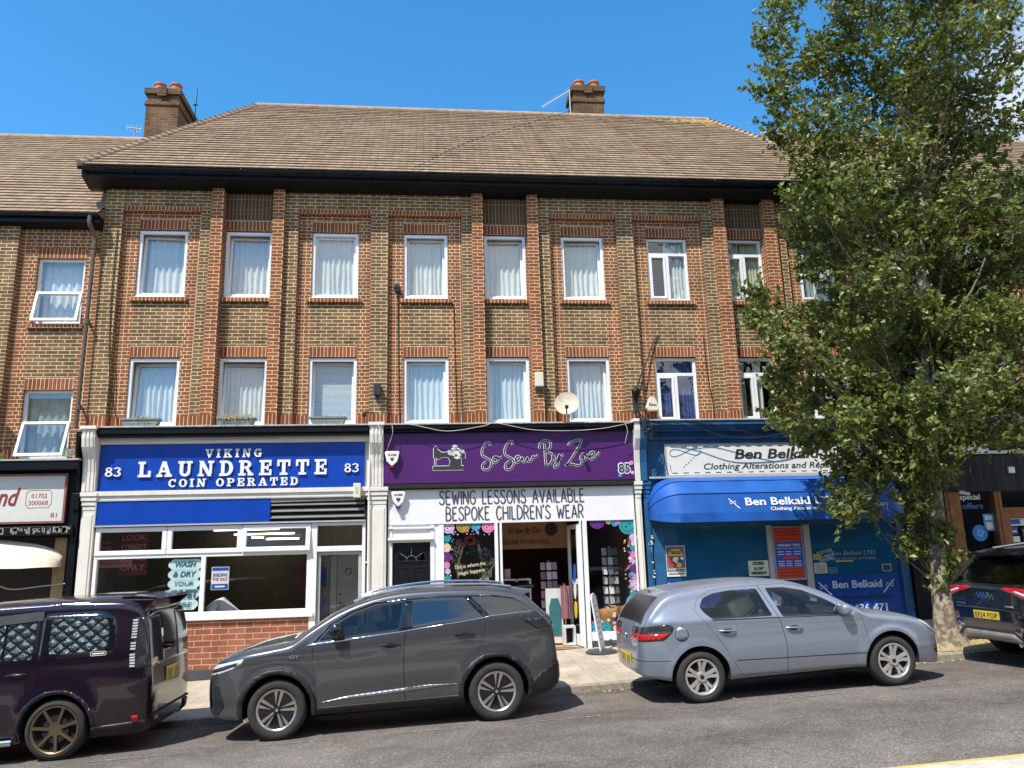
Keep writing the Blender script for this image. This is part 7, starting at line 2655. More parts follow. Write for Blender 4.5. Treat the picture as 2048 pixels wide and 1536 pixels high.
body, dl = shell(ca, root, p_silver, wa, [rw, fw_], [rdoor, fdoor], -1, cabin,
                 tops=[([(.30, -.52), (.98, -.60), (.98, .60), (.30, .52)], 'z', .97, 1.6), ([(-1.94, -.56), (-1.70, -.51), (-1.70, .51), (-1.94, .56)], 'z', .985, 1.6)])
for i, w in enumerate((rw, fw_)):
    patch(ca, 'window', w, 'y', -1.3, -.35, m_carglass, dl[i], off=-.006, thick=0)
    patch(ca, 'window', w, 'y', .35, 1.3, m_carglass, root, off=-.006, thick=0)
patch(ca, 'windscreen', [(.30, -.52), (.98, -.60), (.98, .60), (.30, .52)], 'z', .9, 1.6, m_carglass, root, off=-.004, thick=0)
patch(ca, 'rear_window', [(-1.95, -.60), (-1.675, -.54), (-1.675, .54), (-1.95, .60)], 'z', .97, 1.6, glassmat('dusty_glass', tint=(.22, .22, .2), refl=.8, base=.10, rough=.25), root, off=.003, thick=0)
handle(dl[0], -.99, -.77, .862, .848, ca, -1, p_silver)
handle(dl[1], -.09, .13, .838, .822, ca, -1, p_silver)
mirror(root, .72, 1.0, -.80, -1, [p_silver], 1, .95)
mirror(root, .72, 1.0, .80, 1, [p_silver], 1, .95)
tl_ = rnd_poly([(-2.2, .77), (-2.2, .93), (-1.80, .982), (-1.63, .985), (-1.58, .95), (-1.61, .88), (-1.72, .79)], .03, 3)
for sd in (-1, 1):
    lamp = patch(ca, 'tail_light', tl_, 'y', .3 * sd, 1.3 * sd, m_lampsmoke, root, off=.004)
    patch(ca, 'red_lens', rnd_poly([(-2.2, .78), (-2.2, .865), (-1.64, .875), (-1.73, .80)], .02, 3), 'y', .3 * sd, 1.3 * sd, m_lampred, lamp, off=.007)
    patch(ca, 'headlight', rnd_poly([(1.80, .80), (1.98, .765), (2.20, .60), (2.21, .52), (2.03, .63), (1.88, .73)], .03, 3), 'y', .25 * sd, 1.3 * sd, m_lampclear, root, off=.004)
    patch(ca, 'bumper_strip', [(-2.2, .535), (-1.66, .535), (-1.66, .545), (-2.2, .545)], 'y', .3 * sd, 1.3 * sd, m_carblack, root, off=.001)
    patch(ca, 'door_strip', [(-.80, .478), (.98, .440), (.98, .450), (-.80, .488)], 'y', .5 * sd, 1.3 * sd, m_under, root, off=.0015)
    patch(ca, 'fog_slot', rnd_poly([(2.02, .40), (2.3, .46), (2.3, .36), (2.08, .33)], .02, 3), 'y', .2 * sd, 1.3 * sd, m_carblack, root, off=.002)
    patch(ca, 'belt_seal', [(-1.08, .995), (.80, .935), (.80, .945), (-.16, .973), (-.17, .978), (-1.06, 1.008)], 'y', .5 * sd, 1.3 * sd, m_carblack, root, off=.003)
fl_ = patch(ca, 'fuel_flap', circle(-1.49, .855, .085, 24), 'y', -1.3, -.5, p_silver, root, off=.002)
b = MB(); b.tube([(x, -ca.half(x, z) - .002, z) for x, z in circle(-1.49, .855, .087, 26)] + [(-1.403, -ca.half(-1.403, .855) - .002, .855)], .003, 5); b.build('flap_edge', m_under, root, local=True)
def spokes5(b, R_, s_):
    for k in range(5):
        a = math.pi / 2 + 2 * math.pi * k / 5 - .1
        for q in (-1, 1):
            spoke_plate(b, s_, a, [(.045, .0), (.045, .040 * q), (R_ * .5, .036 * q), (R_ - .006, .068 * q), (R_ - .006, .020 * q), (R_ * .62, .004 * q)], .002, .03, 0, .025)
        b.lathe([(.0001, .002), (.012, .0), (.012, -.01)], (.065 * math.cos(a + .63), -.022 * 0 + .012 * -s_ * 0 + (-.018) * s_, .065 * math.sin(a + .63)), 'y', 8, 2)
    b.lathe([(.0001, -.012 * -s_ * -1 * 0), (.055, 0), (.06, .012)], (0, -.012 * s_, 0), 'y', 20)
    b.lathe([(.0001, 0), (.028, 0), (.028, .006)], (0, -.004 * s_, 0), 'y', 14, 2)
m_alloy = mat('silver_alloy', (.60, .57, .53), rough=.35, metal=.6, col2=(.42, .36, .30), amt=.6, scale=9)
for (cx, cz) in wa:
    wheel(root, cx, cz, -.86, -1, .318, .215, .2, spokes5, m_alloy, m_under)
    wheel(root, cx, cz, .86, 1, .318, .215, .2, spokes5, m_alloy, m_under)
seats(root, [(.12, -.36, .25), (.12, .36, .25)], 0)
b = MB(); b.box(-1.15, -.70, -.60, .60, .42, .56); b.box(-1.28, -1.12, -.60, .60, .5, 1.02); b.build('rear_seat', m_seat, root, bevel=.04, local=True)
b = MB(); b.prism([(.62, .6), (.66, .92), (.98, .98), (.98, .6)], -.60, .60); b.build('dashboard', m_carblack, root, bevel=.02, local=True)
b = MB(); b.lathe([(.17, -.012), (.185, 0), (.17, .012), (.158, 0), (.17, -.012)], (0, 0, 0), 'x', 24, 0, Matrix.Translation((.46, -.36, .93)) @ Matrix.Rotation(rad(-25), 4, 'Y')); b.tube([(.47, -.36, .92), (.7, -.36, .84)], .025, 6); b.build('steering_wheel', m_carblack, root, smooth=50, local=True)
b = MB(); b.box(.40, .43, -.12, .12, 1.235, 1.29); b.build('rear_view_mirror', m_carblack, root, bevel=.01, local=True)
plate(root, -2.04, 0, .525, '|||| |||', -1, .50, .11)
b = MB(); b.ball((-2.02, 0, .80), .015, .05, .05, 12, 8); b.build('badge', m_chrome, root, smooth=60, local=True)
b = MB(); b.tube([(-1.63, -.06, 1.365), (-1.63, .06, 1.365)], .012, 6); b.build('high_brake_light', m_lampred, root, local=True)
# the box on the back seat
r = thing('storage_box', (0, 0, 0), 'crumpled cream plastic box on the back seat of the silver hatchback', 'box')
r.parent = None
mw = root.matrix_basis
M_ = mw @ Matrix.Translation((-.52, -.33, 1.07)) @ Matrix.Rotation(rad(-20), 4, 'Y') @ Matrix.Rotation(rad(12), 4, 'Z')
r.location = M_.translation
r.rotation_euler = M_.to_euler()
b = MB(); b.box(-.20, .20, -.17, .17, -.13, .15); b.build('carton', mat('crumpled_cream', (.78, .74, .42), rough=.6, var=.15, bump=.7, bscale=8), r, bevel=.035, local=True, seg=3)
b = MB(); b.tube([(-.21, -.172, -.05), (.0, -.176, -.09), (.21, -.172, -.04)], .006, 5); b.build('strap', m_cable, r, local=True)

# ---------------------------------------------------------------- grey crossover, facing left
p_grey = carpaint('dark_grey_paint', (.094, .097, .103), met=.6, rough=.30, dust=.25)
wp = [(-1.3375, .345), (1.3375, .345)]
cp = Car(top=[(-2.19, .60), (-2.16, .78), (-2.13, 1.0), (-2.10, 1.17), (-2.0, 1.28), (-1.88, 1.40), (-1.74, 1.52), (-1.45, 1.60), (-1.0, 1.635), (-.5, 1.65), (-.1, 1.635), (.25, 1.575), (.60, 1.455), (.95, 1.265), (1.16, 1.135), (1.40, 1.095), (1.75, 1.05), (2.0, .985), (2.13, .90), (2.19, .78), (2.235, .62)],
         bot=[(-2.19, .40), (-2.1, .30), (-1.8, .24), (-.9, .22), (.9, .23), (1.8, .24), (2.1, .28), (2.235, .36)],
         plan=[(-2.19, .60), (-2.12, .74), (-1.95, .84), (-1.6, .90), (-1.0, .915), (0, .905), (1.0, .915), (1.6, .91), (1.9, .86), (2.08, .76), (2.18, .64), (2.235, .50)],
         belt=[(-2.2, 1.25), (-1.2, 1.22), (0, 1.12), (1.0, 1.06), (2.2, .9)], tumble=.36, rc=.13, ex=.5, creases=[(1.06, .93, .016, .035), (.55, .40, -.014, .06)], flare=[(-1.3375, .345, .44), (1.3375, .345, .44)])
root = thing('parked_car', (-.52, -4.4, 0), 'dark grey crossover with black roof parked nose downhill before the laundrette door', 'car', 'cars parked along the kerb')
place(root, -.5225, -4.345, True)
fwp = rnd_poly([(.83, 1.105), (.66, 1.27), (.40, 1.395), (.12, 1.475), (-.21, 1.495), (-.15, 1.155)], .03, 3)
rwp = rnd_poly([(-.32, 1.495), (-.66, 1.50), (-.98, 1.485), (-1.22, 1.255), (-.31, 1.170)], .03, 3)
qwp = rnd_poly([(-1.06, 1.485), (-1.32, 1.475), (-1.60, 1.425), (-1.80, 1.285), (-1.28, 1.265)], .02, 3)
fdp = [(.90, 1.07), (.915, .84), (.85, .30), (-.20, .26), (-.20, .85), (-.235, 1.15), (-.26, 1.53), (.15, 1.515), (.45, 1.42), (.70, 1.29)]
rdp = [(-.26, 1.53), (-.235, 1.15), (-.20, .85), (-.20, .26), (-.90, .30), (-.94, .58), (-1.12, .80), (-1.22, 1.05), (-1.26, 1.26), (-1.03, 1.52), (-.66, 1.54)]
cabin = [(-1.9, 1.15), (-1.7, 1.42), (-1.3, 1.55), (-.4, 1.59), (.1, 1.55), (.5, 1.43), (1.05, 1.14), (1.05, .5), (-1.3, .45), (-1.9, .8)]
body, dl = shell(cp, root, p_grey, wp, [fwp, rwp, qwp], [fdp, rdp], 1, cabin,
                 tops=[([(.38, -.56), (1.10, -.64), (1.10, .64), (.38, .56)], 'z', 1.13, 1.8)], archr=.415)
patch(cp, 'window', fwp, 'y', .35, 1.3, m_carglass, dl[0], off=-.006, thick=0)
patch(cp, 'window', rwp, 'y', .35, 1.3, m_privacy, dl[1], off=-.006, thick=0)
patch(cp, 'quarter_window', qwp, 'y', .35, 1.3, m_privacy, root, off=-.004, thick=0)
for w in (fwp, rwp, qwp):
    patch(cp, 'window', w, 'y', -1.3, -.35, m_privacy, root, off=-.006, thick=0)
patch(cp, 'windscreen', [(.36, -.56), (1.12, -.65), (1.12, .65), (.36, .56)], 'z', 1.08, 1.8, m_carglass, root, off=-.003, thick=0)
patch(cp, 'rear_window', [(-2.06, -.60), (-1.76, -.56), (-1.76, .56), (-2.06, .60)], 'z', 1.20, 1.8, m_gloss, root, off=.003, thick=0)
patch(cp, 'roof_panel', [(.30, -.58), (.30, .58), (-1.72, .58), (-1.72, -.58)], 'z', 1.5, 1.9, m_gloss, root, off=.002)
for sd in (1, -1):
    patch(cp, 'pillar_trim', [(.90, 1.085), (.72, 1.275), (.46, 1.42), (.14, 1.515), (-.26, 1.535), (-.66, 1.54), (-1.03, 1.525), (-1.34, 1.51), (-1.62, 1.455), (-1.86, 1.285), (-1.62, 1.44), (-1.33, 1.49), (-1.03, 1.50), (-.66, 1.515), (-.27, 1.51), (.13, 1.49), (.42, 1.41), (.68, 1.28), (.86, 1.09)], 'y', .3 * sd, 1.3 * sd, m_gloss, root, off=.0025)
    patch(cp, 'pillar_panel', [(-.20, 1.50), (-.33, 1.50), (-.325, 1.17), (-.14, 1.15)], 'y', .3 * sd, 1.3 * sd, m_gloss, root, off=.002)
    patch(cp, 'pillar_panel', [(-.98, 1.50), (-1.08, 1.495), (-1.30, 1.265), (-1.22, 1.245)], 'y', .3 * sd, 1.3 * sd, m_gloss, root, off=.002)
    patch(cp, 'chrome_line', [(.98, 1.065), (.90, 1.085), (-.14, 1.145), (-1.24, 1.245), (-1.32, 1.262), (-1.86, 1.282), (-1.86, 1.272), (-1.32, 1.250), (-1.24, 1.233), (-.14, 1.133), (.96, 1.055)], 'y', .4 * sd, 1.3 * sd, m_chrome, root, off=.005)
    for (cx, cz) in wp:
        ring = circle(cx, cz, .475, 30, 0, 180) + [(cx - .475, cz)] + [(cx - .43, .24), (cx - .415, .24)] + circle(cx, cz, .412, 30, 180, 0) + [(cx + .412, cz), (cx + .415, .24), (cx + .43, .24)]
        patch(cp, 'wheel_arch', ring, 'y', .5 * sd, 1.3 * sd, m_carblack, root, off=.006)
    patch(cp, 'sill_cladding', [(.93, .20), (.93, .33), (.85, .335), (-.20, .33), (-.90, .345), (-.95, .20)], 'y', .5 * sd, 1.3 * sd, m_carblack, root, off=.004)
    patch(cp, 'sill_strip', [(.84, .385), (.50, .44), (-.19, .478), (-.52, .49), (-.86, .478), (-.50, .455), (-.19, .435), (.45, .405)], 'y', .5 * sd, 1.3 * sd, mat('silver_trim', (.5, .5, .5), rough=.25, metal=.9), root, off=.006)
    hl = patch(cp, 'headlight', rnd_poly([(2.2, .82), (2.08, .90), (1.72, .965), (1.76, .89), (1.95, .82), (2.2, .76)], .02, 3), 'y', .25 * sd, 1.3 * sd, m_lampclear, root, off=.004)
    patch(cp, 'lamp_inner', [(2.15, .835), (1.95, .895), (1.80, .925), (1.82, .89), (1.98, .84), (2.15, .80)], 'y', .25 * sd, 1.3 * sd, m_lampsmoke, hl, off=.006)
    patch(cp, 'air_slot', rnd_poly([(2.10, .68), (2.04, .68), (1.97, .42), (2.06, .31), (2.12, .34)], .02, 3), 'y', .25 * sd, 1.3 * sd, m_carblack, root, off=.003)
    patch(cp, 'tail_light', rnd_poly([(-1.72, 1.195), (-2.2, 1.185), (-2.2, 1.05), (-1.90, 1.06)], .02, 3), 'y', .3 * sd, 1.3 * sd, m_lampsmoke, root, off=.014)
    patch(cp, 'lower_bumper', [(-2.3, .62), (-2.12, .62), (-1.92, .52), (-1.76, .40), (-1.76, .20), (-2.3, .20)], 'y', .3 * sd, 1.3 * sd, m_carblack, root, off=.004)
    patch(cp, 'front_grille', [(2.3, .74), (2.16, .74), (2.14, .42), (2.3, .30)], 'y', .0 * sd, 1.3 * sd, m_gloss, root, off=.004)
    b = MB()
    b.tube(catmull([(.42, .60 * sd, 1.535), (.15, .615 * sd, 1.615), (-.5, .62 * sd, 1.668), (-1.2, .61 * sd, 1.645), (-1.62, .59 * sd, 1.585)], 6), .017, 8)
    b.build('roof_rail', m_chrome, root, smooth=60, local=True)
    b = MB()
    b.prism([(-1.60, 1.585), (-1.86, 1.535), (-1.90, 1.50), (-1.66, 1.44), (-1.50, 1.50)], .44 * sd, .595 * sd)
    b.build('spoiler_fin', mat('light_grey_fin', (.24, .29, .36), rough=.2, metal=.5), root, bevel=.008, local=True)
    b = MB(); b.lathe([(.09, 0), (.09, .01), (.0001, .012)], (-2.15, .62 * sd, .45), 'x', 12); 
handle(dl[0], .08, -.17, 1.0, .99, cp, 1, m_gloss)
handle(dl[1], -.85, -1.10, 1.065, 1.05, cp, 1, m_gloss)
b = MB(); b.box(-1.93, -1.60, -.58, .58, 1.545, 1.585); b.build('spoiler', m_gloss, root, bevel=.015, local=True)
mirror(root, .60, 1.20, .84, 1, m_gloss, 1, 1.1)
mirror(root, .60, 1.20, -.84, -1, m_gloss, 1, 1.1)
b = MB()
M_ = Matrix.Translation((1.12, cp.half(1.12, .95) + .004, .945)) @ Matrix.Rotation(math.pi, 4, 'Z') @ Matrix.Rotation(rad(4), 4, 'Y')
b.text('GT', -.06, .06, -.015, .035, -.003, 0, ext=.002, M=M_, bold=.02); b.build('badge', m_chrome, root, local=True)
m_diamond = mat('machined_alloy', (.55, .53, .50), rough=.28, metal=.85)
def spokes10(b, R_, s_):
    for k in range(5):
        a = math.pi / 2 + 2 * math.pi * k / 5 + .15
        for q in (-1, 1):
            spoke_plate(b, s_, a + .17 * q, [(.045, .012 * q), (R_ - .008, .020), (R_ - .008, -.020), (.045, -.008)], .001, .02, 0, .022)
        spoke_plate(b, s_, a + math.pi / 5, [(.05, .03), (R_ - .01, .085), (R_ - .01, -.085), (.05, -.03)], -.012, .015, 1, .02)
        spoke_plate(b, s_, a, [(.05, .012), (R_ - .01, .03), (R_ - .01, -.03), (.05, -.012)], -.012, .015, 1, .02)
    b.lathe([(.0001, 0), (.042, 0), (.05, .012)], (0, -.014 * s_, 0), 'y', 20, 1)
    b.lathe([(.0001, 0), (.02, 0), (.02, .004)], (0, -.008 * s_, 0), 'y', 12, 0)
for (cx, cz) in wp:
    wheel(root, cx, cz, .905, 1, .350, .235, .22, spokes10, m_diamond, m_gloss)
    wheel(root, cx, cz, -.905, -1, .350, .235, .22, spokes10, m_diamond, m_gloss)
seats(root, [(.10, .38, .25), (.10, -.38, .25)], 0)
b = MB(); b.box(-1.1, -.65, -.6, .6, .45, .62); b.box(-1.25, -1.05, -.6, .6, .55, 1.2); b.build('rear_seat', m_seat, root, bevel=.04, local=True)
b = MB(); b.prism([(.70, .7), (.72, 1.06), (1.06, 1.12), (1.06, .7)], -.6, .6); b.build('dashboard', m_carblack, root, bevel=.02, local=True)
b = MB(); b.lathe([(.165, -.012), (.18, 0), (.165, .012), (.153, 0), (.165, -.012)], (0, 0, 0), 'x', 24, 0, Matrix.Translation((.5, -.38, 1.03)) @ Matrix.Rotation(rad(-25), 4, 'Y')); b.build('steering_wheel', m_carblack, root, smooth=50, local=True)
plate(root, -2.165, 0, .98, None, -1)
fp = plate(root, 2.243, 0, .52, None, 1)
fp.data.materials.clear(); fp.data.materials.append(m_paper)

# ---------------------------------------------------------------- purple people carrier at the left edge, facing left
p_plum = carpaint('plum_paint', (.011, .0035, .012), met=.3, rough=.25, dust=.12)
wv = [(0.0, .335), (2.9, .335)]
cv = Car(top=[(-1.02, .72), (-1.01, .95), (-.985, 1.25), (-.945, 1.52), (-.88, 1.68), (-.74, 1.765), (-.45, 1.80), (.3, 1.825), (1.2, 1.81), (1.9, 1.74), (2.4, 1.56), (2.85, 1.30), (3.2, 1.10), (3.5, .98), (3.7, .84), (3.78, .66)],
         bot=[(-1.02, .30), (-.98, .22), (-.9, .20), (0, .20), (2.5, .19), (3.5, .2), (3.78, .3)],
         plan=[(-1.02, .70), (-.99, .765), (-.92, .825), (-.78, .87), (-.4, .90), (1, .90), (2.8, .90), (3.3, .83), (3.6, .7), (3.78, .5)],
         belt=[(-1.2, 1.12), (3.7, 1.05)], tumble=.20, rc=.15, ex=.5, creases=[(.80, .80, .010, .03), (1.0, 1.0, -.008, .05)], flare=[(0, .335, .43), (2.9, .335, .43)], n=120)
root = thing('parked_car', (-4.39, -4.4, 0), 'dark plum people carrier with bronze wheels and quilted window blinds', 'car', 'cars parked along the kerb')
place(root, -4.39, -4.345, True)
body, dl = shell(cv, root, p_plum, wv, [], [[(.235, 1.70), (1.05, 1.70), (1.05, .25), (.235, .25), (.22, 1.1)], [(1.055, 1.68), (1.75, 1.62), (2.3, 1.30), (2.42, 1.05), (2.40, .7), (2.32, .28), (1.055, .25)]], 1, None, archr=.40)
vw = rnd_poly([(.225, 1.655), (-.47, 1.645), (-.60, 1.56), (-.63, 1.42), (-.62, 1.16), (-.58, 1.13), (.235, 1.125)], .05, 4)
vs = [(.275, 1.63), (1.0, 1.64), (1.0, 1.125), (.275, 1.125)]
vf = rnd_poly([(1.10, 1.60), (1.70, 1.54), (2.24, 1.22), (2.28, 1.10), (1.10, 1.125)], .03, 3)
def quilt():
    mt, t, out = nodes('quilted_silver_blind')
    N, Lk = t.nodes, t.links
    b = N.new('ShaderNodeBsdfPrincipled'); Lk.new(b.outputs[0], out.inputs[0])
    b.inputs['Metallic'].default_value = .85; b.inputs['Roughness'].default_value = .22
    b.inputs['Coat Weight'].default_value = .8; b.inputs['Coat Roughness'].default_value = .02
    c = N.new('ShaderNodeTexCoord')
    sx = N.new('ShaderNodeSeparateXYZ'); Lk.new(c.outputs['Object'], sx.inputs[0])
    def wave(sgn):
        a = N.new('ShaderNodeMath'); a.operation = 'MULTIPLY_ADD'; a.inputs[1].default_value = sgn * .8
        Lk.new(sx.outputs['X'], a.inputs[0]); Lk.new(sx.outputs['Z'], a.inputs[2])
        s_ = N.new('ShaderNodeMath'); s_.operation = 'MULTIPLY'; s_.inputs[1].default_value = 24
        Lk.new(a.outputs[0], s_.inputs[0])
        q = N.new('ShaderNodeMath'); q.operation = 'SINE'; Lk.new(s_.outputs[0], q.inputs[0])
        r = N.new('ShaderNodeMath'); r.operation = 'ABSOLUTE'; Lk.new(q.outputs[0], r.inputs[0])
        p = N.new('ShaderNodeMath'); p.operation = 'POWER'; p.inputs[1].default_value = .45; Lk.new(r.outputs[0], p.inputs[0])
        return p
    m_ = N.new('ShaderNodeMath'); m_.operation = 'MULTIPLY'
    Lk.new(wave(1).outputs[0], m_.inputs[0]); Lk.new(wave(-1).outputs[0], m_.inputs[1])
    nz_ = N.new('ShaderNodeTexNoise'); nz_.inputs['Scale'].default_value = 38; nz_.inputs['Detail'].default_value = 4
    Lk.new(c.outputs['Object'], nz_.inputs['Vector'])
    ad_ = N.new('ShaderNodeMath'); ad_.operation = 'MULTIPLY_ADD'; ad_.inputs[1].default_value = .8
    Lk.new(nz_.outputs[0], ad_.inputs[0]); Lk.new(m_.outputs[0], ad_.inputs[2])
    bp = N.new('ShaderNodeBump'); bp.inputs['Strength'].default_value = .9; bp.inputs['Distance'].default_value = .03
    Lk.new(ad_.outputs[0], bp.inputs['Height']); Lk.new(bp.outputs[0], b.inputs['Normal'])
    x = N.new('ShaderNodeMix'); x.data_type = 'RGBA'; Lk.new(m_.outputs[0], x.inputs[0])
    x.inputs[6].default_value = (.01, .012, .014, 1); x.inputs[7].default_value = (.085, .105, .11, 1)
    Lk.new(x.outputs[2], b.inputs['Base Color'])
    return mt
m_quilt = quilt()
for sd in (1, -1):
    w0 = patch(cv, 'rear_side_window', vw, 'y', .3 * sd, 1.3 * sd, m_gloss, root, off=.003)
    patch(cv, 'blind', rnd_poly([(.13, 1.585), (-.42, 1.58), (-.52, 1.52), (-.55, 1.42), (-.54, 1.19), (.13, 1.18)], .06, 4), 'y', .3 * sd, 1.3 * sd, m_quilt, w0, off=.0045, thick=0)
    w0 = patch(cv, 'sliding_door_window', vs, 'y', .3 * sd, 1.3 * sd, m_gloss, dl[0] if sd > 0 else root, off=.003)
    if sd > 0:
        patch(cv, 'blind', [(.30, 1.55), (.62, 1.56), (.62, 1.15), (.30, 1.14)], 'y', .3, 1.3, m_quilt, w0, off=.0045, thick=0)
        patch(cv, 'blind', [(.65, 1.56), (.98, 1.57), (.98, 1.15), (.65, 1.15)], 'y', .3, 1.3, m_quilt, w0, off=.0045, thick=0)
    patch(cv, 'front_window', vf, 'y', .3 * sd, 1.3 * sd, m_gloss, dl[1] if sd > 0 else root, off=.003)
    b = MB()
    yy = lambda x, z: (cv.half(x, z) + .012) * sd
    b.add([(x, yy(x, z) + .012 * sd * k, z) for k in (0,) for (x, z) in ((.23, 1.685), (2.0, 1.60), (2.0, 1.50), (.23, 1.59))], [(0, 1, 2, 3), (3, 2, 1, 0)])
    o = b.build('wind_deflector', mat('smoked_silver', (.25, .24, .23), rough=.25, metal=.6), root, local=True)
    sf_ = o.modifiers.new('s', 'SOLIDIFY'); sf_.thickness = .01
    tlv = patch(cv, 'tail_light', rnd_poly([(-.83, 1.54), (-1.3, 1.52), (-1.3, .93), (-.84, .95)], .02, 3), 'y', .25 * sd, 1.3 * sd, m_lampsmoke, root, off=.005)
    b = MB()
    for k in range(17):
        z = .97 + .033 * k
        if k in (5, 9): continue
        x = -.83
        b.box(x - .03, x + .03, cv.half(x, z) * sd - .004, cv.half(x, z) * sd + .010, z, z + .02)
    b.build('lamp_bars', m_lampclear, tlv, local=True)
    patch(cv, 'side_skirt', [(2.46, .10), (2.46, .30), (.42, .31), (.42, .10)], 'y', .5 * sd, 1.3 * sd, p_plum, root, off=.012)
    patch(cv, 'rear_skirt', [(-.40, .10), (-.40, .33), (-1.05, .36), (-1.05, .10)], 'y', .5 * sd, 1.3 * sd, mat('dark_skirt', (.012, .010, .012), rough=.35), root, off=.012)
    ring = circle(0, .335, .445, 30, 0, 180) + [(-.445, .335)] + circle(0, .335, .402, 30, 180, 0) + [(.402, .335)]
    patch(cv, 'wheel_arch', ring, 'y', .5 * sd, 1.3 * sd, p_plum, root, off=.012)
    patch(cv, 'roof_strip', [(-.3, 1.765), (2.0, 1.72), (2.0, 1.70), (-.3, 1.745)], 'y', .3 * sd, 1.3 * sd, mat('satin_strip', (.28, .27, .30), rough=.2, metal=.8), root, off=.004)
    b = MB(); b.tube(catmull([(1.9, cv.half(1.9, .28) * sd, .24), (1.2, (cv.half(1.2, .28) + .03) * sd, .23), (.45, (cv.half(.45, .28) + .03) * sd, .24)], 5), .04, 8)
    b.build('side_step', m_chrome, root, smooth=60, local=True)
patch(cv, 'rear_window', rnd_poly([(-.70, 1.60), (.70, 1.60), (.74, 1.08), (-.74, 1.08)], .06, 4), 'x', -1.5, -.75, m_gloss, root, off=.004)
patch(cv, 'windscreen', [(1.95, -.66), (2.95, -.76), (2.95, .76), (1.95, .66)], 'z', 1.1, 2, m_gloss, root, off=.003)
b = MB()
b.prism([(-.60, 1.80), (-.75, 1.80), (-1.00, 1.77), (-1.06, 1.745), (-1.0, 1.73), (-.8, 1.70), (-.62, 1.74)], -.66, .66)
for sd in (1, -1):
    b.prism([(-.62, 1.76), (-1.0, 1.74), (-1.02, 1.725), (-.86, 1.60), (-.78, 1.60)], .64 * sd, .69 * sd)
b.build('roof_spoiler', p_plum, root, bevel=.012, local=True)
b = MB(); b.tube([(-1.02, .0, 1.12), (-1.05, .06, 1.12), (-1.06, .40, 1.16)], .012, 6); b.box(-1.065, -.99, -.06, .06, 1.09, 1.17); b.build('rear_wiper', m_carblack, root, bevel=.01, local=True)
b = MB(); b.box(-1.035, -1.0, -.45, .45, .955, .975); b.build('tailgate_strip', m_chrome, root, local=True)
b = MB(); b.box(-1.03, -.80, -.72, .72, .38, .40); b.build('bumper_groove', m_under, root, local=True)
patch(cv, 'reflector', rnd_poly([(-.84, .42), (-.90, .42), (-.90, .34), (-.84, .34)], .01, 2), 'y', .5, 1.3, m_lampred, root, off=.02)
plate(root, -1.03, .0, .79, '|||| |||', -1, .46, .17)
m_bronze = mat('bronze_alloy', (.17, .125, .075), rough=.38, metal=.7, var=.1)
def spokes7(b, R_, s_):
    for k in range(7):
        a = 2 * math.pi * k / 7 + .14
        spoke_plate(b, s_, a, [(.05, .018), (.10, .016), (R_ - .02, .016), (R_ + .0, .032), (R_ + .0, -.032), (R_ - .02, -.016), (.10, -.016), (.05, -.018)], .002, .03, 0, .03)
    b.lathe([(.035, .0), (.075, .0), (.085, .02), (.09, .04)], (0, -.022 * s_, 0), 'y', 24, 0)
    b.lathe([(.0001, 0), (.036, 0), (.036, .02)], (0, -.03 * s_, 0), 'y', 14, 1)
for (cx, cz) in wv:
    wheel(root, cx, cz, .90, 1, .340, .265, .22, spokes7, m_bronze, m_under)
    wheel(root, cx, cz, -.90, -1, .340, .265, .22, spokes7, m_bronze, m_under)
mirror(root, 2.2, 1.15, .90, 1, p_plum, 1, 1.2)
mirror(root, 2.2, 1.15, -.90, -1, p_plum, 1, 1.2)
handle(dl[0], .35, .58, .98, .98, cv, 1, p_plum)
b = MB()
M_ = Matrix.Translation((-.45, cv.half(-.45, 1.17) + .008, 1.155)) @ Matrix.Rotation(math.pi, 4, 'Z')
P_ = rnd_poly([(-.09, -.02), (.09, -.02), (.09, .025), (-.09, .025)], .02, 3)
for i in range(len(P_)):
    b.ribbon([P_[i], P_[(i + 1) % len(P_)]], .005, -.004 - .0002 * (i % 3), 0, .001, M=M_)
b.ribbon([(-.07, .002), (.07, .002)], .014, -.004, 0, .001, M=M_)
b.build('window_sticker', m_paper, root, local=True)

# ---------------------------------------------------------------- black SUV at the right edge, rear end towards us
p_black = carpaint('black_paint', (.010, .011, .013), met=.2, rough=.22, dust=.45)
wk = [(-1.34, .36), (1.34, .36)]
ck = Car(top=[(-2.27, .62), (-2.255, .80), (-2.23, 1.02), (-2.18, 1.12), (-2.02, 1.28), (-1.86, 1.43), (-1.70, 1.55), (-1.3, 1.60), (-.6, 1.63), (0, 1.63), (.4, 1.55), (.8, 1.36), (1.15, 1.14), (1.6, 1.07), (2.0, .98), (2.2, .82), (2.26, .6)],
         bot=[(-2.27, .40), (-2.2, .33), (-1.9, .27), (-.9, .23), (.9, .23), (1.9, .25), (2.26, .38)],
         plan=[(-2.27, .68), (-2.24, .76), (-2.12, .86), (-1.8, .925), (-1.2, .93), (0, .93), (1.4, .92), (1.9, .86), (2.15, .7), (2.26, .5)],
         belt=[(-2.3, 1.12), (0, 1.05), (2.2, .95)], tumble=.34, rc=.12, ex=.45, creases=[(1.0, .95, .012, .04), (.68, .6, -.012, .08)], flare=[(-1.34, .36, .44), (1.34, .36, .44)])
root = thing('parked_car', (10.15, -4.5, 0), 'black SUV showing its tail and yellow number plate beside the tree', 'car', 'cars parked along the kerb')
place(root, 10.36, -4.46, False)
kr = [(-1.35, 1.50), (-.4, 1.52), (-.25, 1.12), (-1.5, 1.16)]
kf = [(-.3, 1.52), (.25, 1.46), (.85, 1.14), (-.15, 1.10)]
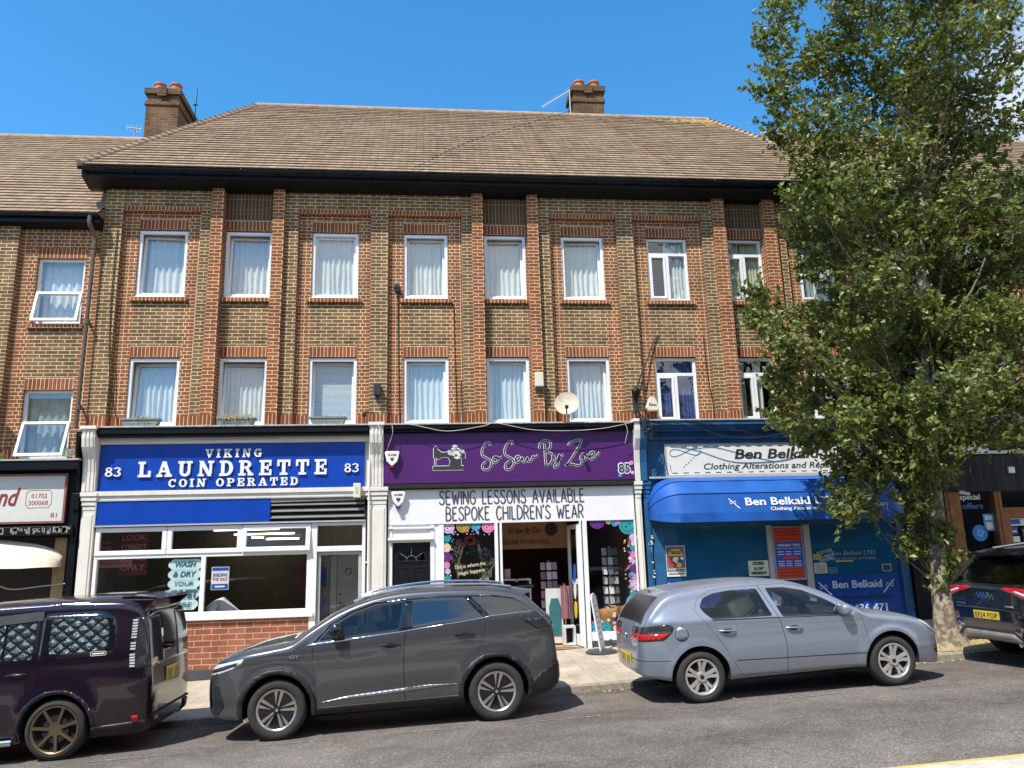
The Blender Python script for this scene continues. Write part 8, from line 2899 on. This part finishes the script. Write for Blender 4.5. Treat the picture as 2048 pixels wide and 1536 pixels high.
body, dl = shell(ck, root, p_black, wk, [], [[(-1.28, 1.12), (-1.2, 1.5), (-.36, 1.54), (-.2, 1.1), (-.15, .3), (-.92, .3), (-.98, .65), (-1.2, .85)], [(-.355, 1.54), (.3, 1.5), (.95, 1.12), (1.0, .7), (.95, .3), (-.145, .3), (-.195, 1.1)]], -1, None, archr=.42)
for sd in (1, -1):
    patch(ck, 'window', rnd_poly(kr, .03, 3), 'y', .3 * sd, 1.3 * sd, m_gloss, root, off=.003)
    patch(ck, 'window', rnd_poly(kf, .03, 3), 'y', .3 * sd, 1.3 * sd, m_gloss, root, off=.003)
    for (cx, cz) in wk:
        ring = circle(cx, cz, .475, 30, 0, 180) + [(cx - .475, cz)] + [(cx - .43, .24), (cx - .415, .24)] + circle(cx, cz, .418, 30, 180, 0) + [(cx + .418, cz), (cx + .42, .24), (cx + .43, .24)]
        patch(ck, 'wheel_arch', ring, 'y', .5 * sd, 1.3 * sd, m_carblack, root, off=.006)
    S2 = lambda q: [(a * sd, c) for a, c in q]
    tlk = patch(ck, 'tail_light', S2(rnd_poly([(.30, 1.06), (.40, 1.085), (.80, 1.07), (1.2, 1.03), (1.2, .86), (.84, .90), (.60, .99)], .02, 3)), 'x', -2.6, -1.7, m_lampred, root, off=.005)
    patch(ck, 'lamp_bar', S2([(.56, 1.03), (.86, .95), (1.2, .90), (1.2, .93), (.86, .985), (.60, 1.045)]), 'x', -2.6, -1.75, m_lampclear, tlk, off=.008)
    patch(ck, 'chrome_surround', S2(rnd_poly([(.50, .50), (.62, .56), (1.2, .55), (1.2, .36), (.74, .36)], .04, 3)), 'x', -2.6, -1.75, m_chrome, root, off=.006)
    patch(ck, 'reflector', S2(rnd_poly([(.64, .51), (.72, .535), (1.2, .52), (1.2, .44), (.74, .44)], .03, 3)), 'x', -2.6, -1.75, m_lampred, root, off=.009)
    b = MB(); b.tube(catmull([(.3, .64 * sd, 1.60), (-.5, .65 * sd, 1.655), (-1.5, .63 * sd, 1.60)], 6), .017, 8); b.build('roof_rail', m_chrome, root, smooth=60, local=True)
patch(ck, 'rear_window', rnd_poly([(-.62, 1.47), (.62, 1.47), (.75, 1.115), (-.75, 1.115)], .05, 4), 'x', -2.6, -1.6, glassmat('dusty_dark_glass', tint=(.06, .06, .055), refl=.9, base=.08, rough=.12), root, off=.004)
patch(ck, 'rear_panel', rnd_poly([(-.70, .80), (.70, .80), (.78, .72), (.78, .60), (-.78, .60), (-.78, .72)], .04, 3), 'x', -2.6, -2.0, m_gloss, root, off=.004)
patch(ck, 'lower_bumper', [(-.95, .50), (.95, .50), (.95, .2), (-.95, .2)], 'x', -2.6, -1.8, m_carblack, root, off=.003)
sk_ = patch(ck, 'skid_plate', rnd_poly([(-.50, .46), (.50, .46), (.66, .335), (-.66, .335)], .04, 3), 'x', -2.6, -2.0, mat('satin_skid', (.33, .31, .28), rough=.4, metal=.5), root, off=.007)
patch(ck, 'windscreen', [(.38, -.6), (1.12, -.68), (1.12, .68), (.38, .6)], 'z', 1.1, 1.9, m_gloss, root, off=.003)
b = MB(); b.prism([(-1.60, 1.595), (-1.90, 1.555), (-1.96, 1.525), (-1.78, 1.49), (-1.55, 1.56)], -.62, .62); b.build('spoiler', m_gloss, root, bevel=.015, local=True)
b = MB(); b.prism([(-1.0, 1.62), (-1.18, 1.60), (-1.24, 1.70)], -.02, .02); b.build('antenna_fin', p_black, root, bevel=.01, local=True)
plate(root, -2.275, 0, .685, 'EF24 FOP', -1, .52, .111)
M_ = Matrix.Translation((-2.255, 0, .96)) @ Matrix.Rotation(-math.pi / 2, 4, 'Z')
b = MB()
for s_ in ([(-.13, .045), (-.105, -.04), (-.06, .04), (-.045, .04)], [(-.05, .04), (-.045, -.045)], [(-.03, -.045), (-.0, .045), (.035, -.045)], [(-.03, -.045), (.0, -.045)], [(.045, -.045), (.085, .045), (.13, -.045)]):
    for i in range(len(s_) - 1):
        b.ribbon([s_[i], s_[i + 1]], .018, -.014 - .0004 * i, 0, .004, M=M_)
b.build('emblem', m_chrome, root, local=True)
b = MB()
for (u0, u1) in ((-.62, -.40), (.42, .58)):
    b.ribbon([(u0, -.13), (u1, -.13)], .022, -.02, 0, .004, M=M_)
b.build('badge', m_chrome, root, local=True)
b = MB(); b.tube([(-2.17, -.45, .30), (-2.0, -.45, .32)], .035, 10); b.build('exhaust', m_chrome, root, smooth=50, local=True)
for (cx, cz) in wk:
    wheel(root, cx, cz, -.92, -1, .36, .235, .22, spokes10, m_diamond, m_gloss)
    wheel(root, cx, cz, .92, 1, .36, .235, .22, spokes10, m_diamond, m_gloss)
mirror(root, .85, 1.12, -.9, -1, p_black, 1, 1.1)
mirror(root, .85, 1.12, .9, 1, p_black, 1, 1.1)
handle(dl[0], -.95, -.72, .98, .97, ck, -1, p_black)
handle(dl[1], -.05, .18, .96, .95, ck, -1, p_black)
# ================================================================== the street tree
m_bark = mat('pale_bark', (.15, .118, .082), rough=.95, var=.5, scale=9, bump=1.0, bscale=22, col2=(.36, .30, .22), amt=.44)
m_twig = mat('twig', (.16, .12, .08), rough=.9, var=.3)
def leafmat():
    mt, t, out = nodes('leaf')
    N, Lk = t.nodes, t.links
    g = N.new('ShaderNodeNewGeometry')
    r = N.new('ShaderNodeValToRGB')
    e = r.color_ramp.elements
    e[0].position = 0; e[0].color = (.060, .086, .016, 1)
    e[1].position = 1; e[1].color = (.29, .305, .08, 1)
    q = e.new(.45); q.color = (.132, .160, .032, 1)
    q = e.new(.93); q.color = (.20, .22, .052, 1)
    Lk.new(g.outputs['Random Per Island'], r.inputs[0])
    b = N.new('ShaderNodeBsdfPrincipled'); b.inputs['Roughness'].default_value = .42; b.inputs['Specular IOR Level'].default_value = .45
    Lk.new(r.outputs[0], b.inputs['Base Color'])
    tr = N.new('ShaderNodeBsdfTranslucent')
    h = N.new('ShaderNodeHueSaturation'); h.inputs['Value'].default_value = 1.5; h.inputs['Saturation'].default_value = 1.1
    Lk.new(r.outputs[0], h.inputs['Color']); Lk.new(h.outputs[0], tr.inputs[0])
    m_ = N.new('ShaderNodeMixShader'); m_.inputs[0].default_value = .30
    Lk.new(b.outputs[0], m_.inputs[1]); Lk.new(tr.outputs[0], m_.inputs[2]); Lk.new(m_.outputs[0], out.inputs[0])
    return mt
m_leaf = leafmat()
TY = -2.75
tree = thing('street_tree', (8.55, TY, .33), 'tall leafy street tree with pale bark on the pavement before the timber shop', 'tree')
tk = [(8.60, .25, .36), (8.62, .42, .285), (8.60, .75, .235), (8.615, 1.3, .205), (8.64, 1.9, .185), (8.66, 2.6, .175), (8.70, 3.5, .165), (8.78, 4.6, .155), (8.95, 6.0, .125), (9.15, 7.6, .09), (9.35, 8.8, .06), (9.5, 9.8, .02)]
rnd = random.Random(77)
pts = catmull([Vector((x, TY, z)) for x, z, r in tk], 5)
rs = []
for i in range(len(pts)):
    j = i / 5
    a, b_ = tk[int(min(j, len(tk) - 1))][2], tk[int(min(j + 1, len(tk) - 1))][2]
    rs.append((a + (b_ - a) * (j - int(j))) * .82)
b = MB()
nseg = 18
for i, p in enumerate(pts):
    for k in range(nseg):
        t = 2 * math.pi * k / nseg
        f = 1 + .07 * math.sin(3 * t + p.z * 1.3) + .05 * math.sin(5 * t - p.z * 2.1) + rnd.uniform(-.03, .03)
        if p.z < .7:
            f *= 1 + .25 * max(0, math.sin(2.5 * t + 1)) * (.7 - p.z)
        b.v.append(p + Vector((math.cos(t), math.sin(t), 0)) * rs[i] * f)
for i in range(len(pts) - 1):
    for k in range(nseg):
        b.f.append([i * nseg + k, i * nseg + (k + 1) % nseg, (i + 1) * nseg + (k + 1) % nseg, (i + 1) * nseg + k]); b.m.append(0)
b.build('trunk', m_bark, tree, smooth=70)
CL = """1560,-60,45 1570,20,46 1555,90,45 1592,130,52 1542,172,38 1580,215,48 1612,280,52 1575,272,34 1650,110,42 1665,180,55 1690,20,55 1720,-60,70 1700,90,58 1760,30,68 1780,120,72 1750,200,66 1680,250,58 1700,320,62 1640,350,50
1830,-40,80 1850,60,78 1860,150,78 1830,240,78 1790,310,70 1900,0,68 1930,90,66 1920,180,62 1960,-40,60 1990,60,46 2000,10,38 2020,120,38 1980,180,46 2025,240,36 1940,270,58 1880,300,70 1980,300,40
1620,400,48 1610,462,42 1660,420,58 1680,500,62 1640,540,46 1720,390,66 1750,470,72 1800,400,76 1830,480,82 1880,400,78 1900,500,82 1950,400,72 2000,460,66 2030,380,52 2050,520,60 1760,560,72 1850,590,82 1940,590,78 1990,560,66
1518,590,26 1545,605,30 1513,642,27 1550,660,36 1580,690,42 1538,640,28 1612,640,38 1620,720,48 1590,760,42 1553,762,26 1600,810,42 1558,830,24 1590,850,34 1640,800,46
1680,620,58 1700,690,58 1690,770,62 1740,640,68 1780,720,74 1820,650,78 1860,740,84 1920,680,78 1970,660,72 2020,700,62 2050,640,60 1700,850,56 1660,880,42 1625,885,32 1750,800,68 1800,830,74 1850,850,70 1900,800,74 1960,770,66 2010,800,55 2045,780,48
1720,930,50 1690,970,42 1760,960,46 1705,1010,34 1682,1030,22 1742,1020,26 1790,920,58 1830,930,50 1900,890,46 1940,870,44 1990,870,40 2030,880,36 1865,960,40 1850,1000,30
1850,640,50 1835,760,52 1850,850,46 1845,930,40 1862,700,50 1832,1030,22 1876,1062,28 1822,1085,18 1892,1092,26 1900,1132,20 1897,1165,20 1836,1112,14"""
CL = [tuple(float(v) for v in q.split(',')) for q in CL.split()]
LV, LF = [], []
tw = MB()
limb_from = []
for (px, py, rp) in CL:
    small = py > 1015 and px > 1800
    y0 = TY + (rnd.uniform(-.25, .1) if small else rnd.uniform(-1.5, 1.3) * min(1, rp / 65))
    c = at(px, py, y0)
    R_ = rp / 1538 * (c - CP).dot(CF)
    nt_ = int(9 + 275 * R_ * R_)
    # limb to the clump
    if rp > 40 and rnd.random() < .75 or small:
        zt = max(1.2, c.z - rnd.uniform(.9, 2.4) * (.3 if small else 1))
        i = min(range(len(pts)), key=lambda k: abs(pts[k].z - zt))
        s_ = pts[i]
        m_ = s_.lerp(c, .5) + Vector((rnd.uniform(-.15, .15), rnd.uniform(-.2, .2), -.15))
        ln = catmull([s_, m_, c + Vector((0, 0, R_ * .4))], 5)
        r0 = min(.042, rs[i] * .45) * (.4 if small or py > 820 else 1)
        tw.tube(ln, [r0 * (1 - .85 * k / (len(ln) - 1)) for k in range(len(ln))], 6, 0, caps=False)
    for k in range(nt_):
        d = Vector((rnd.gauss(0, 1), rnd.gauss(0, 1), rnd.gauss(0, 1))).normalized()
        p = c + Vector((d.x, d.y * .9, d.z)) * R_ * (rnd.random() ** .42)
        out = (p - Vector((8.9, TY, p.z - .5)))
        dr = (out.normalized() * .5 + Vector((rnd.gauss(0, .6), rnd.gauss(0, .6), rnd.gauss(.25, .6)))).normalized()
        L_ = rnd.uniform(.14, .38)
        nl = int(L_ / .033)
        if rnd.random() < .16:
            tw.tube([p, p + dr * L_], [.006, .003], 3, 0, caps=False)
        for j in range(nl):
            q = p + dr * (L_ * (j + .5) / nl) + Vector((rnd.gauss(0, .028), rnd.gauss(0, .028), rnd.gauss(0, .028)))
            n_ = Vector((rnd.gauss(0, .75), rnd.gauss(-.25, .75), rnd.gauss(.45, .75))).normalized()
            a = n_.orthogonal().normalized()
            a.rotate(Quaternion(n_, rnd.uniform(0, 6.28)))
            w_ = n_.cross(a)
            s2 = rnd.uniform(.034, .076)
            o = len(LV)
            LV += [q - a * s2, q + w_ * s2 * .62 - a * s2 * .1 + n_ * s2 * .18, q + a * s2 * 1.05, q - w_ * s2 * .62 - a * s2 * .1 + n_ * s2 * .18]
            LF.append((o, o + 1, o + 2, o + 3))
tw.build('limbs', m_twig, tree, smooth=60)
lb = MB()
lb.v, lb.f, lb.m = LV, LF, [0] * len(LF)
me = bpy.data.meshes.new('crown')
off_ = tree.location
me.from_pydata([tuple(v - off_) for v in LV], [], LF)
me.materials.append(m_leaf)
o = bpy.data.objects.new('crown', me); COL.objects.link(o); o.parent = tree
print('leaves', len(LF))
# tree pit and litter
b = MB()
n = 26
q = [(8.65 + (1.15 + .12 * math.sin(3 * t)) * math.cos(t), max(-3.33, -2.75 + (.62 + .06 * math.cos(4 * t)) * math.sin(t))) for t in [2 * math.pi * k / n for k in range(n)]]
b.poly([(x, y, zpave(x, y) + .008) for x, y in q])
tag(b.build('soil', mat('sandy_soil', (.42, .32, .17), rough=.95, var=.35, scale=14, bump=.8, bscale=60)), kind='structure')
b = MB()
for k in range(2200):
    if k < 1500:
        t, rr = rnd.uniform(0, 6.28), rnd.random() ** .6 * 1.5
        x, y = 8.65 + rr * math.cos(t), -2.75 + rr * .55 * math.sin(t)
        if y < -3.45: continue
        z = zpave(x, y) + .012
    else:
        x, y = rnd.uniform(-4, 12), -3.5 - abs(rnd.gauss(0, .07)) - .01
        z = zroad(x, y) + .006
    a = rnd.uniform(0, 6.28)
    s_ = rnd.uniform(.006, .022)
    d1, d2 = Vector((math.cos(a), math.sin(a), rnd.uniform(-.3, .5))) * s_, Vector((-math.sin(a), math.cos(a), rnd.uniform(-.2, .2))) * s_ * .55
    p = Vector((x, y, z))
    b.add([p - d1 - d2, p + d1 - d2, p + d1 + d2, p - d1 + d2], [(0, 1, 2, 3)])
tag(b.build('leaf_litter', mat('dry_litter', (.45, .33, .16), rough=.9, var=.4, scale=20)), kind='stuff')
# ================================================================== the terrace across the street, which the glass and paint mirror
opp = thing('terrace_building', (2, -22, -.4), 'dark rendered terrace across the street, seen only mirrored in glass and paint', 'building')
def ocell(x, z):
    k = (x + 40) % 3.2
    if .9 < k < 2.1 and (4.4 < z < 5.8 or z < 2.6):
        return (.3, 1, 0, True)
    return (0, 1 if z > 3.4 else 0, 0, False)
b = MB()
relief(b, [-40 + 3.2 * i + d for i in range(26) for d in (0, .9, 2.1)], [-1.6, .4, 2.6, 3.4, 4.4, 5.8, 7.0], ocell)
Mo = Matrix.Translation((0, -22, 0)) @ Matrix.Rotation(math.pi, 4, 'Z')
for i in range(len(b.v)): b.v[i] = Mo @ b.v[i]
m_rend = mat('grey_render', (.13, .13, .135), rough=.9)
b.build('front_wall', [m_rend] * 5, opp)
b = MB(); b.box(-44, 44, -22.6, -22.35, -1.6, 7.0); b.build('inner_wall', m_dark, opp)
b = MB(); b.poly([(44, -21.6, 6.95), (-44, -21.6, 6.95), (-44, -26, 10.4), (44, -26, 10.4)]); b.poly([(-44, -30, 6.95), (44, -30, 6.95), (44, -26, 10.4), (-44, -26, 10.4)]); b.build('roof', m_tile, opp)
